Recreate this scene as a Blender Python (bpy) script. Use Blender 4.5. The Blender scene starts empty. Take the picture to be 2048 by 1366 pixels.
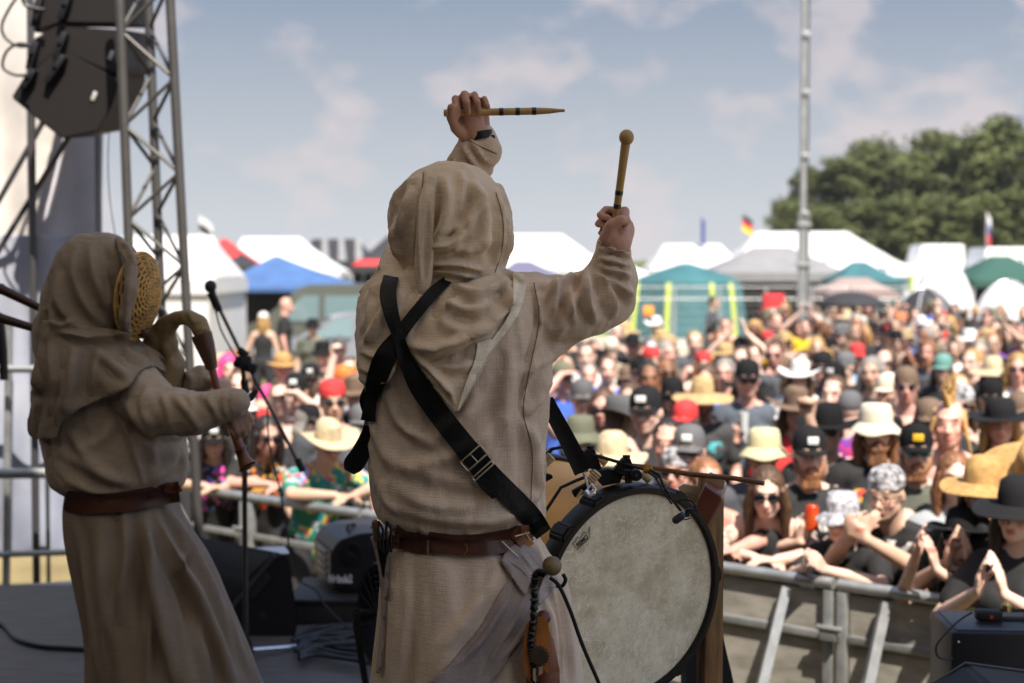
import bpy, bmesh, math, random
import numpy as np
from mathutils import Vector, Matrix, noise
from mathutils.bvhtree import BVHTree
random.seed(11); np.random.seed(11)
S = bpy.context.scene
COL = S.collection
# ---------------------------------------------------------------- camera
CAMZ = 2.60; STZ = 1.03; F = 2844.0; HOR = 530.0
PITCH = math.atan((683 - HOR) / F)
cam_d = bpy.data.cameras.new('camera'); cam = bpy.data.objects.new('camera', cam_d); COL.objects.link(cam)
cam_d.sensor_width = 36.0; cam_d.lens = F / 2048 * 36.0
cam.location = (0, 0, CAMZ); cam.rotation_euler = (math.pi / 2 - PITCH, 0, 0)
cam_d.clip_start = 0.1; cam_d.clip_end = 3000
cam_d.dof.use_dof = True; cam_d.dof.focus_distance = 3.2; cam_d.dof.aperture_fstop = 2.8; cam_d.dof.aperture_blades = 9
S.camera = cam
# ---------------------------------------------------------------- exposure
S.view_settings.view_transform = 'Standard'; S.view_settings.look = 'None'
S.view_settings.gamma = 1; S.view_settings.exposure = 1.0
# ---------------------------------------------------------------- sky and sun
SUN_EL = 56.0; CLX = 0.87; CLZ = 0.55
SUNV = Vector((0.35, -0.94, 0)).normalized() * math.cos(math.radians(SUN_EL)) + Vector((0, 0, math.sin(math.radians(SUN_EL))))
W = bpy.data.worlds.new('World'); S.world = W; W.use_nodes = True
nt = W.node_tree; nt.nodes.clear()
def N(t, **k):
    n = nt.nodes.new(t)
    for a, b in k.items(): setattr(n, a, b)
    return n
out = N('ShaderNodeOutputWorld'); bg = N('ShaderNodeBackground'); bg.inputs[1].default_value = 0.115
sky = N('ShaderNodeTexSky', sky_type='NISHITA', sun_disc=False)
sky.sun_elevation = math.radians(SUN_EL); sky.sun_rotation = math.atan2(SUNV.x, SUNV.y)
sky.air_density = 1.0; sky.dust_density = 1.0; sky.ozone_density = 2.0
L = nt.links.new
tc = N('ShaderNodeTexCoord'); sz = N('ShaderNodeSeparateXYZ'); L(tc.outputs['Generated'], sz.inputs[0])
# hazy lower sky, paler toward the horizon
lo = N('ShaderNodeValToRGB'); mz = N('ShaderNodeMapRange'); mz.inputs[1].default_value = 0; mz.inputs[2].default_value = 0.4; L(sz.outputs[2], mz.inputs[0]); L(mz.outputs[0], lo.inputs[0])
lo.color_ramp.elements[0].color = (.345, .36, .378, 1); lo.color_ramp.elements[1].position = .5; lo.color_ramp.elements[1].color = (.135, .175, .24, 1); e_ = lo.color_ramp.elements.new(.22); e_.color = (.262, .285, .318, 1)
up10 = N('ShaderNodeMixRGB', blend_type='MULTIPLY'); up10.inputs[0].default_value = 1; up10.inputs[2].default_value = (8.5, 8.5, 8.5, 1); L(lo.outputs[0], up10.inputs[1])
mrz = N('ShaderNodeMapRange'); mrz.interpolation_type = 'SMOOTHSTEP'; mrz.inputs[1].default_value = .18; mrz.inputs[2].default_value = .45; L(sz.outputs[2], mrz.inputs[0])
sm = N('ShaderNodeMixRGB'); L(mrz.outputs[0], sm.inputs[0]); L(up10.outputs[0], sm.inputs[1]); L(sky.outputs[0], sm.inputs[2])
# soft heaped clouds
mp = N('ShaderNodeMapping'); mp.inputs['Scale'].default_value = (1, 1, 1.5); mp.inputs['Location'].default_value = (CLX, 0.0, CLZ); L(tc.outputs['Generated'], mp.inputs[0])
nz = N('ShaderNodeTexNoise'); nz.inputs['Scale'].default_value = 13; nz.inputs['Detail'].default_value = 6; nz.inputs['Roughness'].default_value = 0.5; L(mp.outputs[0], nz.inputs['Vector'])
rp = N('ShaderNodeValToRGB'); rp.color_ramp.elements[0].position = 0.52; rp.color_ramp.elements[1].position = 0.64; L(nz.outputs[0], rp.inputs[0])
sc_ = N('ShaderNodeMath', operation='MULTIPLY'); sc_.inputs[1].default_value = 0.55; L(rp.outputs[0], sc_.inputs[0])
mix = N('ShaderNodeMixRGB'); mix.inputs[2].default_value = (3.5, 3.0, 2.98, 1); L(sc_.outputs[0], mix.inputs[0]); L(sm.outputs[0], mix.inputs[1]); L(mix.outputs[0], bg.inputs[0]); L(bg.outputs[0], out.inputs[0])
sd = bpy.data.lights.new('sun', 'SUN'); sun = bpy.data.objects.new('sun', sd); COL.objects.link(sun)
sd.energy = 5.0; sd.angle = math.radians(0.6); sd.color = (1.0, 0.92, 0.81)
sun.rotation_euler = (-SUNV).to_track_quat('-Z', 'Y').to_euler()
S.cycles.max_bounces = 6; S.cycles.diffuse_bounces = 4; S.cycles.caustics_reflective = False; S.cycles.caustics_refractive = False
S.cycles.use_denoising = True
# ---------------------------------------------------------------- from a pixel of the 2048 wide photograph and a distance to a place
CP, SP = math.cos(PITCH), math.sin(PITCH)
def P(x, y, d):
    u = (x - 1024) / F; v = (683 - y) / F
    ry = CP + v * SP; rz = -SP + v * CP
    return Vector((u / ry * d, d, CAMZ + rz / ry * d))
def PZ(x, y, z):
    v = (683 - y) / F; ry = CP + v * SP; rz = -SP + v * CP
    return P(x, y, (z - CAMZ) / (rz / ry))
def PX(co):
    """world points (n,3) to photo pixels"""
    co = np.asarray(co); Y = co[:, 1] * CP - (co[:, 2] - CAMZ) * SP; Z = co[:, 1] * SP + (co[:, 2] - CAMZ) * CP
    return np.stack([1024 + F * co[:, 0] / Y, 683 - F * Z / Y], 1)
# ---------------------------------------------------------------- materials
MC = {}
def mat(key, col, rough=0.7, metal=0.0, var=0.0, vs=3.0, bump=0.0, bs=80.0, col2=None, stretch=(1, 1, 1), spec=0.5, sheen=0.0, detail=4, rnd=0.0, trans=0.0, alpha=1.0, weave=0.0, coat=0.0):
    if key in MC: return MC[key]
    m = bpy.data.materials.new(key); MC[key] = m; m.use_nodes = True; t = m.node_tree; b = t.nodes['Principled BSDF']
    n = t.nodes.new; l = t.links.new
    b.inputs['Base Color'].default_value = (*col, 1); b.inputs['Roughness'].default_value = rough; b.inputs['Metallic'].default_value = metal
    b.inputs['Specular IOR Level'].default_value = spec; b.inputs['Sheen Weight'].default_value = sheen; b.inputs['Coat Weight'].default_value = coat
    b.inputs['Transmission Weight'].default_value = trans; b.inputs['Alpha'].default_value = alpha
    tcn = n('ShaderNodeTexCoord'); mpn = n('ShaderNodeMapping'); mpn.inputs['Scale'].default_value = stretch; l(tcn.outputs['Object'], mpn.inputs[0])
    cur = None
    if var or col2:
        z = n('ShaderNodeTexNoise'); z.inputs['Scale'].default_value = vs; z.inputs['Detail'].default_value = detail; z.inputs['Roughness'].default_value = 0.6; l(mpn.outputs[0], z.inputs['Vector'])
        r = n('ShaderNodeValToRGB'); r.color_ramp.elements[0].position = 0.35; r.color_ramp.elements[1].position = 0.68
        c2 = col2 or tuple(min(1, c * (1 + var)) for c in col); c1 = col if col2 else tuple(c * (1 - var) for c in col)
        r.color_ramp.elements[0].color = (*c1, 1); r.color_ramp.elements[1].color = (*c2, 1); l(z.outputs[0], r.inputs[0]); cur = r.outputs[0]
        l(cur, b.inputs['Base Color'])
    if rnd:
        oi = n('ShaderNodeObjectInfo'); hs = n('ShaderNodeHueSaturation'); mr = n('ShaderNodeMapRange'); mr.inputs[3].default_value = 1 - rnd; mr.inputs[4].default_value = 1 + rnd
        l(oi.outputs['Random'], mr.inputs[0]); l(mr.outputs[0], hs.inputs['Value']); hs.inputs['Color'].default_value = (*col, 1)
        if cur: l(cur, hs.inputs['Color'])
        cur = hs.outputs[0]; l(cur, b.inputs['Base Color'])
    if bump or weave:
        bp = n('ShaderNodeBump'); bp.inputs['Strength'].default_value = max(bump, weave); bp.inputs['Distance'].default_value = 0.004
        if weave:
            a = n('ShaderNodeTexNoise'); a.inputs['Scale'].default_value = bs; m1 = n('ShaderNodeMapping'); m1.inputs['Scale'].default_value = (1, 1, 0.09); l(tcn.outputs['Object'], m1.inputs[0]); l(m1.outputs[0], a.inputs['Vector'])
            c = n('ShaderNodeTexNoise'); c.inputs['Scale'].default_value = bs; m2 = n('ShaderNodeMapping'); m2.inputs['Scale'].default_value = (0.09, 0.09, 1); l(tcn.outputs['Object'], m2.inputs[0]); l(m2.outputs[0], c.inputs['Vector'])
            ad = n('ShaderNodeMath'); l(a.outputs[0], ad.inputs[0]); l(c.outputs[0], ad.inputs[1]); l(ad.outputs[0], bp.inputs['Height'])
            # the same threads, a little lighter and darker
            mr = n('ShaderNodeMapRange'); mr.inputs[1].default_value = 0.7; mr.inputs[2].default_value = 1.3; mr.inputs[3].default_value = 0.92; mr.inputs[4].default_value = 1.08; l(ad.outputs[0], mr.inputs[0])
            mm = n('ShaderNodeMixRGB'); mm.blend_type = 'MULTIPLY'; mm.inputs[0].default_value = 1; mm.inputs[1].default_value = (*col, 1)
            if cur: l(cur, mm.inputs[1])
            l(mr.outputs[0], mm.inputs[2]); cur = mm.outputs[0]; l(cur, b.inputs['Base Color'])
        else:
            a = n('ShaderNodeTexNoise'); a.inputs['Scale'].default_value = bs; a.inputs['Detail'].default_value = 5; l(mpn.outputs[0], a.inputs['Vector']); l(a.outputs[0], bp.inputs['Height'])
        l(bp.outputs[0], b.inputs['Normal'])
    return m
# ---------------------------------------------------------------- mesh gathering
class MB:
    def __init__(s): s.v = []; s.f = []
    def add(s, vs, fs):
        o = len(s.v); s.v += [tuple(v) for v in vs]; s.f += [tuple(i + o for i in f) for f in fs]; return s
    def box(s, c, size, rot=None, bev=0.0):
        c = Vector(c); hx, hy, hz = [a / 2 for a in size]
        R = rot.to_3x3() if isinstance(rot, Matrix) else (Matrix.Rotation(rot, 3, 'Z') if rot else Matrix.Identity(3))
        if bev <= 0:
            vs = [c + R @ Vector((x * hx, y * hy, z * hz)) for z in (-1, 1) for x, y in ((-1, -1), (1, -1), (1, 1), (-1, 1))]
            return s.add(vs, [(3, 2, 1, 0), (4, 5, 6, 7), (0, 1, 5, 4), (1, 2, 6, 5), (2, 3, 7, 6), (3, 0, 4, 7)])
        bm = bmesh.new(); bmesh.ops.create_cube(bm, size=1)
        for v in bm.verts: v.co = Vector((v.co.x * size[0], v.co.y * size[1], v.co.z * size[2]))
        bmesh.ops.bevel(bm, geom=bm.edges[:], offset=bev, segments=2, affect='EDGES', profile=0.5)
        s.bm(bm, Matrix.Translation(c) @ R.to_4x4()); return s
    def bm(s, bm, M=None):
        bm.verts.index_update(); M = M or Matrix.Identity(4)
        s.add([M @ v.co for v in bm.verts], [[v.index for v in f.verts] for f in bm.faces]); bm.free(); return s
    def tube(s, pts, rad, n=10, cap=True, flat=None):
        """swept tube; rad a number or list; flat=(dir, k): squash by k along dir"""
        pts = [Vector(p) for p in pts]; m = len(pts); rs = rad if isinstance(rad, (list, tuple)) else [rad] * m
        rings = []; up = Vector((0.02, 0.03, 1)); prev = None
        for i, p in enumerate(pts):
            t = (pts[min(i + 1, m - 1)] - pts[max(i - 1, 0)]).normalized()
            if prev is None:
                a = t.cross(up)
                if a.length < 0.15: a = t.cross(Vector((1, 0, 0)))
            else: a = prev - t * prev.dot(t)
            a.normalize(); prev = a; b = t.cross(a)
            r_ = []
            for k in range(n):
                an = 2 * math.pi * k / n; o = (a * math.cos(an) + b * math.sin(an)) * rs[i]
                if flat: fd = flat[0]; o = o - fd * o.dot(fd) * (1 - flat[1])
                r_.append(p + o)
            rings.append(r_)
        vs = [v for r in rings for v in r]; fs = []
        for i in range(m - 1):
            for k in range(n): fs.append((i * n + k, i * n + (k + 1) % n, (i + 1) * n + (k + 1) % n, (i + 1) * n + k))
        if cap: fs.append(tuple(range(n - 1, -1, -1))); fs.append(tuple((m - 1) * n + k for k in range(n)))
        return s.add(vs, fs)
    def cone(s, p0, r0, p1, r1, n=14, k=4, flat=None):
        """round cone: a limb with round ends"""
        p0 = Vector(p0); p1 = Vector(p1); ax = p1 - p0; ln = max(ax.length, 1e-5); ax = ax / ln if ax.length > 1e-6 else Vector((0, 0, 1))
        pts = [p0 - ax * r0 * 0.999]; rs = [0.02 * r0]
        for i in range(1, k + 1): an = math.pi / 2 * i / k; pts.append(p0 - ax * r0 * math.cos(an)); rs.append(r0 * math.sin(an))
        for i in range(k): an = math.pi / 2 * i / k; pts.append(p1 + ax * r1 * math.sin(an)); rs.append(r1 * math.cos(an))
        pts.append(p1 + ax * r1 * 0.999); rs.append(0.02 * r1)
        return s.tube(pts, rs, n, True, flat)
    def chain(s, pr, n=14, flat=None):
        for (p0, r0), (p1, r1) in zip(pr[:-1], pr[1:]): s.cone(p0, r0, p1, r1, n, 4, flat)
        return s
    def ball(s, c, r, n=16, m=10, R=None):
        c = Vector(c); r = (r, r, r) if isinstance(r, (int, float)) else r; vs = []; fs = []
        for i in range(m + 1):
            th = math.pi * i / m
            for k in range(n):
                ph = 2 * math.pi * k / n; v = Vector((r[0] * math.sin(th) * math.cos(ph), r[1] * math.sin(th) * math.sin(ph), r[2] * math.cos(th)))
                vs.append(c + (R @ v if R else v))
        for i in range(m):
            for k in range(n): fs.append((i * n + k, (i + 1) * n + k, (i + 1) * n + (k + 1) % n, i * n + (k + 1) % n))
        return s.add(vs, fs)
    def lathe(s, prof, M=None, n=32, close=False, sx=1, sy=1):
        """prof (r,z) spun about z, then M"""
        M = M or Matrix.Identity(4); vs = []; fs = []; m = len(prof)
        for r, z in prof:
            for k in range(n): an = 2 * math.pi * k / n; vs.append(M @ Vector((r * math.cos(an) * sx, r * math.sin(an) * sy, z)))
        for i in range(m - 1 if not close else m):
            j = (i + 1) % m
            for k in range(n): fs.append((i * n + k, i * n + (k + 1) % n, j * n + (k + 1) % n, j * n + k))
        if not close:
            fs.append(tuple(range(n - 1, -1, -1))); fs.append(tuple((m - 1) * n + k for k in range(n)))
        return s.add(vs, fs)
    def prism(s, poly, off):
        """closed outline of 3D points, pushed by off"""
        n = len(poly); off = Vector(off); vs = [Vector(p) for p in poly] + [Vector(p) + off for p in poly]
        return s.add(vs, [tuple(range(n)), tuple(range(2 * n - 1, n - 1, -1))] + [(i, i + n, (i + 1) % n + n, (i + 1) % n) for i in range(n)])
    def mesh(s, name='m', fix=True):
        me = bpy.data.meshes.new(name); me.from_pydata([tuple(v) for v in s.v], [], s.f)
        if fix:
            b = bmesh.new(); b.from_mesh(me); bmesh.ops.recalc_face_normals(b, faces=b.faces[:]); b.to_mesh(me); b.free()
        me.update(); return me
def put(name, me, material=None, parent=None, smooth=True, loc=None, angle=None):
    o = bpy.data.objects.new(name, me); COL.objects.link(o)
    if material is not None and len(me.materials) == 0: me.materials.append(material)
    if smooth is True and angle is None: me.polygons.foreach_set('use_smooth', [True] * len(me.polygons))
    elif angle is not None: me.shade_auto(angle) if hasattr(me, 'shade_auto') else smooth_by_angle(me, angle)
    if parent: o.parent = parent
    if loc is not None: o.location = loc
    return o
def smooth_by_angle(me, deg=35):
    me.polygons.foreach_set('use_smooth', [True] * len(me.polygons))
    b = bmesh.new(); b.from_mesh(me); a = math.radians(deg)
    for e in b.edges:
        e.smooth = not (len(e.link_faces) != 2 or e.calc_face_angle(0) > a)
    b.to_mesh(me); b.free()
def build(mb, name, material, parent=None, deg=35, loc=None):
    me = mb.mesh(name); smooth_by_angle(me, deg); me.materials.append(material)
    o = bpy.data.objects.new(name, me); COL.objects.link(o)
    if parent: o.parent = parent
    if loc is not None: o.location = loc
    return o
def tag(o, label=None, cat=None, group=None, kind=None):
    if label: o['label'] = label
    if cat: o['category'] = cat
    if group: o['group'] = group
    if kind: o['kind'] = kind
    return o
def thing(name, label, cat, loc=(0, 0, 0), group=None):
    o = bpy.data.objects.new(name, None); COL.objects.link(o); o.location = loc; o.empty_display_size = 0.1
    return tag(o, label, cat, group)
_tmp = bpy.data.collections.new('tmp')
def fuse(mb, voxel, smooth=4, fac=0.5, sub=0):
    """one continuous skin round all the overlapping pieces"""
    me = mb.mesh('f') if isinstance(mb, MB) else mb
    o = bpy.data.objects.new('f', me); COL.objects.link(o)
    r = o.modifiers.new('r', 'REMESH'); r.mode = 'VOXEL'; r.voxel_size = voxel; r.use_smooth_shade = True
    if smooth: q = o.modifiers.new('s', 'SMOOTH'); q.factor = fac; q.iterations = smooth
    if sub: q = o.modifiers.new('u', 'SUBSURF'); q.levels = sub
    dg = bpy.context.evaluated_depsgraph_get(); ev = o.evaluated_get(dg)
    res = bpy.data.meshes.new_from_object(ev); bpy.data.objects.remove(o); res.materials.clear()
    res.polygons.foreach_set('use_smooth', [True] * len(res.polygons))
    return res
def getco(me):
    a = np.empty(len(me.vertices) * 3, np.float32); me.vertices.foreach_get('co', a); return a.reshape(-1, 3).astype(np.float64)
def setco(me, a):
    me.vertices.foreach_set('co', a.astype(np.float32).ravel()); me.update()
def getn(me):
    a = np.empty(len(me.vertices) * 3, np.float32); me.vertex_normals.foreach_get('vector', a); return a.reshape(-1, 3).astype(np.float64)
def polyd(px, line):
    """signed distance (pixels) to a polyline and position 0..1 along it"""
    best = np.full(len(px), 1e9); sg = np.zeros(len(px)); par = np.zeros(len(px)); line = np.asarray(line, float)
    seg = np.linalg.norm(np.diff(line, axis=0), axis=1); tot = seg.sum(); acc = 0
    for i in range(len(line) - 1):
        a = line[i]; d = line[i + 1] - a; L2 = max((d * d).sum(), 1e-6); t = ((px - a) @ d) / L2; tc_ = np.clip(t, 0, 1)
        q = px - (a + tc_[:, None] * d); dd = np.sqrt((q * q).sum(1)); s_ = np.sign(d[0] * q[:, 1] - d[1] * q[:, 0])
        w = dd < best; best[w] = dd[w]; sg[w] = s_[w]; par[w] = ((acc + tc_ * seg[i]) / tot)[w]; acc += seg[i]
    return best * sg, par
def smoothline(pts, n=10):
    pts = np.asarray(pts, float)
    if len(pts) < 3: return pts
    P0 = np.vstack([2 * pts[0] - pts[1], pts, 2 * pts[-1] - pts[-2]]); out = []
    for i in range(1, len(P0) - 2):
        for t in np.linspace(0, 1, n, endpoint=False):
            a, b, c, d = P0[i - 1], P0[i], P0[i + 1], P0[i + 2]
            out.append(0.5 * ((2 * b) + (-a + c) * t + (2 * a - 5 * b + 4 * c - d) * t * t + (-a + 3 * b - 3 * c + d) * t ** 3))
    out.append(pts[-1]); return np.array(out)
def folds(me, strokes, back=False):
    """press folds into a cloth: each stroke is (line, width, height[, asym])"""
    co = getco(me); nn = getn(me); px = PX(co); vd = co - np.array((0, 0, CAMZ)); vd /= np.linalg.norm(vd, axis=1)[:, None]
    fc = np.clip(-(nn * vd).sum(1) * 2.2 + 0.15, 0, 1); disp = np.zeros(len(co))
    for st in strokes:
        line, w, h = st[:3]; asym = st[3] if len(st) > 3 else 0.55
        line = smoothline(line, 6); lo = line.min(0) - 4 * w; hi = line.max(0) + 4 * w
        m = (px[:, 0] > lo[0]) & (px[:, 0] < hi[0]) & (px[:, 1] > lo[1]) & (px[:, 1] < hi[1])
        if not m.any(): continue
        s, t = polyd(px[m], line); tp = np.clip(np.minimum(t, 1 - t) / 0.28, 0, 1) ** 0.8
        prof = np.exp(-(s / w) ** 2) - asym * np.exp(-((s - 1.7 * w) / (1.1 * w)) ** 2)
        disp[m] += h * prof * tp
    setco(me, np.nan_to_num(co + nn * (disp * fc)[:, None]))
def crumple(me, amp, scale, seed=0, stretch=(1, 1, 1), ridged=True):
    """soft irregular creases all over"""
    co = getco(me); nn = getn(me); st = np.array(stretch) * scale; d = np.empty(len(co))
    off = Vector((seed * 7.1, seed * 3.3, seed))
    for i, c in enumerate(co * st):
        v = noise.noise(Vector(c) + off); v2 = noise.noise(Vector(c) * 2.1 + off)
        d[i] = (0.5 - abs(v) * 2 if ridged else v) + 0.35 * v2
    setco(me, co + nn * (amp * d)[:, None])
def interp_rows(rows, n):
    rows = np.asarray(rows, float); return smoothline(rows, max(2, n // (len(rows) - 1)))
def loft(rows, n=96, k=100, pleat=None, power=2.3, cap=True):
    """rows of (y, xleft, xright, distance, half thickness m) in photo pixels, closed round; pleat(angle,t)->extra radius factor"""
    R = interp_rows(rows, k); vs = []; fs = []; m = len(R)
    for i, (y, xl, xr, d, th) in enumerate(R):
        a = P(xl, y, d); b = P(xr, y, d); c = (a + b) / 2; hw = (b - a).length / 2
        for j in range(n):
            an = 2 * math.pi * j / n; ca, sa = math.cos(an), math.sin(an); e = 2 / power
            x = math.copysign(abs(ca) ** e, ca); z = math.copysign(abs(sa) ** e, sa); f = 1 + (pleat(an, i / (m - 1)) if pleat else 0)
            vs.append(c + Vector((x * hw * f, z * th * f, 0)))
    for i in range(m - 1):
        for j in range(n): fs.append((i * n + j, i * n + (j + 1) % n, (i + 1) * n + (j + 1) % n, (i + 1) * n + j))
    if cap: fs.append(tuple(range(n - 1, -1, -1))); fs.append(tuple((m - 1) * n + j for j in range(n)))
    mb = MB(); mb.add(vs, fs); return mb
def caster(objs, base=None):
    """where a line of sight meets the given surfaces"""
    trees = []
    for o in objs:
        me = o.data if hasattr(o, 'data') else o
        trees.append(BVHTree.FromPolygons([v.co.copy() for v in me.vertices], [tuple(p.vertices) for p in me.polygons]))
    O = Vector((0, 0, CAMZ))
    def hit(x, y, dflt=None):
        dflt = dflt or base
        dr = (P(x, y, 5) - O).normalized(); best = None
        for t in trees:
            h = t.ray_cast(O, dr)
            if h[0] is not None and (best is None or h[3] < best[1]): best = (h[0], h[3], h[1])
        if best is None:
            return (P(x, y, dflt), Vector((0, -1, 0))) if dflt else (None, None)
        n_ = best[2]
        if n_.dot(dr) > 0: n_ = -n_
        return best[0], n_
    return hit
def ribbon(hit, line, width, off=0.006, thick=0.004, step=7, dflt=None, sm=5, across=7, name='strap', mat_=None, parent=None, wl=None):
    """a flat strap laid over surfaces: line in photo pixels, width in pixels (number or list per point)"""
    ln = np.array(line, float); ww = width if isinstance(width, (list, tuple)) else [width] * len(ln)
    R = smoothline(np.column_stack([ln, ww]), 14); acc = np.r_[0, np.cumsum(np.linalg.norm(np.diff(R[:, :2], axis=0), axis=1))]
    k = max(3, int(acc[-1] / step)); q = np.linspace(0, acc[-1], k); R = np.column_stack([np.interp(q, acc, R[:, c]) for c in range(3)])
    T = np.gradient(R[:, :2], axis=0); T /= np.linalg.norm(T, axis=1)[:, None]; Nn = np.column_stack([-T[:, 1], T[:, 0]])
    D = np.full((k, across), np.nan)
    for i in range(k):
        for j in range(across):
            p = R[i, :2] + Nn[i] * R[i, 2] * (j / (across - 1) - 0.5); h, _ = hit(p[0], p[1], dflt)
            if h is not None: D[i, j] = h.y
    md = np.nanmedian(D)
    for i in range(k):
        r_ = D[i]; g = np.isfinite(r_)
        D[i] = np.where(g, r_, np.nanmin(r_) if g.any() else md)
    # pulled straight across: a strap bridges small hollows
    for _ in range(sm):
        E = D.copy(); E[1:-1] = np.minimum(D[1:-1] + 0.0015, (D[:-2] + D[1:-1] * 2 + D[2:]) / 4); D = E
    D = 0.5 * D + 0.5 * D.mean(1)[:, None]
    vs = []; fs = []
    for s_ in (0, 1):
        for i in range(k):
            for j in range(across):
                p = R[i, :2] + Nn[i] * R[i, 2] * (j / (across - 1) - 0.5); vs.append(P(p[0], p[1], D[i, j] - off - (thick if s_ == 0 else 0)))
    A = k * across
    for i in range(k - 1):
        for j in range(across - 1):
            a = i * across + j; fs.append((a, a + 1, a + 1 + across, a + across)); fs.append((A + a, A + a + across, A + a + 1 + across, A + a + 1))
        for j in (0, across - 1): a = i * across + j; fs.append((a, a + across, A + a + across, A + a))
    for i in (0, k - 1):
        for j in range(across - 1): a = i * across + j; fs.append((a, a + 1, A + a + 1, A + a))
    mb = MB(); mb.add(vs, fs); return build(mb, name, mat_, parent, 40)
def inside(poly, x, y):
    c = False; n = len(poly); j = n - 1
    for i in range(n):
        xi, yi = poly[i]; xj, yj = poly[j]
        if (yi > y) != (yj > y) and x < (xj - xi) * (y - yi) / (yj - yi) + xi: c = not c
        j = i
    return c
def drape(hit, poly, off=0.008, thick=0.004, step=5, dflt=None, sm=6, depth=None, lift=None):
    """a piece of cloth lying on surfaces, outline in photo pixels"""
    poly = [tuple(p) for p in smoothline(list(poly) + [poly[0]], 5)]; pa = np.array(poly); lo = pa.min(0); hi = pa.max(0)
    nx = int((hi[0] - lo[0]) / step) + 2; ny = int((hi[1] - lo[1]) / step) + 2; D = np.full((nx + 1, ny + 1), np.nan); X = np.zeros((nx + 1, ny + 1, 2))
    for i in range(nx + 1):
        for j in range(ny + 1):
            x = lo[0] + i * step; y = lo[1] + j * step; X[i, j] = (x, y)
            h, _ = hit(x, y, dflt)
            if h is not None: D[i, j] = h.y
    D[~np.isfinite(D)] = dflt or np.nanmedian(D)
    for _ in range(sm):
        E = D.copy(); E[1:-1, 1:-1] = np.minimum(D[1:-1, 1:-1], (D[:-2, 1:-1] + D[2:, 1:-1] + D[1:-1, :-2] + D[1:-1, 2:]) / 4); D = E
    cells = [(i, j) for i in range(nx) for j in range(ny) if inside(poly, lo[0] + (i + .5) * step, lo[1] + (j + .5) * step)]
    idx = {}; pts = []
    cnt = {}
    for i, j in cells:
        for a in ((i, j), (i + 1, j), (i + 1, j + 1), (i, j + 1)): cnt[a] = cnt.get(a, 0) + 1
    for a, c in cnt.items():
        p = X[a].copy()
        if c < 4:
            best = 1e9; bp = p
            for k in range(len(pa) - 1):
                u = pa[k]; d = pa[k + 1] - u; t = np.clip(((p - u) @ d) / max((d @ d), 1e-6), 0, 1); q = u + d * t; dd = ((p - q) ** 2).sum()
                if dd < best: best = dd; bp = q
            if best < (step * 1.6) ** 2: p = bp
        dd = D[a] - off - (lift(p[0], p[1]) if lift else 0)
        idx[a] = len(pts); pts.append(P(p[0], p[1], dd))
    fs = [(idx[(i, j)], idx[(i + 1, j)], idx[(i + 1, j + 1)], idx[(i, j + 1)]) for i, j in cells]
    n_ = len(pts); back = [p + Vector((0, thick, 0)) for p in pts]
    edge = {}
    for f in fs:
        for a, b in zip(f, f[1:] + f[:1]): edge[(a, b)] = 1
    fs2 = fs + [tuple(n_ + q for q in reversed(f)) for f in fs] + [(a, b, b + n_, a + n_)[::-1] for (a, b) in edge if (b, a) not in edge]
    mb = MB(); mb.add(pts + back, fs2); return mb.mesh('cloth')
# ================================================================ ground, paths
gm = mat('trampled_grass', (0.17, 0.13, 0.055), 0.95, var=0.4, vs=1.2, bump=0.6, bs=9, col2=(0.28, 0.22, 0.10))
mb = MB(); mb.add([(-200, -20, 0), (240, -20, 0), (240, 420, 0), (-200, 420, 0)], [(0, 1, 2, 3)])
o = build(mb, 'ground', gm); tag(o, kind='structure')
mb = MB(); mb.add([(-30, 40, .004), (60, 40, .004), (60, 52, .004), (-30, 52, .004)], [(0, 1, 2, 3)])
o = build(mb, 'path', mat('gravel_path', (0.42, 0.36, 0.27), 0.95, var=0.2, vs=3)); tag(o, kind='structure')
mb = MB(); mb.add([(-30, 52.1, .006), (60, 52.1, .006), (60, 62, .006), (-30, 62, .006)], [(0, 1, 2, 3)])
o = build(mb, 'verge', mat('green_verge', (0.10, 0.16, 0.03), 0.95, var=0.3, vs=3)); tag(o, kind='structure')
# ================================================================ stage
def fe(X): return 5.75 - 0.78 * X
def be(X): return 7.45 - 0.78 * X
deck = [(-7, -1.6), (3.0, -1.6), (3.0, fe(3.0)), (-1.45, fe(-1.45) + .05), (-7, 6.85)]
mb = MB(); mb.prism([(x, y, STZ - 0.12) for x, y in deck], (0, 0, 0.12))
o = build(mb, 'stage_floor', mat('stage_ply', (0.085, 0.075, 0.07), 0.6, var=0.25, vs=5, bump=0.12, bs=60, stretch=(1, 5, 1))); tag(o, kind='structure')
mb = MB()
for a, b in zip(deck, deck[1:] + deck[:1]):
    a = Vector((*a, 0)); b = Vector((*b, 0)); n_ = Vector((b.y - a.y, a.x - b.x, 0)).normalized() * -0.05
    mb.prism([a + n_, b + n_, b + n_ + Vector((0, 0, STZ - .14)), a + n_ + Vector((0, 0, STZ - .14))], n_ * 0.2)
o = build(mb, 'stage_skirt', mat('black_molton', (0.012, 0.012, 0.013), 0.95)); tag(o, kind='structure')
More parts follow.
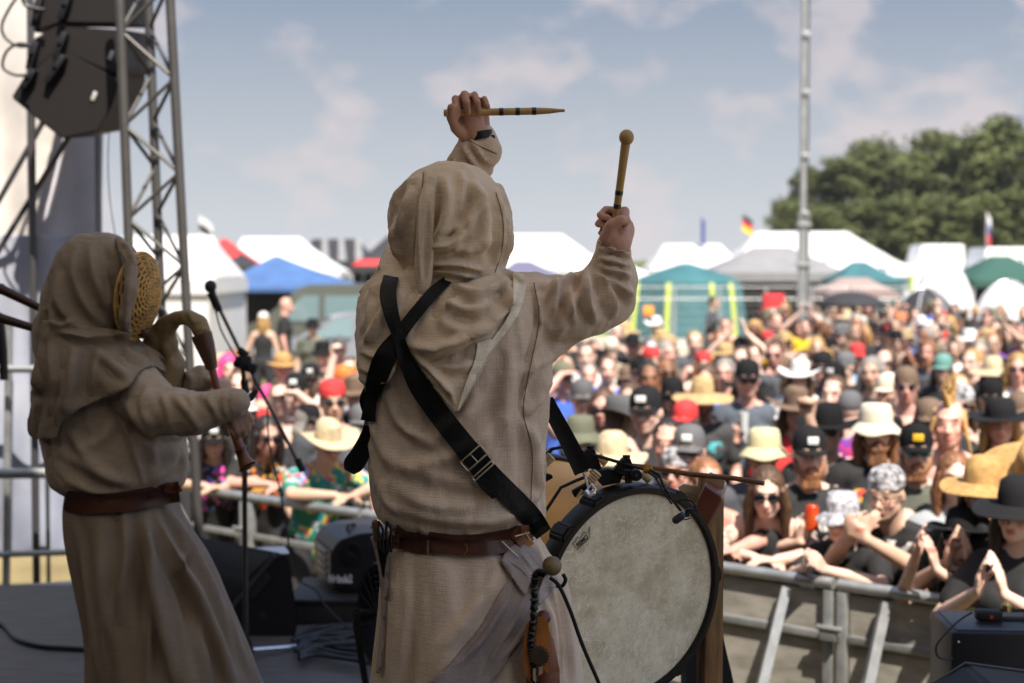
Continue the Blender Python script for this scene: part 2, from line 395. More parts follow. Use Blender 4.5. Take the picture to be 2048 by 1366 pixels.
# roof of the stage, outside the picture; translucence added for soft top light
roofz = STZ + 3.9
rf = [(-7, -1.2), (2.5, -1.2), (2.5, fe(2.5) - 1.2), (-1.9, fe(-1.9) - 1.5), (-7, 5.8)]
mb = MB(); mb.add([(x, y, roofz) for x, y in rf], [tuple(range(len(rf)))])
RFM = mat('roof_sheet', (0.22, 0.21, 0.2), 0.8); q = RFM.node_tree; tl = q.nodes.new('ShaderNodeBsdfTranslucent'); tl.inputs[0].default_value = (.95, .86, .74, 1); mx = q.nodes.new('ShaderNodeMixShader'); mx.inputs[0].default_value = 0.19
q.links.new(q.nodes['Principled BSDF'].outputs[0], mx.inputs[1]); q.links.new(tl.outputs[0], mx.inputs[2]); q.links.new(mx.outputs[0], q.nodes['Material Output'].inputs[0])
o = build(mb, 'stage_roof', RFM); tag(o, kind='structure')
mb = MB(); mb.prism([(-7, -1.2, 0), (2.5, -1.2, 0), (2.5, -1.2, roofz - .02), (-7, -1.2, roofz - .02)], (0, -0.05, 0))
o = build(mb, 'back_light_blocker', MC['black_molton']); tag(o, kind='structure')  # unseen cloth, added to cut the light from behind the camera
mb = MB(); mb.prism([(-4.4, -1.1, STZ), (-4.4, 6.6, STZ), (-4.4, 6.6, roofz - .01), (-4.4, -1.1, roofz - .01)], (-.03, 0, 0))
o = build(mb, 'side_light_blocker', MC['black_molton']); tag(o, kind='structure')  # unseen too, added to block skylight from the left
# ================================================================ crowd barrier
AL = mat('galvanised', (0.36, 0.37, 0.37), 0.42, 0.65, var=0.15, vs=14, bump=0.1, bs=60)
PL = mat('tread_plate', (0.21, 0.195, 0.165), 0.75, 0.0, var=0.35, vs=5, bump=0.5, bs=160, stretch=(1, 1, 3), col2=(0.36, 0.335, 0.29))
BT = Vector((1, -0.78, 0)).normalized(); BN = Vector((-BT.y, BT.x, 0)) * -1   # along it, and towards the stage
if BN.y > 0: BN = -BN
Bp = lambda s: Vector((0, be(0), 0)) + BT * s
side_words = ['in front of the stage wedge under the bagpiper', 'behind the flight case at the left', 'hidden behind the drummer skirt', 'left of the bass drum', 'behind the bass drum', 'under the woman in sunglasses', 'under the clapping arms, third from the right', 'under the bandana man', 'at the right edge behind the black case', 'beyond the black case']
for i in range(-3, 6):
    s0 = i * 0.98 - 0.1; s1 = s0 + 0.955; a = Bp(s0); b = Bp(s1); open_ = i < 0
    t = thing('crowd_barrier', ('open silver steel crowd barrier panel ' if open_ else 'silver crowd barrier panel with perforated plate ') + side_words[i + 3], 'barrier', a, 'barrier panels in front of the crowd')
    q = lambda v: v - a
    up = Vector((0, 0, 1))
    m = MB(); m.tube([q(a) + up * 1.17, q(b) + up * 1.17], 0.028, 12); build(m, 'top_rail', AL, t)
    m = MB()
    for e in (a + BT * .02, b - BT * .02): m.box(q(e) + up * .58, (0.045, 0.045, 1.12), math.atan2(BT.y, BT.x), .004)
    m.box(q((a + b) / 2) + up * .06, ((b - a).length - .1, 0.04, 0.05), math.atan2(BT.y, BT.x), .003)
    m.box(q((a + b) / 2) + up * .93, ((b - a).length - .1, 0.03, 0.035), math.atan2(BT.y, BT.x), .003); build(m, 'frame', AL, t)
    if not open_:
        m = MB(); m.box(q((a + b) / 2) - BN * .012 + up * .6, ((b - a).length - .1, 0.004, 1.06), math.atan2(BT.y, BT.x)); build(m, 'plate', PL, t)
    for k in (() if open_ else (0.24, 0.76)):
        p = a.lerp(b, k); m = MB(); top = q(p) + up * 1.12 + BN * .02; bot = q(p) + BN * 0.62 + up * .03
        m.tube([top, bot], 0.036, 4, flat=(BT, 0.8)); build(m, 'strut', AL, t, 20)
    for zz in (0.95, 0.62, 0.3):
        m = MB(); m.box(q(b) + up * zz + BN * .03, (0.085, 0.07, 0.06), math.atan2(BT.y, BT.x), .006); m.tube([q(b) + up * (zz + .03) + BN * .06 - BT * .05, q(b) + up * (zz + .03) + BN * .06 + BT * .07], .013, 8); build(m, 'latch', AL, t)
# ================================================================ tents, vehicles, fences in the field beyond
TW = mat('white_pvc', (0.60, 0.60, 0.60), 0.6, var=0.04, vs=1); TB = mat('blue_canopy', (0.05, 0.115, 0.27), 0.7, var=0.15, vs=2)
TG = mat('grey_canopy', (0.20, 0.20, 0.205), 0.7, var=0.08, vs=1.5); TT = mat('teal_tent', (0.03, 0.115, 0.13), 0.7, var=0.2, vs=1.5)
TK = mat('black_canopy', (0.02, 0.02, 0.024), 0.8, var=0.2, vs=2); TR = mat('red_print', (0.5, 0.03, 0.03), 0.7); TDG = mat('dark_green_canopy', (0.02, 0.075, 0.055), 0.8)
TP = mat('slate_canopy', (0.10, 0.10, 0.16), 0.8); YEL = mat('lime_strap', (0.42, 0.50, 0.07), 0.6); PM = mat('tent_pole', (0.5, 0.5, 0.5), 0.4, 0.5); DK = mat('dark_inside', (0.02, 0.02, 0.02), 0.95)
def tent(label, x0, x1, ye, yr, d, roof, ridge=(0.5, 0.5), dep=3.0, wall=None, val=0.2, group='tents beyond the crowd', prints=None, name='tent', xr=None, drop=0.0):
    a = P(x0, ye, d); b = P(x1, ye, d); ze = a.z; zr = P(0, yr, d + dep / 2).z; w = b.x - a.x
    t = thing(name, label, 'tent', (a.x, d, 0), group)
    r0, r1 = ridge; ry = dep / 2
    co = [(0, 0, ze), (w, 0, ze), (w, dep, ze), (0, dep, ze), (w * r0, ry, zr), (w * r1 + .001, ry, zr)]
    # each face a sagging sheet
    bm = bmesh.new(); vs = [bm.verts.new(c) for c in co]
    for f in ((0, 1, 5, 4), (1, 2, 5), (2, 3, 4, 5), (3, 0, 4)): bm.faces.new([vs[k] for k in f])
    bmesh.ops.triangulate(bm, faces=bm.faces[:]); bmesh.ops.subdivide_edges(bm, edges=bm.edges[:], cuts=7, use_grid_fill=True)
    for v in bm.verts:
        k = (v.co.z - ze) / max(zr - ze, .01); v.co.z -= 0.35 * (zr - ze) * k * (1 - k) * (0.6 + 0.5 * noise.noise(v.co * .8))
    m = MB(); m.bm(bm); me = m.mesh('roof'); so = put('roof', me, roof, t); sm_ = so.modifiers.new('s', 'SOLIDIFY'); sm_.thickness = .02
    if prints:
        me.materials.append(prints)
        for p in me.polygons:
            if noise.noise(Vector(p.center) * 1.1 + Vector((x0, 0, 0))) > 0.12: p.material_index = 1
    m = MB()
    for (p, q) in (((0, 0), (w, 0)), ((w, 0), (w, dep)), ((0, 0), (0, dep))):
        m.prism([(p[0], p[1], ze - val), (q[0], q[1], ze - val), (q[0], q[1], ze + .01), (p[0], p[1], ze + .01)], (0.0, .012, 0) if p[1] == q[1] else (.012, 0, 0))
    build(m, 'valance', roof, t)
    for px_, py_ in ((0.06, .06), (w - .06, .06), (.06, dep - .06), (w - .06, dep - .06)):
        m = MB(); m.tube([(px_, py_, 0), (px_, py_, ze)], .035, 8); build(m, 'pole', PM, t)
    if wall:
        m = MB()
        m.prism([(0.1, .1, 0.02), (w - .1, .1, 0.02), (w - .1, .1, ze - .05), (.1, .1, ze - .05)], (0, .015, 0)); m.prism([(.08, .12, 0.02), (.08, dep - .1, .02), (.08, dep - .1, ze - .05), (.08, .12, ze - .05)], (.015, 0, 0))
        m.prism([(w - .08, .12, 0.02), (w - .08, dep - .1, .02), (w - .08, dep - .1, ze - .05), (w - .08, .12, ze - .05)], (-.015, 0, 0))
        me = m.mesh('wall'); put('wall', me, wall, t, angle=20)
    else:
        m = MB(); m.prism([(0.1, dep - .2, 0.02), (w - .1, dep - .2, 0.02), (w - .1, dep - .2, ze - .1), (.1, dep - .2, ze - .1)], (0, .015, 0)); build(m, 'dark_inside_sheet', DK, t)  # dark sheet standing in for the shaded inside of open canopies
    return t
def sab(me, deg): smooth_by_angle(me, deg)
tent('large white marquee behind the truss tower, its wall reaching past the bagpiper', 150, 425, 560, 470, 30, TW, (0.2, 0.86), 4, TW, .3)
tent('low black and red canopy poking over the blue gazebo', 398, 505, 533, 478, 46, TK, (.25, .35), 3, None, .2, prints=TR)
tent('wide white pitched tent roof above the blue gazebo', 440, 680, 545, 474, 52, TW, (.1, .6), 4, TW)
tent('dark canopy with pale diagonal stripes left of the drummer hood', 590, 745, 524, 478, 60, TK, (.15, .75), 4, None, .3)
tent('black canopy with red flames beside the drummer hood', 700, 840, 532, 470, 50, TK, (.48, .52), 4, None, .25, prints=TR)
tent('bright blue gazebo roof above the green van', 415, 705, 575, 512, 38, TB, (.38, .42), 3.5, None, .12)
tent('white flat topped tent seen between hood and raised forearm', 930, 1230, 537, 468, 58, TW, (.12, .66), 5, TW)
tent('slate grey canopy in front of the white tent behind the drummer shoulder', 960, 1165, 565, 522, 48, TP, (.35, .5), 3, None, .15)
tent('long low white tent roof behind the raised right fist', 1170, 1345, 560, 510, 56, TW, (.05, .3), 4, TW)
tent('white tent with flat ridge left of the grey canopy', 1300, 1500, 541, 488, 64, TW, (.2, .78), 5, TW)
tent('biggest white marquee with its ridge level behind the steel mast', 1455, 1850, 548, 463, 68, TW, (.2, .68), 6, TW)
tent('grey square canopy in front of the white marquee at the mast', 1425, 1700, 545, 494, 54, TG, (.38, .66), 5, None, .35)
tent('small white gable tent right of the mast with a black banner', 1640, 1770, 548, 482, 60, TW, (.45, .55), 3, TW)
tent('small teal tent with lime bands right of the mast', 1680, 1812, 562, 523, 47, TT, (.35, .55), 3, TT, .1)
tent('dark green canopy at the right edge of the field', 1945, 2140, 562, 512, 44, TDG, (.4, .6), 4, None, .2)
tent('low tan awning behind the small teal tent', 1655, 1800, 585, 555, 42, mat('tan_awning', (0.27, 0.20, 0.18), 0.8), (.3, .7), 2.5, None, .2)
# diagonal stripes on the dark canopy, as strips of cloth
st = [o for o in bpy.data.objects if o.get('label', '').startswith('dark canopy with pale')][0]
for k in range(4):
    m = MB(); x = 0.7 + k * .72; ze = P(0, 524, 60).z; zr = P(0, 478, 62).z
    m.prism([(x + .4, -.02, ze + .02), (x + .75, -.02, ze + .02), (x + .42, 1.9, zr - .02), (x + .2, 1.9, zr - .02)], (0, -.02, .03)); build(m, 'stripe', TG, st)
# the teal dome tent with lime bands
def teal_tent():
    d = 50; a = P(1262, 600, d); b = P(1505, 600, d); w = b.x - a.x; z0 = 0.0; zt = P(0, 526, d).z; ze = P(0, 566, d).z; t = thing('frame_tent', 'tall teal dome tent with lime yellow bands behind the fence', 'tent', (a.x, d, 0), 'tents beyond the crowd')
    def out(k, z):   # octagonal plan shrinking upward
        sc_ = 1.0 if z <= ze * .2 else (1 - 0.10 * (z / ze) ** 1.5 if z <= ze else .9 * (1 - ((z - ze) / (zt - ze)) ** 1.3 * .93)); an = 2 * math.pi * k / 8 + math.pi / 8
        return Vector((w / 2 + math.cos(an) * w / 2 * 1.08 * sc_, 1.8 + math.sin(an) * 1.9 * sc_, z))
    zs = [z0, ze * .3, ze * .6, ze * .85, ze, ze + (zt - ze) * .3, ze + (zt - ze) * .6, ze + (zt - ze) * .85, zt]
    m = MB(); vs = [out(k, z) for z in zs for k in range(8)]; fs = [(i * 8 + k, i * 8 + (k + 1) % 8, (i + 1) * 8 + (k + 1) % 8, (i + 1) * 8 + k) for i in range(len(zs) - 1) for k in range(8)] + [tuple((len(zs) - 1) * 8 + k for k in range(8))]
    m.add(vs, fs); build(m, 'canvas', TT, t, 20)
    for k in (3.5, 4.1, 5, 5.95, 6.6):
        m = MB(); k0 = int(k) % 8; k1 = (k0 + 1) % 8; f = k - int(k); pts = [out(k0, z).lerp(out(k1, z), f) + Vector((0, -.05, 0)) for z in zs[:5]]; m.tube(pts, .1, 6, flat=(Vector((0, 1, 0)), .3)); build(m, 'band', YEL, t)
    m = MB(); pts = [out(k, ze * 1.0) * 1 + Vector((0, -.02, 0)) for k in (3, 4, 5, 6, 7)]
teal_tent()
# white dome tent and arch
def dome(label, xc, d, r, hz, m_, grp='tents beyond the crowd', name='dome_tent'):
    c = PZ(xc, 600, 0); c = P(xc, 600, d); t = thing(name, label, 'tent', (c.x, d, 0), grp); m = MB(); m.lathe([(r * math.cos(a), hz * math.sin(a) + .01) for a in np.linspace(0, math.pi / 2 * .98, 9)], n=24)
    build(m, 'canvas', m_, t, 60); m = MB()
    for k in range(3):
        an = math.pi * k / 3; m.tube([(math.cos(an) * r * 1.01 * math.cos(q), math.sin(an) * r * 1.01 * math.cos(q), abs(math.sin(q)) * hz * 1.01) for q in np.linspace(0, math.pi, 17)], .03, 6)
    build(m, 'rib', PM, t); return t
dome('white dome tent standing right of the small teal tent', 1885, 40, 1.05, 2.75, TW)
dome('low dark mesh dome tent before the white dome tent', 1850, 37, 1.0, 2.0, TK)
dome('pale arch shelter over the red car at the right edge', 2015, 39, 1.1, 2.15, TW)
# ---------------- vehicles
def vehicle(name, label, cat, loc, rz, Lh, W_, H, paint, kind='van', glassm=None):
    t = thing(name, label, cat, (loc.x, loc.y, 0), 'vehicles parked beyond the crowd'); t.rotation_euler = (0, 0, rz)
    GL = glassm or mat('car_glass', (0.13, 0.19, 0.19), 0.08, 0.0, spec=0.9); TY = mat('tyre', (0.02, 0.02, 0.02), 0.85); RM = mat('rim', (0.45, 0.45, 0.46), 0.35, .8)
    if kind == 'van': prof = [(0, .35), (0, .95), (.05, 1.05), (.95, 1.2), (1.75, H - .16), (2.0, H - .03), (Lh - .15, H), (Lh, H - .2), (Lh, .35)]
    elif kind == 'truck': prof = [(0, .4), (0, 1.5), (.3, H * .72), (1.6, H * .75), (1.75, H), (Lh, H), (Lh, .45)]
    else: prof = [(0, .3), (0, .62), (.15, .75), (1.0, .92), (1.75, H - .05), (2.3, H), (3.2, H - .03), (Lh - .35, .95), (Lh, .85), (Lh, .35)]
    bm = bmesh.new(); a = [bm.verts.new((x, -W_ / 2, z)) for x, z in prof]; b = [bm.verts.new((x, W_ / 2, z)) for x, z in prof]; n_ = len(prof)
    bm.faces.new(a); bm.faces.new(b[::-1])
    for i in range(n_): bm.faces.new((a[i], b[i], b[(i + 1) % n_], a[(i + 1) % n_]))
    for v in bm.verts:
        if v.co.z > 1.0: v.co.y *= 1 - 0.16 * (v.co.z - 1.0) / max(H - 1, .1) * (1.5 if kind == 'car' else 1)
    bmesh.ops.bevel(bm, geom=bm.edges[:], offset=.06, segments=2, affect='EDGES'); m = MB(); m.bm(bm); build(m, 'body', paint, t, 40)
    def pane(pts, nm='window'):
        m = MB(); m.prism(pts, (0, -.012, 0)); build(m, nm, GL, t)
    def yy(z): return -W_ / 2 * (1 - 0.16 * max(z - 1.0, 0) / max(H - 1, .1) * (1.5 if kind == 'car' else 1)) - .01
    if kind == 'van':
        z0, z1 = 1.22, H - .3
        pane([(1.35, yy(z0), z0), (2.35, yy(z0), z0), (2.35, yy(z1), z1), (1.95, yy(z1), z1)])
        for x in (2.5, 3.7): pane([(x, yy(z0), z0), (x + 1.0, yy(z0), z0), (x + 1.0, yy(z1), z1), (x, yy(z1), z1)])
        m = MB(); m.prism([(1.05, -W_ / 2 * .82, 1.26), (1.05, W_ / 2 * .82, 1.26), (1.72, W_ / 2 * .76, H - .24), (1.72, -W_ / 2 * .76, H - .24)], (-.035, 0, .03)); build(m, 'windscreen', GL, t)
    elif kind == 'car':
        pane([(1.3, yy(.95), .95), (2.2, yy(.95), .95), (2.2, yy(1.35), H - .14), (1.85, yy(1.35), H - .14)]); pane([(2.3, yy(.95), .95), (3.5, yy(.95), .95), (3.15, yy(1.35), H - .14), (2.3, yy(1.35), H - .14)])
        m = MB(); m.prism([(1.1, -W_ / 2 * .8, .98), (1.1, W_ / 2 * .8, .98), (1.72, W_ / 2 * .7, H - .1), (1.72, -W_ / 2 * .7, H - .1)], (-.02, 0, .03)); build(m, 'windscreen', GL, t)
    else: pane([(.35, yy(1.6), 1.5), (1.3, yy(1.6), 1.5), (1.3, yy(2.2), 2.1), (.5, yy(2.2), 2.1)])
    for sgn in (-1, 1):
        m = MB(); m.box((-.005, sgn * W_ * .36, .78 if kind == 'van' else .66), (.06, .26, .18), None, .02); build(m, 'headlight', mat('lamp_glass', (0.7, 0.7, 0.7), 0.1), t)
    for x in (.85, Lh - .95):
        for sgn in (-1, 1):
            m = MB(); R_ = Matrix.Translation((x, sgn * (W_ / 2 - .1), .33)) @ Matrix.Rotation(math.pi / 2, 4, 'X'); m.lathe([(.2, -.11), (.31, -.11), (.33, -.06), (.33, .06), (.31, .11), (.2, .11)], R_, 24); w_ = build(m, 'wheel', TY, t)
            m = MB(); m.lathe([(.02, -.1), (.2, -.115), (.21, .115), (.02, .1)], R_, 16); build(m, 'rim', RM, w_)
    return t
vehicle('parked_van', 'olive green camper van under the blue gazebo', 'van', P(470, 560, 36), -0.08, 5.2, 2.0, 2.15, mat('olive_paint', (0.085, 0.09, 0.07), 0.35, coat=.5))
vehicle('parked_car', 'silver estate car in front of the olive van', 'car', P(515, 600, 33), 0.08, 4.5, 1.8, 1.52, mat('silver_paint', (0.24, 0.25, 0.27), 0.3, 0.3, coat=.5), 'car')
vehicle('parked_car', 'red hatchback at the right edge under the pale arch shelter', 'car', P(1960, 600, 41), 0.1, 4.2, 1.8, 1.55, mat('red_paint', (0.35, 0.02, 0.02), 0.3, coat=.5), 'car')
vehicle('box_truck', 'white box truck with black lettering at the far right', 'truck', P(1868, 560, 57), 0.05, 7.5, 2.4, 3.3, mat('white_paint', (0.78, 0.78, 0.78), 0.4), 'truck')
vehicle('caravan', 'white camper with rounded top behind the marquee right end', 'camper', P(1752, 560, 63), 0.0, 3.6, 2.3, 3.5, mat('white_paint', (0.78, 0.78, 0.78), 0.4), 'truck')
vehicle('parked_van', 'white van roof just left of the drummer shoulder', 'van', P(690, 560, 52), 0.06, 5.6, 2.0, 2.45, mat('white_paint', (0.78, 0.78, 0.78), 0.4))
tr = [o for o in bpy.data.objects if o.get('label', '').startswith('white box truck')][0]
for k in range(6):
    m = MB(); m.tube([(3.0 + k * .55, -1.215, 2.0), (3.1 + k * .55 + .15 * (k % 2), -1.16, 2.85)], .06, 6, flat=(Vector((0, 1, 0)), .2)); m.tube([(2.85 + k * .55, -1.18, 2.4), (3.25 + k * .55, -1.18, 2.5)], .05, 6, flat=(Vector((0, 1, 0)), .2)); build(m, 'lettering', DK, tr)
# ---------------- steel mast
mm_ = mat('mast_steel', (0.36, 0.37, 0.36), 0.5, .5, var=.15, vs=3)
c = P(1606, 560, 25); t = thing('mast', 'tall grey steel lighting mast standing in the crowd before the grey canopy', 'mast', (c.x, 25, 0))
m = MB(); m.tube([(0, 0, 0), (-.01, 0, 3.4)], .092, 12); m.tube([(-.01, 0, 3.35), (-.035, 0, 9.5)], [.066, .05], 12); build(m, 'pole', mm_, t)
m = MB()
for sx in (-.085, .085): m.tube([(sx, -.06, 0), (sx * .95 - .01, -.06, 3.5)], .022, 8)
for z in (1.2, 1.9, 2.6, 3.3): m.box((0, -.02, z), (.24, .2, .05), None, .005)
build(m, 'bracket', mm_, t)
for z in (3.5, 4.5, 5.6, 6.6, 7.5): m = MB(); m.box((.02 - z * .004, -.05, z), (.14, .1, .09), None, .01); build(m, 'clamp', mm_, t)
m = MB(); m.tube([(.06, -.07, 0), (.055, -.08, 3), (.04, -.07, 6), (.03, -.06, 9.4)], .012, 6); build(m, 'cable', DK, t)
# ---------------- mesh fence behind the crowd
FM = mat('fence_steel', (0.42, 0.43, 0.43), 0.45, .4)
for k in range(7):
    xa = 1258 + k * 92; a = P(xa, 560, 42.0); b = P(xa + 88, 560, 42.0); w = b.x - a.x
    t = thing('mesh_fence', ['site fence panel at the left of the teal tent, half behind the elbow', 'site fence panel before the middle of the teal tent', 'site fence panel before the right end of the teal tent', 'site fence panel between teal tent and mast', 'site fence panel behind the steel mast', 'site fence panel before the tan awning', 'site fence panel ending at the lime post'][k], 'fence', (a.x, 42.0, 0), 'mesh fence panels behind the crowd')
    m = MB(); m.tube([(0, 0, .05), (0, 0, 1.95), (w, 0, 1.95), (w, 0, .05)], .024, 8); m.tube([(0, 0, 1.6), (w, 0, 1.6)], .012, 6); m.tube([(0, 0, .25), (w, 0, .25)], .016, 6); build(m, 'frame', FM, t)
    m = MB()
    for i in range(1, 13): m.tube([(w * i / 13, 0.01, .2), (w * i / 13, .01, 1.9)], .0035, 4, False)
    for i in range(1, 7): m.tube([(0, .018, .2 + i * .25), (w, .018, .2 + i * .25)], .0035, 4, False)
    build(m, 'mesh_infill', FM, t)
m = MB(); c = P(1297, 622, 41.9); m.box(c, (.30, .02, .30), None, .004); o = build(m, 'notice', mat('orange_notice', (0.75, 0.17, 0.04), 0.6, col2=(0.8, 0.45, 0.03), vs=6)); tag(o, 'orange square notice fixed to the fence before the teal tent', 'sign')
c = P(1822, 600, 42.2); m = MB(); m.tube([(c.x, c.y, 0), (c.x, c.y, 2.3)], .07, 8); o = build(m, 'post', YEL); tag(o, 'lime yellow post at the right end of the fence', 'post')
# red and yellow drinks stand
c = P(1545, 690, 30); t = thing('drinks_stand', 'red drinks stand with a yellow emblem in the crowd left of the mast', 'stand', (c.x, 30, 0))
m = MB(); m.box((0, 0, 1.0), (.42, .4, 2.0), None, .03); m.box((0, 0, 1.62), (.5, .48, .12), None, .02); build(m, 'cabinet', mat('red_plastic', (0.55, 0.015, 0.02), 0.5), t)
m = MB(); m.ball((.05, -.22, 1.35), (.12, .02, .1), 12, 8); build(m, 'emblem', mat('yellow_plastic', (0.85, 0.55, 0.02), 0.5), t)
m = MB(); m.box((-.13, -.225, 1.36), (.08, .01, .08)); m.box((-.1, -.225, 1.0), (.12, .01, .1)); build(m, 'print', TW, t)
# ---------------- flags
def flag(label, x, yt, yb, d, cols, w, name='flag'):
    a = P(x, yt, d); b = P(x, yb, d); t = thing(name, label, 'flag', (a.x, d, 0), 'flags over the camp')
    m = MB(); m.tube([(0, 0, 0), (0, 0, a.z)], .03, 6); build(m, 'pole', PM, t)
    h = (a.z - b.z) / len(cols)
    for i, c_ in enumerate(cols):
        m = MB(); z = a.z - i * h; pts = [(.03, 0, z - h), (w * .5, .15, z - h - .12), (w, .05, z - h - .3), (w, .05, z - .3), (w * .5, .15, z - .12), (.03, 0, z)]; m.prism(pts, (0, .02, 0)); build(m, 'cloth_band', c_, t)
BL = mat('flag_blue', (0.03, 0.05, 0.2), 0.8)
flag('black, red and gold flag on a thin pole left of the tree mass', 1484, 428, 460, 66, [TK, TR, mat('yellow_plastic', (0.85, 0.55, 0.02), 0.5)], .5)
flag('dark blue banner flag left of the black, red and gold flag', 1401, 432, 485, 66, [BL, BL], .22)
flag('red and blue flag low against the trees at the right edge', 1974, 425, 482, 60, [TW, BL, TR], .2)
flag('white feather banner above the white marquee behind the truss tower', 396, 430, 478, 40, [TW, TK, TW], .4, 'feather_banner')
# ---------------- umbrella held over the crowd
def umbrella(label, x, y, d, r, m_):
    c = P(x, y, d); t = thing('umbrella', label, 'umbrella', (c.x, d, 0)); prof = [(.01, 0)] + [(r * math.sin(a), -r * .42 * (1 - math.cos(a)) / (1 - math.cos(1.35))) for a in np.linspace(.15, 1.35, 7)]
    prof = [(q, z) for q, z in prof]; m = MB(); vs = []; fs = []; n_ = 32
    for rr, z in prof:
        for k in range(n_): an = 2 * math.pi * k / n_; s_ = 1 - .07 * (rr / r) ** 2 * abs(math.sin(an * 4)); vs.append((rr * math.cos(an) * s_, rr * math.sin(an) * s_, c.z + z))
    for i in range(len(prof) - 1):
        for k in range(n_): fs.append((i * n_ + k, i * n_ + (k + 1) % n_, (i + 1) * n_ + (k + 1) % n_, (i + 1) * n_ + k))
    m.add(vs, fs); me = m.mesh('canopy'); so = put('canopy', me, m_, t); q = so.modifiers.new('s', 'SOLIDIFY'); q.thickness = .006
    m = MB(); m.tube([(0, 0, c.z + .12), (0, 0, c.z - .75)], .01, 6); build(m, 'shaft', DK, t)
umbrella('wide black umbrella over the far crowd right of the mast', 1702, 583, 27, .68, TK)
# ---------------- trees
def crown_mesh(seed, R, H, n=5200, leaf=.17):
    rnd = random.Random(seed); blobs = []
    for _ in range(64):
        th = rnd.uniform(0, 6.283); rr = R * rnd.uniform(.15, .78) ; z = rnd.uniform(.06, .95); k = math.sin(math.pi * min(1, .22 + z * .72)); blobs.append((rr * math.cos(th) * k, rr * math.sin(th) * k, z * H, rnd.uniform(.10, .27) * R))
    vs = []; fs = []
    for i in range(n):
        b = blobs[i % len(blobs)]; v = Vector((rnd.gauss(0, 1), rnd.gauss(0, 1), rnd.gauss(0, 1))).normalized(); rad = b[3] * rnd.uniform(.5, 1.3); c = Vector((b[0] + v.x * rad, b[1] + v.y * rad, b[2] + v.z * rad * .7))
        a = Vector((rnd.gauss(0, 1), rnd.gauss(0, 1), rnd.gauss(0, .6))).normalized(); q = a.cross(v); q = q.normalized() if q.length > .01 else Vector((1, 0, 0)); s_ = leaf * rnd.uniform(.6, 1.5)
        o_ = len(vs); vs += [c - a * s_, c + q * s_ * .6, c + a * s_, c - q * s_ * .6]; fs.append((o_, o_ + 1, o_ + 2, o_ + 3))
    me = bpy.data.meshes.new('crown'); me.from_pydata([tuple(v) for v in vs], [], fs); return me
LF = mat('leaves', (0.045, 0.062, 0.016), 0.8, var=.3, vs=.35, col2=(0.11, 0.125, 0.032), rnd=.12); BK = mat('bark', (0.10, 0.08, 0.06), .9, bump=.5, bs=12)
crowns = [crown_mesh(k, 3.4, 7.4, n=9000, leaf=.15) for k in range(3)]
for c_ in crowns: c_.materials.append(LF)
tms = []
for k in range(2):
    m = MB(); rnd = random.Random(k); m.tube([(0, 0, 0), (.1, .05, 2.5), (-.1, 0, 5), (0, .1, 8)], [.3, .22, .15, .05], 8)
    for j in range(7): th = rnd.uniform(0, 6.28); z = 2.4 + j * .7; m.tube([(0, 0, z), (math.cos(th) * 1.1, math.sin(th) * 1.1, z + .7), (math.cos(th) * 2.2, math.sin(th) * 2.2, z + 1.1)], [.1, .07, .03], 6)
    me = m.mesh('trunk'); smooth_by_angle(me, 50); me.materials.append(BK); tms.append(me)
tspec = [(1572, 385, 84, .60, 'lowest outlying tree at the left end of the wood, leaning past the mast'), (1622, 318, 88, .85, 'tree just behind the mast, second from the left of the wood'), (1682, 292, 86, .9, 'rounded tree right of the mast, third in the wood'), (1748, 256, 88, 1.0, 'taller domed tree above the white gable tent'), (1822, 282, 84, .95, 'tree in the dip above the white camper'), (1878, 238, 88, 1.05, 'broad tree above the left end of the box truck'), (1950, 240, 85, 1.05, 'tree above the middle of the box truck'), (2018, 212, 86, 1.12, 'tallest tree near the right edge of the picture'), (2085, 225, 83, 1.1, 'tree cut by the right edge of the picture'), (1655, 400, 80, .62, 'small dark understorey tree right beside the mast'), (1730, 385, 79, .7, 'understorey tree over the marquee ridge'), (1800, 378, 78, .72, 'understorey tree over the camper'), (1875, 370, 79, .75, 'understorey tree over the truck cab'), (1965, 375, 78, .75, 'understorey tree behind the red and blue flag'), (2040, 360, 79, .8, 'understorey tree in the right corner above the truck')]
for i, (x, yt, d, s_, lb) in enumerate(tspec):
    c = P(x, yt, d); t = thing('tree', lb, 'tree', (c.x, d, 0), 'trees of the wood at the right'); H_ = c.z; k = H_ / 10.6; t.scale = (s_, s_, k); t.rotation_euler = (0, 0, i * 1.3)
    o = bpy.data.objects.new('trunk', tms[i % 2]); COL.objects.link(o); o.parent = t; o = bpy.data.objects.new('crown', crowns[i % 3]); COL.objects.link(o); o.parent = t; o.location = (0, 0, 2.6)
m = MB(); rnd = random.Random(5); vs = []; fs = []
for i in range(6000):
    x = rnd.uniform(-80, 95); h = 3.4 + 1.6 * noise.noise(Vector((x * .07, 0, 0))) + .8 * noise.noise(Vector((x * .4, 0, 0))); z = rnd.uniform(0, 1) ** .6 * h; y = rnd.uniform(190, 200); s_ = rnd.uniform(.3, .8); o_ = len(vs)
    vs += [(x - s_, y, z), (x, y - .3, z - s_ * .6), (x + s_, y, z + .1), (x, y + .3, z + s_ * .6)]; fs.append((o_, o_ + 1, o_ + 2, o_ + 3))
m.add(vs, fs); me = m.mesh('t', False); o = put('treeline', me, LF, smooth=False); tag(o, 'far dark line of trees along the horizon behind the tents', kind='stuff'); o['category'] = 'trees'
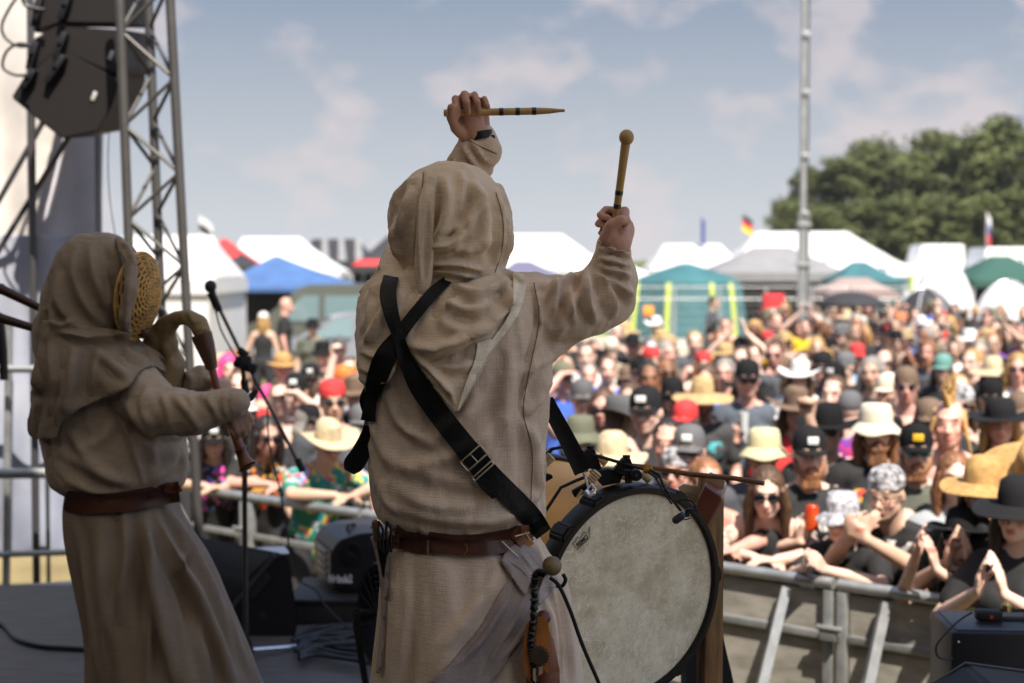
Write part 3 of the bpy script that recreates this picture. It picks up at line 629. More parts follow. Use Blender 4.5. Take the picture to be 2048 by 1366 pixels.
# ================================================================ things on and around the stage
TRS = mat('shaded_truss_alu', (0.085, 0.08, 0.076), 0.5, .5, var=.1, vs=8); BLK = mat('black_paint', (0.012, 0.012, 0.013), 0.6, bump=.25, bs=260, spec=.25); BLS = mat('black_satin', (0.013, 0.013, 0.015), 0.4, spec=.3); CH = mat('chrome', (0.7, 0.7, 0.7), 0.18, 1.0); CB = mat('cable_black', (0.012, 0.012, 0.014), 0.45); GRM = mat('black_grille', (0.016, 0.016, 0.017), .7, bump=.6, bs=300)  # truss tower metal darkened in colour to stand for shade on it
# truss tower (leans a little)
def truss():
    base = PZ(398, 1300, 0.0); d = 7.25
    bot = [P(282, 1150, d), P(345, 1150, d + .22), P(402, 1150, d - .02)]; top = [P(238, -40, d), P(295, -40, d + .22), P(338, -40, d - .02)]
    lines = []
    for b, t_ in zip(bot, top):
        u = (t_ - b); z0 = b - u * (b.z / u.z) if abs(u.z) > 0 else b; lines.append((z0, t_ + u * .15))
    org = lines[0][0].copy(); org.z = 0; t = thing('truss_tower', 'aluminium lattice truss tower between the bagpiper and the sky', 'truss', org)
    lines = [(a - org, b - org) for a, b in lines]
    for a, b in lines: m = MB(); m.tube([a, b], .0245, 12); build(m, 'chord', TRS, t)
    Ln = (lines[0][1] - lines[0][0]).length; st_ = .235; n_ = int(Ln / st_)
    m = MB()
    for (i, j) in ((0, 1), (1, 2), (0, 2)):
        for k in range(n_):
            a = lines[i][0].lerp(lines[i][1], k / n_); b = lines[j][0].lerp(lines[j][1], (k + 1) / n_)
            if k % 2: a = lines[j][0].lerp(lines[j][1], k / n_); b = lines[i][0].lerp(lines[i][1], (k + 1) / n_)
            m.tube([a, b], .010, 8)
    build(m, 'lattice', TRS, t)
    m = MB(); m.box((.15, .05, .02), (.6, .6, .03), None, .004); build(m, 'base_plate', TRS, t)
truss()
# hanging line array
def arrays():
    labs = ['lowest black array loudspeaker of the stack hung left of the truss', 'middle black array loudspeaker above the lowest one', 'topmost black array loudspeaker at the upper picture edge']
    qs = [[(22, 195), (48, 152), (118, 92), (262, 150), (238, 215), (214, 262), (124, 278), (76, 240)],
          [(58, 148), (66, 78), (112, 52), (272, 60), (268, 140), (250, 158), (120, 98)],
          [(66, 66), (84, -60), (140, -90), (282, -80), (274, 48), (118, 46)]]
    MT = mat('array_black', (.012, .010, .0095), .6, bump=.3, bs=200, spec=.25)
    for k, q in enumerate(qs):
        d = 7.7; pts = [P(x * (.93 if x > 200 else 1), y, d) for x, y in q]; c = sum(pts, Vector()) / len(pts); off = Vector((.02, .45, .05)); t = thing('array_speaker', labs[k], 'loudspeaker', c, 'loudspeakers of the hanging array')
        bm = bmesh.new(); a = [bm.verts.new(p - c) for p in pts]; b = [bm.verts.new(p - c + off) for p in pts]; n_ = len(a); bm.faces.new(a); bm.faces.new(b[::-1])
        for i in range(n_): bm.faces.new((a[i], b[i], b[(i + 1) % n_], a[(i + 1) % n_]))
        bmesh.ops.recalc_face_normals(bm, faces=bm.faces[:]); bmesh.ops.bevel(bm, geom=bm.edges[:], offset=.008, segments=2, affect='EDGES'); m = MB(); m.bm(bm); build(m, 'cabinet', MT, t, 30)
        # flying hardware down the rear edge
        hw = [[(95, 165, 130, 112), (46, 180, 70, 140)], [(112, 118, 132, 66), (60, 140, 74, 84)], [(122, 40, 140, -10), (70, 56, 82, -6)]][k]
        for (x0, y0, x1, y1) in hw:
            m = MB(); u = P(x0, y0, d - .02) - c; v = P(x1, y1, d - .02) - c; ax = (v - u); R = ax.to_track_quat('Z', 'Y').to_matrix(); m.box((u + v) / 2, (.07, .035, ax.length), R, .006); build(m, 'fly_bracket', BLS, t)
            m = MB(); m.tube([(u + v) / 2 + Vector((0, -.02, 0)), (u + v) / 2 + Vector((0, -.035, 0))], .012, 10); build(m, 'pin', mat('pale_pin', (.5, .5, .55), .3, .6), t)
        if k < 2:
            m = MB(); u = P([188, 222][k], [192, 110][k], d - .006) - c; m.box(u, (.022, .008, .05), Matrix.Rotation(.4, 3, 'Y'), .002); build(m, 'badge', mat('pale_badge', (.42, .4, .38), .5), t)
    def hang(name, lab, pix, d, r=.008, cat='cable'):
        m = MB(); m.tube([P(x, y, d) for x, y in smoothline(pix, 8)], r, 8); o = build(m, name, CB); tag(o, lab, cat, 'cables looping from the hanging array'); return o
    hang('cable', 'black cable looping out from the topmost array loudspeaker', [(44, -20), (20, 15), (4, 50), (10, 75), (35, 92), (62, 92)], 7.6)
    hang('cable', 'second black cable looping from the middle array loudspeaker to the lowest', [(62, 90), (35, 88), (12, 105), (6, 135), (30, 150), (58, 150)], 7.6)
    hang('cable', 'short thick black cable near the upper edge left of the array', [(44, -10), (52, 10), (75, 18), (90, 20)], 7.6, .012)
    hang('cable', 'thin pale line hanging from the array beside the truss', [(218, 262), (216, 330), (220, 400), (230, 470)], 6.9, .0025)
arrays()
# scaffold poles at the left
SC = mat('scaffold', (0.075, 0.072, 0.075), 0.5, .5)
for lab, a, b, d, r in (('upright scaffold pole left of the bagpiper, behind the drones', (60, -40), (76, 1432), 8.2, .021), ('thin second upright pole behind the bagpiper cape', (92, 640), (100, 1432), 8.18, .011), ('upper scaffold brace slanting up to the array from the left edge', (-30, 450), (150, 130), 8.24, .016), ('lower slanting brace crossing the upright pole', (-30, 545), (152, 250), 8.22, .016), ('grey tent upright behind the truss at the upper left', (195, 200), (206, 1432), 8.4, .02)):
    m = MB(); m.tube([P(*a, d), P(*b, d)], r, 10); o = build(m, 'scaffold_pole', SC if 'grey tent' not in lab else mat('grey_upright', (.2, .2, .21), .6)); tag(o, lab, 'pole', 'scaffold poles at the left of the stage')
m = MB(); m.tube([P(0, 640, 6.2), P(6, 700, 6.2), P(8, 760, 6.2)], .02, 8); m.box(P(2, 700, 6.2), (.03, .03, .12), None, .004); o = build(m, 'cable_drop', CB); tag(o, 'black cable end hanging at the left picture edge', 'cable')
# cloth wings
def sheet(name, lab, pix, d, m_, wav=.02, d2=None):
    poly = pix; lo = np.min(poly, 0); hi = np.max(poly, 0); stp = 14; nx = int((hi[0] - lo[0]) / stp) + 1; ny = int((hi[1] - lo[1]) / stp) + 1; idx = {}; vs = []; fs = []
    for i in range(nx):
        for j in range(ny):
            if inside(poly, lo[0] + (i + .5) * stp, lo[1] + (j + .5) * stp):
                q = []
                for a, b in ((i, j), (i + 1, j), (i + 1, j + 1), (i, j + 1)):
                    if (a, b) not in idx:
                        x = lo[0] + a * stp; y = lo[1] + b * stp; idx[(a, b)] = len(vs); dd = d + (0 if d2 is None else (d2 - d) * (a / nx)); vs.append(P(x, y, dd + wav * math.sin(x * .05 + 1.5 * math.sin(y * .006)) + wav * 1.5 * noise.noise(Vector((x * .012, y * .006, d)))))
                    q.append(idx[(a, b)])
                fs.append(tuple(q))
    cn = {}
    for f in fs:
        for a in f: cn[a] = cn.get(a, 0) + 1
    pa = np.array(list(poly) + [poly[0]], float); px_ = PX([tuple(v) for v in vs])
    for a, c_ in cn.items():
        if c_ < 4:
            best = 1e9
            for k in range(len(pa) - 1):
                u = pa[k]; e = pa[k + 1] - u; tt = np.clip(((px_[a] - u) @ e) / (e @ e), 0, 1); w = u + e * tt; dd = ((px_[a] - w) ** 2).sum()
                if dd < best: best = dd; bp = w
            if best < (stp * 1.8) ** 2: vs[a] = P(bp[0], bp[1], vs[a].y)
    m = MB(); m.add(vs, fs); me = m.mesh(name); o = put(name, me, m_); q = o.modifiers.new('s', 'SOLIDIFY'); q.thickness = .006; q = o.modifiers.new('b', 'SUBSURF'); q.levels = q.render_levels = 1
    tag(o, lab, 'cloth'); return o
sheet('wing_cloth', 'cream canvas stage wing at the upper left edge behind the array', [(-200, -200), (70, -200), (150, 120), (95, 330), (62, 480), (20, 760), (-200, 760)], 8.5, mat('cream_canvas', (0.56, 0.52, 0.48), .85, var=.08, vs=4, bump=.2, bs=30), .03)
sheet('wing_cloth', 'mauve grey shaded canvas panel between the cream cloth and the truss', [(102, 60), (212, 60), (200, 560), (210, 700), (0, 700), (30, 430), (70, 310)], 8.65, mat('mauve_canvas', (0.50, 0.49, 0.53), .85, var=.08, vs=4, bump=.2, bs=30), .02)
sheet('fence_banner', 'blue grey mesh banner tied along the side fence behind the bagpiper', [(-60, 470), (260, 470), (260, 1112), (-60, 1106)], 8.3, mat('bluegrey_mesh', (0.26, 0.285, 0.36), .8, var=.25, vs=1.6, col2=(.38, .38, .42)), .04)
ft = thing('side_fence', 'silver tube fence holding the blue grey banner behind the bagpiper', 'fence', P(60, 1166, 8.15) * 1)
org = ft.location.copy()
for y0, y1, r, dd in ((738, 737, .022, 7.9), (948, 944, .03, 7.9), (1186, 1162, .028, 7.7)):
    m = MB(); m.tube([P(-80, y0, dd) - org, P(300, y1, dd) - org], r, 12); build(m, 'rail', AL, ft)
for x0, x1 in ((18, 12), (250, 250)):
    m = MB(); m.tube([P(x0, 640, 8.05) - org, P(x1, 1185, 8.05) - org], .022, 10); build(m, 'post', AL, ft)
m = MB(); m.tube([P(-80, 1112, 8.0) - org, P(150, 1104, 8.0) - org], .018, 10); build(m, 'rail', AL, ft)
# ---------------- microphone stand
def micstand():
    d = 5.6; MS = mat('stand_metal', (0.10, 0.085, 0.075), .38, .7); base = P(492, 1278, d); t = thing('microphone_stand', 'microphone stand with slanting boom right of the bagpiper', 'microphone stand', (base.x, d, STZ)); o_ = t.location.copy(); q = lambda x, y, dd=d: P(x, y, dd) - o_
    m = MB(); m.tube([q(492, 1290), q(489, 1000), q(486, 730)], [.0115, .0105, .0085], 12); build(m, 'pole', MS, t)
    m = MB(); m.tube([q(436, 612), q(494, 730), q(548, 830), q(604, 940)], .0075, 10); build(m, 'boom', MS, t)
    m = MB(); m.tube([q(594, 918), q(606, 943)], .014, 10); build(m, 'grip', BLK, t)
    m = MB(); m.box(q(489, 725), (.05, .05, .055), .4, .01); m.tube([q(470, 722), q(512, 740)], .021, 12); m.tube([q(478, 700), q(494, 712)], .016, 10); m.tube([q(488, 760), q(492, 790)], .016, 10); m.tube([q(505, 738, d - .02), q(505, 738, d - .06)], .018, 10); build(m, 'clutch', BLK, t)
    m = MB(); m.tube([q(484, 1262), q(498, 1308)], [.022, .024], 12); build(m, 'base_collar', BLK, t)
    for (x, y, dd, c_) in ((606, 1296, 5.75, 0), (528, 1366, 5.15, 1), (430, 1330, 5.7, 2)):
        e = q(x, y, dd); e.z = .012; s_ = q(494, 1300); m = MB(); m.tube([s_, e], .009, 10); l_ = build(m, 'leg', CH, t); m = MB(); dr = (e - s_).normalized(); m.tube([e - dr * .03, e + dr * .03], .014, 10); build(m, 'rubber_foot', BLK, l_)
    mt = thing('microphone', 'round headed vocal microphone at the top of the boom', 'microphone', P(422, 575, d)); o2 = mt.location.copy(); w = lambda x, y: P(x, y, d) - o2
    m = MB(); m.ball(w(421, 573), (.0235, .0235, .026), 18, 12); build(m, 'grille', GRM, mt)
    m = MB(); m.tube([w(422, 585), w(425, 592), w(432, 618)], [.02, .0155, .011], 14); build(m, 'handle', BLS, mt)
    m = MB(); m.tube([w(424, 590), w(440, 622)], [.016, .012], 12); build(m, 'clip', BLK, mt)
    m = MB(); m.tube([P(x, y, d - .02) for x, y in smoothline([(430, 615), (442, 660), (470, 712), (480, 730)], 8)] + [P(x, y, d - .015) for x, y in smoothline([(484, 745), (490, 760), (494, 900), (491, 1100), (489, 1290)], 8)], .0035, 8); o = build(m, 'microphone_cable', CB); tag(o, 'thin black cable wound down the microphone stand pole', 'cable')
    m = MB(); m.tube([P(x, y, d + .02) for x, y in smoothline([(534, 815), (540, 900), (560, 980), (572, 1050), (590, 1150), (632, 1180), (650, 1210), (690, 1250), (730, 1268)], 8)], .0035, 8); o = build(m, 'microphone_cable', CB); tag(o, 'thin black cable dropping from the boom to the cable heap', 'cable')
micstand()
# ---------------- floor wedge monitor
def wedge(label, org, rz, s=1.0, side_d=None):
    t = thing('stage_monitor', label, 'stage monitor', org, 'floor monitors'); t.rotation_euler = (0, 0, rz); w = .62 * s
    prof = [(0, 0), (.50, 0), (.56, .06), (.52, .30), (.44, .36), (.36, .37), (.10, .20), (.03, .10)]
    prof = [(x * s, z * s) for x, z in prof]; bm = bmesh.new(); a = [bm.verts.new((x, 0, z)) for x, z in prof]; b = [bm.verts.new((x, w, z)) for x, z in prof]; n_ = len(prof); bm.faces.new(a); bm.faces.new(b[::-1])
    for i in range(n_): bm.faces.new((a[i], b[i], b[(i + 1) % n_], a[(i + 1) % n_]))
    bmesh.ops.recalc_face_normals(bm, faces=bm.faces[:]); bmesh.ops.bevel(bm, geom=bm.edges[:], offset=.012 * s, segments=3, affect='EDGES'); m = MB(); m.bm(bm); build(m, 'cabinet', BLK, t, 40)
    m = MB(); A = Vector((.36 * s, .04, .376 * s)); B = Vector((.10 * s, .04, .208 * s)); nn = Vector((-.17, 0, .26)).normalized() * .01; m.prism([A, B, B + Vector((0, w - .08, 0)), A + Vector((0, w - .08, 0))], nn); build(m, 'grille', GRM, t)
    m = MB(); 
    for sy in (-.004, w + .004): m.box((.3 * s, sy, .25 * s), (.13 * s, .012, .035 * s), Matrix.Rotation(-.55, 3, 'Y'), .005)
    build(m, 'handle', DK, t)
    m = MB(); m.lathe([(.001, 0), (.016 * s, 0), (.016 * s, .01), (.001, .01)], Matrix.Translation((.30 * s, -.002, .1 * s)) @ Matrix.Rotation(math.pi / 2, 4, 'X'), 14); build(m, 'socket', DK, t)
    return t
def wedge_px(label, pix, d, off, extra=None):
    """wedge whose near side has this outline"""
    pts = [P(x, y, d) for x, y in pix]; c = sum(pts, Vector()) / len(pts); c.z = min(p.z for p in pts); t = thing('stage_monitor', label, 'stage monitor', c, 'floor monitors')
    bm = bmesh.new(); a = [bm.verts.new(p - c) for p in pts]; b = [bm.verts.new(p - c + Vector(off)) for p in pts]; n_ = len(a); bm.faces.new(a); bm.faces.new(b[::-1])
    for i in range(n_): bm.faces.new((a[i], b[i], b[(i + 1) % n_], a[(i + 1) % n_]))
    bmesh.ops.recalc_face_normals(bm, faces=bm.faces[:]); bmesh.ops.bevel(bm, geom=bm.edges[:], offset=.012, segments=3, affect='EDGES'); m = MB(); m.bm(bm); build(m, 'cabinet', BLK, t, 40)
    return t, c
t, c = wedge_px('black wedge monitor on the stage floor behind the microphone stand', [(455, 1318), (450, 1260), (462, 1215), (505, 1150), (548, 1110), (570, 1104), (582, 1125), (598, 1230), (596, 1270), (560, 1312), (510, 1322)], 5.95, (-.62, .52, 0))
m = MB(); u = P(500, 1192, 5.94) - c; v = P(535, 1150, 5.94) - c; m.tube([u, v], .02, 8, flat=(Vector((0, 1, 0)), .3)); build(m, 'handle', DK, t)
m = MB(); u = P(524, 1232, 5.945) - c; m.tube([u, u + Vector((0, .012, 0))], .016, 14); build(m, 'socket', DK, t)
m = MB(); u = P(470, 1180, 5.95) - c; m.prism([P(459, 1212, 5.93) - c, P(547, 1106, 5.93) - c, P(553, 1112, 5.93) - c, P(466, 1217, 5.93) - c], (0, -.008, 0)); build(m, 'trim', mat('grey_trim', (.05, .05, .055), .4), t)
m = MB(); c = P(558, 1107, 6.15); m.box(c + Vector((-.03, 0, .012)), (.13, .16, .004), .3); o = build(m, 'set_list', mat('paper', (.55, .56, .6), .8)); tag(o, 'sheet of white paper lying on the wedge monitor top', 'paper')
# ---------------- smoke machine on its case
def fogger():
    d = 6.3; pix = [(665, 1178), (664, 1105), (678, 1082), (718, 1068), (790, 1064), (800, 1175)]; pts = [P(x, y, d) for x, y in pix]; c = P(730, 1180, d); t = thing('smoke_machine', 'black smoke machine with round fan vent behind the drummer hip', 'smoke machine', c)
    bm = bmesh.new(); a = [bm.verts.new(p - c) for p in pts]; off = Vector((-.13, .36, .0)); b = [bm.verts.new(p - c + off) for p in pts]; n_ = len(a); bm.faces.new(a); bm.faces.new(b[::-1])
    for i in range(n_): bm.faces.new((a[i], b[i], b[(i + 1) % n_], a[(i + 1) % n_]))
    bmesh.ops.recalc_face_normals(bm, faces=bm.faces[:]); bmesh.ops.bevel(bm, geom=bm.edges[:], offset=.008, segments=2, affect='EDGES'); m = MB(); m.bm(bm); build(m, 'body', mat('fog_body', (.016, .016, .019), .4, spec=.35), t, 30)
    m = MB(); u = P(704, 1106, d - .006) - c; R = Matrix.Translation(u) @ Matrix.Rotation(math.pi / 2, 4, 'X'); m.lathe([(.001, -.002), (.047, -.002), (.047, .006), (.001, .006)], R, 28); v_ = build(m, 'fan_vent', DK, t)
    m = MB()
    for r in (.014, .024, .034, .044): m.lathe([(r, .004), (r + .003, .004), (r + .003, .012), (r, .012)], R, 28, True)
    build(m, 'guard', BLS, v_)
    cu = bpy.data.curves.new('lettering', 'FONT'); cu.body = 'Nebula2'; cu.size = .05; cu.extrude = .001; cu.align_x = 'CENTER'; cu.offset = .0015
    to = bpy.data.objects.new('lettering', cu); COL.objects.link(to); dg = bpy.context.evaluated_depsgraph_get(); me = bpy.data.meshes.new_from_object(to.evaluated_get(dg)); bpy.data.objects.remove(to); me.materials.clear(); me.materials.append(mat('white_letter', (.75, .75, .78), .5)); to = bpy.data.objects.new('lettering', me); COL.objects.link(to); to.parent = t; to.location = P(681, 1165, d - .012) - c; to.rotation_euler = (math.pi / 2, 0, 0); to.scale = (.62, 1, 1)
    # rear panel and controls on the left side
    m = MB(); A = [P(666, 1170, d) + off * .06, P(665, 1105, d) + off * .06, P(665, 1105, d) + off * .9, P(666, 1170, d) + off * .9]; m.prism([p - c for p in A], (-.006, -.003, 0)); build(m, 'control_panel', mat('grey_panel', (.06, .06, .065), .4), t)
    for k in range(4):
        m = MB(); m.box(P(665, 1112 + k * 15, d) + off * .45 - c + Vector((-.008, -.004, 0)), (.01, .18, .016), math.atan2(off.y, off.x) - math.pi / 2, .002); build(m, 'display', mat('pale_panel', (.2, .2, .22), .35), t)
    for x in (695, 745):
        m = MB(); m.tube([P(x, 1066, d + .12) - c, P(x, 1052, d + .12) - c, P(x + 12, 1048, d + .2) - c, P(x + 22, 1052, d + .28) - c, P(x + 22, 1062, d + .28) - c], .006, 8); build(m, 'handle', DK, t)
    m = MB(); m.box((-.02, .1, -.095), (.62, .52, .15), .0, .01); m.box((-.02, -.165, -.014), (.64, .012, .02), None, .003)
    o = build(m, 'flight_case', mat('case_black', (.015, .015, .016), .6)); o.location = c; tag(o, 'flat black case under the smoke machine', 'case')
fogger()
# ---------------- floor fan with stand
def fan():
    d = 4.6; c = P(800, 1235, d); t = thing('floor_fan', 'black drum fan on tube feet half behind the drummer skirt', 'fan', c); R = Matrix.Rotation(math.radians(-62), 4, 'Z') @ Matrix.Rotation(math.pi / 2, 4, 'X'); r = .185
    m = MB(); m.lathe([(r - .012, -.07), (r, -.075), (r + .006, 0), (r, .075), (r - .012, .07), (r - .016, 0)], R, 40, True); build(m, 'drum_ring', BLS, t, 50)
    m = MB()
    for s_ in (-.07, .07):
        for q in range(1, 9): rr = r * q / 9; m.tube([R @ Vector((rr * math.cos(a), rr * math.sin(a), s_)) for a in np.linspace(0, 2 * math.pi, 33)], .0016, 5, False)
        for q in range(20): a = q * math.pi / 10; m.tube([R @ Vector((.03 * math.cos(a), .03 * math.sin(a), s_)), R @ Vector((r * math.cos(a), r * math.sin(a), s_))], .0016, 5, False)
    build(m, 'guard', BLS, t)
    m = MB(); m.lathe([(.001, -.03), (.04, -.03), (.04, .03), (.001, .03)], R, 20)
    for q in range(5):
        a = q * 2 * math.pi / 5; m.prism([R @ Vector((.035 * math.cos(a - .2), .035 * math.sin(a - .2), -.015)), R @ Vector((.15 * math.cos(a - .1), .15 * math.sin(a - .1), -.03)), R @ Vector((.155 * math.cos(a + .55), .155 * math.sin(a + .55), .01)), R @ Vector((.035 * math.cos(a + .4), .035 * math.sin(a + .4), .02))], R.to_3x3() @ Vector((0, 0, .004)))
    build(m, 'blade', GRM, t)
    m = MB(); fz = STZ + .012
    for sx, pp in ((0, [(716, 1225), (712, 1250), (722, 1310), (732, 1372)]), (1, [(830, 1230), (842, 1300), (850, 1372)])): m.tube([P(x, y, d - .1) - c for x, y in pp] + [Vector((P(pp[-1][0], 1372, d - .1).x - c.x, -.12, fz - c.z))], .011, 10)
    m.tube([Vector((-.15, -.12, fz - c.z)), Vector((.1, -.12, fz - c.z))], .011, 10)
    m.tube([P(713, 1228, d - .1) - c, P(742, 1228, d) - c], .016, 10); build(m, 'stand', BLK, t)
fan()
# ---------------- cables on the floor
def fcable(label, pix, r=.0075, z=.006, m_=CB, n='floor_cable'):
    m = MB(); pts = [PZ(x, y, STZ + r + z) for x, y in smoothline(pix, 8)]; m.tube(pts, r, 8); o = build(m, n, m_); tag(o, label, 'cable', 'cables on the stage floor')
fcable('thick black cable snaking in from the left edge to the bagpiper skirt', [(-20, 1243), (10, 1252), (35, 1278), (80, 1292), (130, 1296), (200, 1300), (300, 1310)], .0105, mat('cable_blue', (.02, .02, .03), .35) and 0)
rnd = random.Random(3)
for k, lab in enumerate(['uppermost loop of the black cable heap right of the wedge', 'second loop of the black cable heap', 'third loop of the heap, nearest the wedge corner', 'fourth loop, ending behind the fan foot', 'fifth loop of the heap, bowed toward the camera', 'lowest loop of the heap close to the fan', 'outer loop of the heap reaching the smoke machine case']):
    y = 1262 + k * 7; fcable(lab, [(590 + rnd.uniform(-6, 14), y + 12), (630, y - 6 + rnd.uniform(-6, 6)), (680, y - 10 + rnd.uniform(-8, 8)), (740, y - 14 + rnd.uniform(-6, 6)), (790, y - 4), (760, y + 12 + rnd.uniform(0, 10)), (690, y + 12 + rnd.uniform(-4, 8)), (630, y + 6), (598, y + 14)], .009, .004 + k * .004)
# ---------------- black case and wedge at the lower right
def rcase():
    d = 4.35; t = thing('haze_machine', 'black road case box with handle and cable at the lower right corner', 'case', P(1905, 1340, d)); c = t.location.copy()
    tl = P(1906, 1262, d); w = .62; h = .34
    ctr = tl + Vector((w / 2, .11, -h / 2)) - c
    m = MB(); m.box(ctr, (w, .28, h), -.06, .012); build(m, 'body', BLS, t, 30)
    m = MB(); m.box(ctr + Vector((0, 0, h / 2 + .001)), (w - .04, .25, .006), -.06, .002); build(m, 'lid', mat('bluish_lid', (.025, .027, .034), .4, bump=.2, bs=80), t)  # lid slightly lighter and bluer than the body
    m = MB(); u = P(1977, 1230, d + .1) - c; m.box(u, (.08, .05, .034), -.1, .008); cl = build(m, 'plug', BLK, t); m = MB(); m.box(u + Vector((.0, -.028, 0)), (.01, .004, .01)); build(m, 'switch', TR, cl)
    m = MB(); u = P(2026, 1232, d + .12) - c; m.box(u + Vector((0, 0, -.01)), (.09, .03, .012), -.1, .004); m.tube([u + Vector((-.04, 0, 0)), u + Vector((-.04, 0, .018)), u + Vector((.04, 0, .018)), u + Vector((.04, 0, 0))], .006, 8); build(m, 'handle', DK, t)
    m = MB(); m.lathe([(.004, 0), (.016, 0), (.016, .02), (.008, .03), (.004, .03)], Matrix.Translation(P(2013, 1222, d + .12) - c), 16); build(m, 'knob', mat('brass', (.45, .33, .12), .3, .9), t)
    m = MB(); m.tube([P(x, y, d - .05) for x, y in smoothline([(1945, 1224), (1915, 1244), (1880, 1280), (1872, 1300), (1880, 1316), (1905, 1318)], 8)], .0035, 8); o = build(m, 'power_cable', CB); tag(o, 'thin black cable looping from the plug down the left side of the black case', 'cable')
    m = MB()
    for x in (1917, 1980): m.ball(P(x, 1284, d - .014) - c, .004)
    build(m, 'bolt', CH, t)
rcase()
t, c = wedge_px('black wedge monitor at the bottom right corner before the case', [(1850, 1378), (1930, 1327), (2110, 1352), (2120, 1500), (1850, 1500)], 3.9, (.0, -.3, .0))
m = MB(); m.tube([P(1852, 1376, 3.9) - c, P(1930, 1326, 3.9) - c, P(2110, 1350, 3.9) - c], .004, 8); build(m, 'trim', MC['grey_trim'], t)
# ================================================================ people
UPZ = Vector((0, 0, 1))
def hand(m, w, dr, pn, curl=0.6, side=1, s=1.0, thumb=0.5, spread=.06):
    """palm and five fingers: w wrist, dr along the palm, pn out of the palm (fingers curl that way), side: thumb at side*(dr x pn)"""
    w = Vector(w); dr = Vector(dr).normalized(); pn = Vector(pn); pn = (pn - dr * pn.dot(dr)).normalized(); sd_ = dr.cross(pn) * side
    for k, (o, ln, fl, r) in enumerate(((.030, .088, (.042, .026, .021), .0088), (.010, .092, (.046, .030, .022), .0090), (-.010, .088, (.042, .028, .021), .0086), (-.029, .080, (.033, .021, .018), .0076))):
        a = w + sd_ * o * .55 * s + dr * .005 * s; kn = w + sd_ * o * s + dr * ln * s - pn * .004 * s
        m.cone(a, .0135 * s, kn, .0118 * s, 10, 3)
        p = kn; ang = 0; sp = spread * (1.2 - k * .8)
        for j, L_ in enumerate(fl):
            ang += curl * (1.0 if j else .9) * 1.05; v = (dr * math.cos(ang) + pn * math.sin(ang) + sd_ * sp).normalized(); q = p + v * L_ * s; m.cone(p, r * s * (1.05 - .08 * j), q, r * s * (.98 - .1 * j), 10, 3); p = q
    m.cone(w + pn * .004, .018 * s, w + dr * .055 * s + pn * .008 * s, .017 * s, 10, 3)
    if thumb is None: return
    a = w + sd_ * .018 * s + dr * .015 * s + pn * .008 * s; b = a + (dr * .7 + sd_ * .62 + pn * .3 * thumb).normalized() * .042 * s; c = b + (dr * .85 + sd_ * .25 + pn * .6 * thumb).normalized() * .034 * s; e = c + (dr * .85 - sd_ * .15 * thumb + pn * .8 * thumb).normalized() * .026 * s
    m.cone(a, .016 * s, b, .0125 * s, 10, 3); m.cone(b, .0115 * s, c, .0105 * s, 10, 3); m.cone(c, .0105 * s, e, .0088 * s, 10, 3)
def head(m, M, fem=0):
    q = lambda *p: M @ Vector(p); R = M.to_3x3()
    m.ball(q(0, .014, .032), (.076, .094, .100), 20, 14, R); m.ball(q(0, -.028, -.03), (.060 - .004 * fem, .066, .080), 18, 12, R); m.ball(q(0, -.068, -.088), (.026 - .005 * fem, .022, .020), 12, 8, R)
    m.cone(q(0, -.094, .012), .008, q(0, -.115, -.024), .0125, 10, 3); m.cone(q(-.012, -.1, -.028), .008, q(.012, -.1, -.028), .008, 8, 3)
    m.cone(q(-.036, -.076, .038), .014, q(.036, -.076, .038), .014, 10, 3)
    for s in (-1, 1):
        m.ball(q(.079 * s, .012, -.002), (.011, .020, .031), 10, 8, R); m.ball(q(.038 * s, -.062, -.022), (.024, .024, .024), 10, 8, R); m.cone(q(.05 * s, .0, -.05), .022, q(.02 * s, -.06, -.085), .018, 10, 3)
        m.ball(q(.031 * s, -.080, .014), (.0125, .010, .010), 10, 8, R)
    m.cone(q(-.016, -.092, -.054), .0095, q(.016, -.092, -.054), .0095, 8, 3); m.cone(q(-.011, -.091, -.064), .009, q(.011, -.091, -.064), .009, 8, 3)
def facetint(me, M, brow=(.16, .09, .05)):
    co = getco(me); Mi = np.array(M.inverted()); l = co @ Mi[:3, :3].T + Mi[:3, 3]; n_ = len(co); c = np.ones((n_, 4), np.float32)
    fr = l[:, 1] < -.06
    def ell(cx, cz, rx, rz): return fr & ((((l[:, 0] - cx) / rx) ** 2 + ((l[:, 2] - cz) / rz) ** 2) < 1)
    ck = np.exp(-(((np.abs(l[:, 0]) - .04) / .02) ** 2 + ((l[:, 2] + .02) / .022) ** 2)) * fr * .25
    c[:, 1] -= ck; c[:, 2] -= ck
    hd = (np.abs(l[:, 0]) < .12) & (l[:, 2] > -.13) & (np.abs(l[:, 1]) < .15)
    c[ell(0, -.058, .024, .012)] = (.85, .48, .45, 1)
    for s in (-1, 1): c[ell(.031 * s, .014, .011, .006)] = (.34, .28, .26, 1); c[ell(.034 * s, .039, .021, .0065)] = (*brow, 1)
    a = me.color_attributes.new('tint', 'FLOAT_COLOR', 'POINT'); a.data.foreach_set('color', c.ravel())
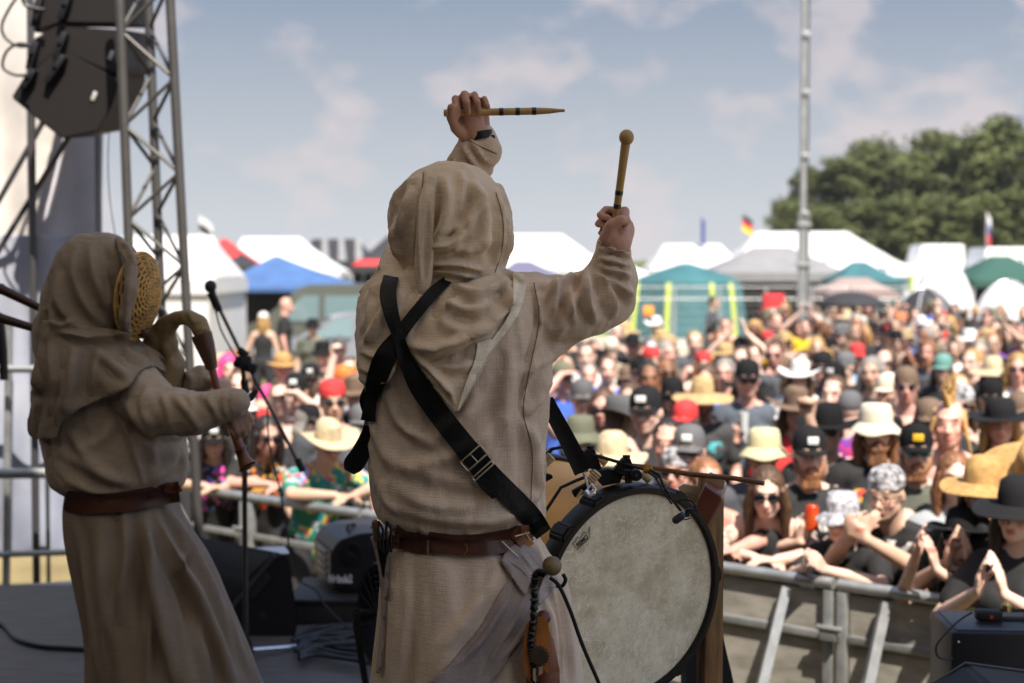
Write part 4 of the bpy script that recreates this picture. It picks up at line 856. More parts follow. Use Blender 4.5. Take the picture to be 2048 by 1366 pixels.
def skin_mat(key, col, tattoo=False, rough=.5):
    m = mat(key, col, rough, var=.10, vs=9, bump=.15, bs=140, rnd=.14, spec=.4)
    if m.get('done'): return m
    m['done'] = 1; t = m.node_tree; b = t.nodes['Principled BSDF']; b.inputs['Specular IOR Level'].default_value = .35; b.inputs['Subsurface Weight'].default_value = .06; b.inputs['Subsurface Scale'].default_value = .01; b.inputs['Subsurface Radius'].default_value = (1, .4, .2)
    src = b.inputs['Base Color'].links[0].from_socket; at = t.nodes.new('ShaderNodeAttribute'); at.attribute_name = 'tint'; mm = t.nodes.new('ShaderNodeMixRGB'); mm.blend_type = 'MULTIPLY'; mm.inputs[0].default_value = 1
    t.links.new(src, mm.inputs[1]); t.links.new(at.outputs['Color'], mm.inputs[2]); last = mm.outputs[0]
    if tattoo:
        tc_ = t.nodes.new('ShaderNodeTexCoord'); v = t.nodes.new('ShaderNodeTexNoise'); v.inputs['Scale'].default_value = 22; v.inputs['Detail'].default_value = 3; v.inputs['Distortion'].default_value = 1.5; t.links.new(tc_.outputs['Object'], v.inputs['Vector'])
        r = t.nodes.new('ShaderNodeValToRGB'); r.color_ramp.elements[0].position = .53; r.color_ramp.elements[1].position = .56; t.links.new(v.outputs[0], r.inputs[0])
        sx = t.nodes.new('ShaderNodeSeparateXYZ'); t.links.new(tc_.outputs['Object'], sx.inputs[0]); ab = t.nodes.new('ShaderNodeMath'); ab.operation = 'ABSOLUTE'; t.links.new(sx.outputs[0], ab.inputs[0]); gt = t.nodes.new('ShaderNodeMath'); gt.operation = 'GREATER_THAN'; gt.inputs[1].default_value = .17; t.links.new(ab.outputs[0], gt.inputs[0])
        z = t.nodes.new('ShaderNodeMath'); z.operation = 'MULTIPLY'; t.links.new(r.outputs[0], z.inputs[0]); t.links.new(gt.outputs[0], z.inputs[1]); z2 = t.nodes.new('ShaderNodeMath'); z2.operation = 'MULTIPLY'; z2.inputs[1].default_value = .6; t.links.new(z.outputs[0], z2.inputs[0])
        m2 = t.nodes.new('ShaderNodeMixRGB'); m2.inputs[2].default_value = (.05, .06, .075, 1); t.links.new(z2.outputs[0], m2.inputs[0]); t.links.new(last, m2.inputs[1]); last = m2.outputs[0]
    t.links.new(last, b.inputs['Base Color']); return m
SK = {'fair': skin_mat('skin_fair', (.62, .42, .335)), 'pink': skin_mat('skin_sunburnt', (.60, .335, .265)), 'tan': skin_mat('skin_tan', (.48, .31, .225)), 'brown': skin_mat('skin_brown', (.20, .095, .05)), 'tattoo': skin_mat('skin_tattooed', (.58, .39, .31), True)}
def tee_mat(key, col, pcol=None, kind='letters', rough=.85):
    if key in MC: return MC[key]
    m = mat(key, col, rough, var=.15, vs=6, bump=.35, bs=14, rnd=.1)
    if pcol:
        t = m.node_tree; b = t.nodes['Principled BSDF']; src = b.inputs['Base Color'].links[0].from_socket; n = t.nodes.new; l = t.links.new
        tc_ = n('ShaderNodeTexCoord'); sx = n('ShaderNodeSeparateXYZ'); l(tc_.outputs['Object'], sx.inputs[0]); oi = n('ShaderNodeObjectInfo')
        def band(sock, lo, hi):
            a = n('ShaderNodeMath'); a.operation = 'GREATER_THAN'; a.inputs[1].default_value = lo; l(sock, a.inputs[0]); c = n('ShaderNodeMath'); c.operation = 'LESS_THAN'; c.inputs[1].default_value = hi; l(sock, c.inputs[0]); d = n('ShaderNodeMath'); d.operation = 'MULTIPLY'; l(a.outputs[0], d.inputs[0]); l(c.outputs[0], d.inputs[1]); return d.outputs[0]
        zz = {'letters': (1.22, 1.33), 'big': (1.02, 1.34), 'all': (-9, 9)}[kind]; xx = {'letters': .14, 'big': .13, 'all': 9}[kind]
        A = band(sx.outputs[0], -xx, xx); Bn = band(sx.outputs[2], *zz); C = band(sx.outputs[1], -9, 0 if kind != 'all' else 9)
        p = n('ShaderNodeMath'); p.operation = 'MULTIPLY'; l(A, p.inputs[0]); l(Bn, p.inputs[1]); p2 = n('ShaderNodeMath'); p2.operation = 'MULTIPLY'; l(p.outputs[0], p2.inputs[0]); l(C, p2.inputs[1])
        mp_ = n('ShaderNodeMapping'); mp_.inputs['Scale'].default_value = (1, 1, .35) if kind == 'letters' else (1, 1, 1); l(tc_.outputs['Object'], mp_.inputs[0]); ad = n('ShaderNodeVectorMath'); l(mp_.outputs[0], ad.inputs[0]); cx = n('ShaderNodeCombineXYZ'); mu = n('ShaderNodeMath'); mu.operation = 'MULTIPLY'; mu.inputs[1].default_value = 37; l(oi.outputs['Random'], mu.inputs[0]); l(mu.outputs[0], cx.inputs[0]); l(cx.outputs[0], ad.inputs[1])
        v = n('ShaderNodeTexNoise'); v.inputs['Scale'].default_value = {'letters': 45, 'big': 20, 'all': 11}[kind]; v.inputs['Detail'].default_value = 2; l(ad.outputs[0], v.inputs['Vector']); r = n('ShaderNodeValToRGB'); r.color_ramp.elements[0].position = .5; r.color_ramp.elements[1].position = .52; l(v.outputs[0], r.inputs[0])
        p3 = n('ShaderNodeMath'); p3.operation = 'MULTIPLY'; l(p2.outputs[0], p3.inputs[0]); l(r.outputs[0], p3.inputs[1]); mm = n('ShaderNodeMixRGB'); l(p3.outputs[0], mm.inputs[0]); l(src, mm.inputs[1])
        if isinstance(pcol, list):
            v2 = n('ShaderNodeTexNoise'); v2.inputs['Scale'].default_value = 9; l(ad.outputs[0], v2.inputs['Vector']); r2 = n('ShaderNodeValToRGB'); r2.color_ramp.interpolation = 'CONSTANT'
            for i, c in enumerate(pcol):
                e = r2.color_ramp.elements[i] if i < 2 else r2.color_ramp.elements.new(.3 + .4 * i / len(pcol)); e.position = 0 if i == 0 else .32 + .36 * i / len(pcol); e.color = (*c, 1)
            l(v2.outputs[0], r2.inputs[0]); l(r2.outputs[0], mm.inputs[2])
        else: mm.inputs[2].default_value = (*pcol, 1)
        l(mm.outputs[0], b.inputs['Base Color'])
    return m
BK_ = (.012, .012, .013)
TE = {'plain black tee': tee_mat('tee_black', BK_), 'black tee with white lettering': tee_mat('tee_black_letters', BK_, (.62, .6, .56)), 'black tee with big pale print': tee_mat('tee_black_print', BK_, (.5, .48, .45), 'big'),
      'black tee with red and orange print': tee_mat('tee_black_red', BK_, [(.5, .04, .02), (.6, .3, .04), (.5, .5, .5)], 'big'), 'dark grey tee': tee_mat('tee_charcoal', (.06, .065, .075)), 'slate blue tee with pale lettering': tee_mat('tee_slate', (.07, .085, .11), (.5, .5, .5)),
      'white tee': tee_mat('tee_white', (.62, .61, .6)), 'light grey tee': tee_mat('tee_grey', (.3, .31, .33)), 'red shirt': tee_mat('tee_red', (.48, .02, .02)), 'blue tee': tee_mat('tee_blue', (.04, .1, .42)), 'yellow shirt': tee_mat('tee_yellow', (.75, .45, .02)),
      'light blue shirt': tee_mat('tee_sky', (.22, .4, .6)), 'teal flowered shirt': tee_mat('tee_flower', (.02, .21, .17), [(.5, .5, .55), (.02, .25, .3), (.65, .6, .1), (.5, .1, .15), (.3, .35, .6)], 'all'), 'olive tee': tee_mat('tee_olive', (.085, .09, .07)), 'purple top': tee_mat('tee_purple', (.16, .03, .3), [(.4, .02, .1), (.05, .03, .2)], 'all'), 'pink top': tee_mat('tee_pink', (.65, .06, .22)), 'orange shirt': tee_mat('tee_orange', (.7, .18, .02)), 'black tee with teal print': tee_mat('tee_teal_print', (.04, .04, .042), (.05, .3, .32), 'big'), 'black tee with pink and blue print': tee_mat('tee_pinkblue', BK_, [(.7, .06, .35), (.05, .2, .6), (.6, .2, .5)], 'big'), 'khaki hoodie': tee_mat('tee_khaki', (.33, .27, .18))}
JEAN = tee_mat('trousers_black', (.02, .02, .024)); HAIRM = {k: mat('hair_' + k, c, .55, var=.35, vs=14, bump=.8, bs=60, stretch=(1, 1, .12), rnd=.15) for k, c in {'brown': (.075, .038, .018), 'dark': (.018, .012, .010), 'blond': (.34, .20, .07), 'ginger': (.20, .085, .035), 'grey': (.22, .20, .18)}.items()}
for k, c in {'pink hair': (.6, .05, .2)}.items(): HAIRM['pink'] = mat('hair_pink', c, .6, bump=.6, bs=60)
def pose_parts(pz, seed=0):
    """skin, tee, tank, trousers, head matrix for one pose; faces -Y, 1.75 m tall"""
    lean = pz.get('lean', 0); pv = Vector((0, 0, pz.get('pel', .95))); Rl = Matrix.Rotation(lean, 3, 'X') if lean else Matrix.Identity(3); Q = lambda x, y, z: pv + Rl @ Vector((x, y, z - .95)); fem = pz.get('fem', 0)
    sw = .185 - .025 * fem; sk = MB(); tee = MB(); tank = MB(); tr = MB(); yf = Rl @ Vector((0, 1, 0)); fl = (yf, .66)
    hm = Matrix.Translation(Q(0, -.035, 1.635)) @ Matrix.Rotation(pz.get('yaw', 0), 4, 'Z') @ Matrix.Rotation(pz.get('nod', 0) + lean * .4, 4, 'X') @ Matrix.Rotation(pz.get('tilt', 0), 4, 'Y')
    head(sk, hm, fem); sk.cone(hm @ Vector((0, .022, -.05)), .056 - .008 * fem, Q(0, .0, 1.44), .062 - .008 * fem)
    sk.cone(Q(0, 0, 1.0), .135 - .01 * fem, Q(0, 0, 1.16), .125 - .012 * fem, 20, 4, fl); sk.cone(Q(0, 0, 1.14), .128 - .012 * fem, Q(0, 0, 1.30), .158 - .012 * fem, 20, 4, fl); sk.cone(Q(-.10, 0, 1.385), .07, Q(.10, 0, 1.385), .07, 14, 4); sk.cone(Q(-sw + .01, 0, 1.40), .056, Q(-.03, .0, 1.47), .045, 12); sk.cone(Q(sw - .01, 0, 1.40), .056, Q(.03, 0, 1.47), .045, 12)
    for s_ in (-1, 1): sk.ball(Q(.075 * s_, -.075, 1.27), (.07, .045 + .03 * fem, .06 + .012 * fem), 12, 8)
    g = pz.get('girth', 0)
    for mm, e in ((tee, .017), (tank, .010)):
        mm.cone(Q(0, -g * .3, .93), .15 + e + g, Q(0, -g * .3, 1.14), .138 + e + g, 22, 4, (yf, .7)); mm.cone(Q(0, 0, 1.12), .14 + e + g, Q(0, 0, 1.29), .162 + e + g * .3, 22, 4, (yf, .68))
        mm.cone(Q(-.10, 0, 1.38), .072 + e, Q(.10, 0, 1.38), .072 + e, 16, 4) if mm is tee else None
        for s_ in (-1, 1):
            mm.ball(Q(.075 * s_, -.075, 1.27), (.074 + e, .048 + e + .03 * fem, .064 + e + .012 * fem), 12, 8)
            if mm is tank: mm.cone(Q(.09 * s_, -.05, 1.36), .042, Q(.095 * s_, 0, 1.45), .03, 10)
            else: mm.cone(Q(s_ * (sw - .01), 0, 1.40), .063, Q(.05 * s_, .0, 1.455), .05, 12)
    for s_, (el, wr, hd, pn, curl) in zip((-1, 1), pz['arms']):
        sh = Q(s_ * sw, 0, 1.395); el = Vector(el); wr = Vector(wr); k = .92 if fem else 1
        sk.cone(sh, .055 * k, sh.lerp(el, .45), .049 * k); sk.cone(sh.lerp(el, .4), .050 * k, el, .040 * k); sk.cone(el, .040 * k, el.lerp(wr, .35), .042 * k); sk.cone(el.lerp(wr, .3), .042 * k, wr, .027 * k, 12); hand(sk, wr, hd, pn, curl, pz.get('thumb', (1, -1))[0 if s_ < 0 else 1])
        tee.cone(sh, .068, sh.lerp(el, .66), .064); 
    for s_ in (-1, 1):
        hp = pv + Vector((.09 * s_, 0, -.03)); kn = Vector((.11 * s_, -.03, .5)); an = Vector((.12 * s_, .02, .09)); sk.cone(hp, .088, kn, .056); sk.cone(kn, .056, an, .038); sk.cone(an, .04, an + Vector((.01 * s_, -.15, -.045)), .035)
        tr.cone(hp, .102, kn, .075); tr.cone(kn, .075, an, .066)
    tr.cone(pv + Vector((-.05, 0, .02)), .12, pv + Vector((.05, 0, .02)), .12)
    return sk, tee, tank, tr, hm
def A_(e, w, d, n, c=.5): return (e, w, d, n, c)
POSES = {
 'idle': dict(arms=[A_((-.25, .02, 1.12), (-.24, -.12, .90), (0, -.2, -1), (1, 0, 0), .35), A_((.25, .02, 1.12), (.24, -.12, .90), (0, -.2, -1), (-1, 0, 0), .35)]),
 'clap': dict(arms=[A_((-.30, -.12, 1.17), (-.06, -.36, 1.36), (.25, -.2, 1), (1, 0, 0), .12), A_((.30, -.12, 1.17), (.05, -.36, 1.36), (-.25, -.2, 1), (-1, 0, 0), .12)]),
 'overhead': dict(arms=[A_((-.34, -.14, 1.60), (-.09, -.16, 1.84), (.3, 0, 1), (1, 0, 0), .1), A_((.34, -.14, 1.60), (.09, -.16, 1.84), (-.3, 0, 1), (-1, 0, 0), .1)]),
 'fist': dict(arms=[A_((-.33, -.08, 1.58), (-.28, -.12, 1.86), (0, 0, 1), (0, -1, 0), 1.25), A_((.25, .02, 1.12), (.20, -.18, .98), (0, -.5, -1), (-1, 0, 0), .35)]),
 'phone': dict(arms=[A_((-.26, -.05, 1.15), (-.09, -.30, 1.25), (.3, -.3, 1), (.2, 1, 0), .8), A_((.26, -.02, 1.13), (.12, -.26, 1.16), (-.8, -.4, .4), (0, 0, 1), .6)]),
 'shade': dict(arms=[A_((-.34, -.16, 1.52), (-.13, -.17, 1.70), (1, -.1, .1), (0, 0, -1), .1), A_((.25, .02, 1.12), (.24, -.12, .90), (0, -.2, -1), (-1, 0, 0), .35)]),
 'fold': dict(arms=[A_((-.26, -.06, 1.15), (.03, -.22, 1.20), (1, .1, .05), (0, 1, 0), .3), A_((.26, -.06, 1.14), (-.04, -.25, 1.16), (-1, .1, .1), (0, 1, 0), .3)]),
 'lean': dict(lean=.38, pel=.90, arms=[A_((-.27, -.36, 1.25), (-.06, -.52, 1.25), (1, -.4, -.1), (0, 0, -1), .3), A_((.27, -.36, 1.25), (.06, -.56, 1.25), (-1, -.3, -.1), (0, 0, -1), .3)]),
}
PM_ = {}
def get_pose(name, fem=0, vox=.0095):
    k = (name, fem)
    if k in PM_: return PM_[k]
    pz = dict(POSES[name]); pz['fem'] = fem; rnd = random.Random(len(name)); pz.setdefault('nod', .02)
    sk, tee, tank, tr, hm = pose_parts(pz); me = fuse(sk, pz.get('vox', vox), 2, .45); facetint(me, hm); me.name = 'body_' + name
    te = fuse(tee, .013, 3); crumple(te, .007, 7, 1, (1, 1, .7)); ta = fuse(tank, .013, 3); tr_ = fuse(tr, .02, 3)
    PM_[k] = (me, te, ta, tr_, hm); return PM_[k]
# ---------------- headgear, all about the head centre, face at -Y
HG = {}
def hg(key, fn):
    if key not in HG: HG[key] = fn()
    return HG[key]
def fin(mb, deg=45): me = mb.mesh('g'); smooth_by_angle(me, deg); return me
def brim(m, r0x, r0y, r1x, r1y, z, dz=lambda a: 0, th=.004, n=40, cy=.012):
    vs = []; fs = []
    for s_ in (0, 1):
        for j in range(4):
            t = j / 3
            for k in range(n): a = 2 * math.pi * k / n; rx = r0x + (r1x - r0x) * t; ry = r0y + (r1y - r0y) * t; vs.append((rx * math.cos(a), cy + ry * math.sin(a), z + dz(a) * t - s_ * th))
    for j in range(3):
        for k in range(n): k2 = (k + 1) % n; fs.append((j * n + k, (j + 1) * n + k, (j + 1) * n + k2, j * n + k2)); o_ = 4 * n; fs.append((o_ + j * n + k, o_ + j * n + k2, o_ + (j + 1) * n + k2, o_ + (j + 1) * n + k))
    for k in range(n): k2 = (k + 1) % n; fs.append((3 * n + k, 7 * n + k, 7 * n + k2, 3 * n + k2)); fs.append((k, k2, 4 * n + k2, 4 * n + k))
    m.add(vs, fs)
def cap_(back=False):
    m = MB(); m.lathe([(.088, .035), (.088, .07), (.083, .105), (.066, .135), (.036, .150), (.006, .154)], Matrix.Translation((0, .010, 0)), 28, sx=.96, sy=1.14); m.lathe([(.005, .15), (.008, .158), (.002, .160)], Matrix.Translation((0, .01, 0)), 10)
    vs = []; fs = []; n_ = 14; sg = 1 if back else -1
    for s_ in (0, 1):
        for j in range(4):
            t = j / 3
            for k in range(n_ + 1): a = math.pi * (.08 + .84 * k / n_); x = .082 * math.cos(a) * (1 - .06 * t); y = .098 * math.sin(a) + .078 * t * math.sin(a) ** .8; vs.append((x, .010 + sg * y, .042 - .022 * t * (.4 + .6 * abs(math.cos(a))) - s_ * .005))
    w_ = n_ + 1
    for j in range(3):
        for k in range(n_): a = j * w_ + k; fs += [(a, a + 1, a + 1 + w_, a + w_), (4 * w_ + a, 4 * w_ + a + w_, 4 * w_ + a + w_ + 1, 4 * w_ + a + 1)]
    for k in range(n_): fs.append((3 * w_ + k, 3 * w_ + k + 1, 7 * w_ + k + 1, 7 * w_ + k))
    m.add(vs, fs); return fin(m)
def straw_(R=.20, H=.13, droop=.03, flatc=False):
    m = MB(); m.lathe([(.088, .045), (.086, .09), (.076, H + .015), (.05, H + .035), (.008, H + (.028 if flatc else .040))], Matrix.Translation((0, .012, 0)), 30, sx=.98, sy=1.14); brim(m, .084, .10, R * .94, R, .05, lambda a: -droop + .018 * math.cos(2 * a) + .012 * math.sin(3 * a)); return fin(m)
def bucket_():
    m = MB(); m.lathe([(.090, .045), (.086, .10), (.076, .135), (.07, .140), (.006, .142)], Matrix.Translation((0, .012, 0)), 30, sx=.98, sy=1.14); brim(m, .086, .102, .135, .148, .05, lambda a: -.05 + .008 * math.sin(4 * a)); return fin(m)
def fedora_():
    m = MB(); m.lathe([(.090, .04), (.089, .09), (.082, .125), (.06, .142), (.03, .128), (.006, .125)], Matrix.Translation((0, .012, 0)), 30, sx=.94, sy=1.16); brim(m, .084, .10, .155, .168, .045, lambda a: .012 * math.cos(2 * a) - .008); m.lathe([(.0925, .05), (.0925, .072)], Matrix.Translation((0, .012, 0)), 30, sx=.94, sy=1.16); return fin(m)
def cowboy_():
    m = MB(); m.lathe([(.090, .04), (.088, .09), (.084, .135), (.06, .155), (.03, .130), (.006, .125)], Matrix.Translation((0, .012, 0)), 30, sx=.86, sy=1.2); brim(m, .082, .102, .19, .20, .045, lambda a: .065 * math.cos(a) ** 2 * abs(math.cos(a)) - .02); return fin(m)
def beanie_(): 
    m = MB(); m.lathe([(.086, .02), (.092, .03), (.092, .06), (.086, .10), (.065, .135), (.03, .15), (.005, .152)], Matrix.Translation((0, .014, 0)), 28, sx=.96, sy=1.12); return fin(m)
def scarf_():
    m = MB(); m.lathe([(.084, .038), (.090, .05), (.088, .09), (.070, .128), (.036, .144), (.005, .146)], Matrix.Translation((0, .014, 0)), 28, sx=.96, sy=1.14); m.ball((.0, .13, .03), (.025, .02, .018), 10, 8); m.cone((.0, .135, .03), .012, (.03, .15, -.06), .016, 8); m.cone((0, .135, .03), .012, (-.03, .15, -.05), .016, 8); me = fuse(m, .007, 2); crumple(me, .003, 24, 2); return me
def hair_(L_, vol=0., fringe=True, seed=1, bald=False):
    m = MB(); rnd = random.Random(seed); m.ball((0, .026, .046 if not bald else .02), (.083 + vol, .094 + vol, .098 + vol if not bald else .075), 20, 14)
    if L_ > 0:
        for i in range(15):
            a = math.pi * (.0 + 1.0 * i / 14); x = math.cos(a); y = math.sin(a); p0 = Vector((.078 * x, .01 + .085 * max(y, 0) - (.03 if y < .2 else 0), .03)); p1 = Vector(((.088 + vol) * x, .0 + .10 * y, -.06)); p2 = Vector(((.085 + vol + .03 * rnd.random()) * x, -.01 + .085 * y + .02 * rnd.random(), -.06 - L_ * rnd.uniform(.75, 1.05))); m.chain([(p0, .022), (p1, .026 + vol), (p2, .014)], 10)
    me = fuse(m, .008, 2)
    co = getco(me)
    # the face stays free
    f = (co[:, 1] < -.045) & (co[:, 2] < .075 + .02 * np.cos(co[:, 0] * 40)) & (np.abs(co[:, 0]) < .066); co[f, 1] = np.maximum(co[f, 1], -.045 + .2 * (np.abs(co[f, 0]) > .05) * 0)
    setco(me, co); crumple(me, .006, 30, seed, (1.6, 1.6, .28)); return me
def beard_(L_):
    m = MB(); m.ball((0, -.052, -.082), (.050, .042, .034), 14, 10)
    for s_ in (-1, 1): m.chain([((.070 * s_, -.004, -.02), .014), ((.060 * s_, -.03, -.065), .021), ((.02 * s_, -.075, -.09), .024)], 10); m.cone((.004 * s_, -.103, -.040), .008, (.030 * s_, -.088, -.055), .010, 8)
    if L_ > 0: [m.chain([((x * .5, -.068, -.09), .022), ((x, -.074, -.12 - L_ * .5), .020), ((x * .8, -.072, -.10 - L_ * (1.1 - abs(x) * 9)), .010)], 10) for x in (-.034, -.012, .012, .034)]
    me = fuse(m, .007, 2); crumple(me, .004, 40, 3, (1.5, 1.5, .4)); return me
def shades_(big=0):
    m = MB()
    for s_ in (-1, 1): m.ball((.034 * s_, -.094, .012), (.027 + big * .005, .007, .021 + big * .006), 16, 8); m.tube([(.060 * s_, -.088, .018), (.080 * s_, -.03, .016), (.080 * s_, .012, .010)], .0035, 6)
    m.tube([(-.012, -.103, .016), (.012, -.103, .016)], .003, 6); return fin(m)
def glasses_():
    m = MB()
    for s_ in (-1, 1): m.tube([Vector((.034 * s_ + .024 * math.cos(a), -.099, .010 + .018 * math.sin(a))) for a in np.linspace(0, 6.2832, 17)], .0022, 6, False); m.tube([(.058 * s_, -.096, .016), (.080 * s_, -.03, .016), (.080 * s_, .012, .010)], .0022, 6)
    m.tube([(-.010, -.101, .014), (.010, -.101, .014)], .0022, 6); return fin(m)
def mohawk_():
    m = MB(); rnd = random.Random(4)
    for i in range(11):
        a = -.75 + 1.9 * i / 10; b = Vector((rnd.uniform(-.012, .012), .014 + .085 * math.sin(a), .035 + .092 * math.cos(a))); d = Vector((rnd.uniform(-.30, .30), math.sin(a) * .9, math.cos(a) + .25)).normalized(); m.cone(b, .022, b + d * rnd.uniform(.11, .16), .003, 8)
    for s_ in (-1, 1):
        for j in range(4): m.cone((.07 * s_, .03 - .02 * j, .07 - .012 * j), .016, (.085 * s_ + .01 * s_ * j, .03 - .028 * j, -.05 - .03 * j), .006, 8)
    me = fuse(m, .006, 1); crumple(me, .003, 50, 3); return me
STRAWM = mat('straw', (.42, .29, .135), .8, var=.25, vs=30, bump=.9, bs=220); STRAWP = mat('straw_pale', (.50, .41, .26), .8, var=.2, vs=30, bump=.9, bs=220); STRAWG = mat('straw_golden', (.42, .25, .085), .8, var=.25, vs=30, bump=.9, bs=200)
HM = {'black': mat('hat_black', (.011, .011, .012), .9, spec=.15, bump=.3, bs=60, rnd=.3), 'white': mat('hat_white', (.66, .65, .62), .8, bump=.3, bs=60), 'grey': mat('hat_grey', (.10, .10, .105), .85, bump=.3, bs=60, rnd=.4), 'cream': mat('hat_cream', (.56, .51, .40), .85, bump=.3, bs=60), 'red': mat('hat_red', (.5, .03, .03), .8), 'brown': mat('hat_brown', (.13, .085, .055), .8, bump=.4, bs=40), 'olive': mat('hat_olive', (.11, .115, .075), .85), 'light blue': mat('hat_lightblue', (.28, .42, .58), .8), 'teal': mat('hat_teal', (.10, .24, .21), .8), 'orange': mat('hat_orange', (.72, .16, .03), .8, var=.3, vs=25), 'yellow': mat('hat_yellow', (.50, .46, .27), .85),
      'straw': STRAWM, 'pale straw': STRAWP, 'golden straw': STRAWG, 'black and white': mat('hat_paisley', (.02, .02, .024), .85, vs=28, col2=(.55, .54, .56)), 'white patterned': mat('hat_pattern', (.12, .12, .15), .85, vs=34, col2=(.66, .65, .68)), 'patch': mat('hat_patch', (.7, .7, .68), .7)}
MC['hat_paisley'].node_tree.nodes; SG = mat('sunglass_lens', (.008, .008, .010), .08, spec=.9); RB = mat('mirror_lens', (.05, .08, .5), .08, .6, vs=30, col2=(.1, .6, .3)); FR = mat('spectacle_frame', (.03, .03, .03), .3)
GEAR = {'cap': lambda: cap_(), 'cap turned backwards': lambda: cap_(True), 'sun hat': lambda: straw_(), 'wide sun hat': lambda: straw_(.235, .135, .045), 'small trilby': fedora_, 'bucket hat': bucket_, 'wide fedora': lambda: straw_(.185, .125, .0, True), 'cowboy hat': cowboy_, 'beanie': beanie_, 'head scarf': scarf_}
HAIRG = {'short': lambda: hair_(0), 'long': lambda: hair_(.26, .006), 'shoulder length': lambda: hair_(.14, .004, seed=3), 'curly': lambda: hair_(.15, .02, seed=5), 'mohawk': mohawk_, 'thin long': lambda: hair_(.24, .0, seed=7, bald=True)}
def acc(name, key, fn, m_, parent, M, sc=1.0):
    base = hg(key, fn); k2 = (key, m_.name)
    if k2 not in HG: c = base.copy(); c.materials.clear(); c.materials.append(m_); HG[k2] = c
    o = bpy.data.objects.new(name, HG[k2]); COL.objects.link(o); o.parent = parent; o.matrix_local = M @ Matrix.Scale(sc, 4); return o
MATD = {}
def matmesh(me, m_):
    k = (me.name, m_.name)
    if k not in MATD: c = me.copy(); c.materials.clear(); c.materials.append(m_); MATD[k] = c
    return MATD[k]
PLACED = []
def person(x, y, label, pose='idle', top='plain black tee', hat=None, hatc='black', hair='short', hairc='brown', beard=None, eye=None, skin='fair', s=1.0, turn=None, mir=False, fem=0, tank=False, z=None, d=None, patch=False, group='festival crowd facing the stage', custom=None, hatM=None):
    me, te, ta, tr_, hm = custom or get_pose(pose, fem); hp = hm.translation
    if d is not None: tg = P(x, y, d); s = max(.8, min(1.2, tg.z / hp.z))
    else: tg = PZ(x, y, (z or hp.z * s))
    if z is not None: s = z / hp.z
    X, Y = tg.x, tg.y; rz = math.atan2(-(X + .4), (Y - 2.2)) if turn is None else math.radians(turn)
    if turn is None: rz += random.uniform(-.25, .25)
    mx = -1 if mir else 1; R = Matrix.Rotation(rz, 3, 'Z'); off = R @ Vector((hp.x * s * mx, hp.y * s, 0)); o = bpy.data.objects.new('person', matmesh(me, SK[skin])); COL.objects.link(o)
    o.location = (X - off.x, Y - off.y, 0); o.rotation_euler = (0, 0, rz); o.scale = (s * mx, s, s); tag(o, label, 'person', group); PLACED.append((X, Y, x, y))
    def ch(n_, m_, mt): c = bpy.data.objects.new(n_, matmesh(m_, mt)); COL.objects.link(c); c.parent = o; return c
    ch('trousers', tr_, JEAN)
    if top: ch('tank_top' if tank else 'shirt', ta if tank else te, TE[top])
    hM = hm
    if hat:
        h = acc('hat' if hat != 'head scarf' else 'head_scarf', hat, GEAR[hat], HM[hatc], o, hM if hatM is None else hM @ hatM)
        if patch:
            k = ('patch', patch)
            if k not in HG: m = MB(); m.box((0, -.092, .09), (.055, .012, .038), None, .004); q = fin(m); q.materials.append(HM['patch'] if patch is True else TE[patch]); HG[k] = q
            c = bpy.data.objects.new('patch', HG[k]); COL.objects.link(c); c.parent = h
    if hair: acc('hair', 'hair ' + hair + ('h' if hat else ''), HAIRG[hair], HAIRM[hairc], o, hM if not hat or hair == 'mohawk' else hM @ Matrix.Translation((0, 0, -.012)) @ Matrix.Diagonal((.97, .96, .93, 1)))
    if beard: acc('beard', 'beard' + str(beard), lambda: beard_(beard), HAIRM[hairc], o, hM)
    if eye: acc('sunglasses' if eye != 'glasses' else 'glasses', eye, glasses_ if eye == 'glasses' else lambda: shades_(1 if 'big' in eye else 0), {'glasses': FR, 'mirrored': RB}.get(eye, SG), o, hM)
    return o
POSES['lean_clap'] = dict(lean=.34, pel=.90, nod=-.1, arms=[A_((-.22, -.38, 1.24), (-.08, -.62, 1.34), (.35, -.8, .5), (1, .2, 0), .12), A_((.24, -.36, 1.24), (.02, -.60, 1.34), (-.25, -.8, .55), (-1, .2, 0), .12)])
POSES['lean_clasp'] = dict(lean=.30, pel=.90, arms=[A_((-.22, -.36, 1.23), (-.05, -.54, 1.41), (.8, -.1, .55), (0, 1, 0), .55), A_((.22, -.36, 1.23), (.03, -.57, 1.39), (-.8, -.1, .55), (0, 1, 0), .6)])
POSES['reach_clap'] = dict(lean=.22, pel=.93, nod=-.25, arms=[A_((-.24, -.36, 1.26), (-.10, -.52, 1.54), (.25, -.3, 1), (1, 0, 0), .15), A_((.26, -.30, 1.27), (.02, -.55, 1.50), (-.2, -.3, 1), (-1, 0, 0), .15)])
POSES['stand_back'] = dict(arms=[A_((-.26, .03, 1.14), (-.27, -.02, .90), (0, -.1, -1), (1, 0, 0), .3), A_((.26, .03, 1.14), (.27, -.02, .90), (0, -.1, -1), (-1, 0, 0), .3)])
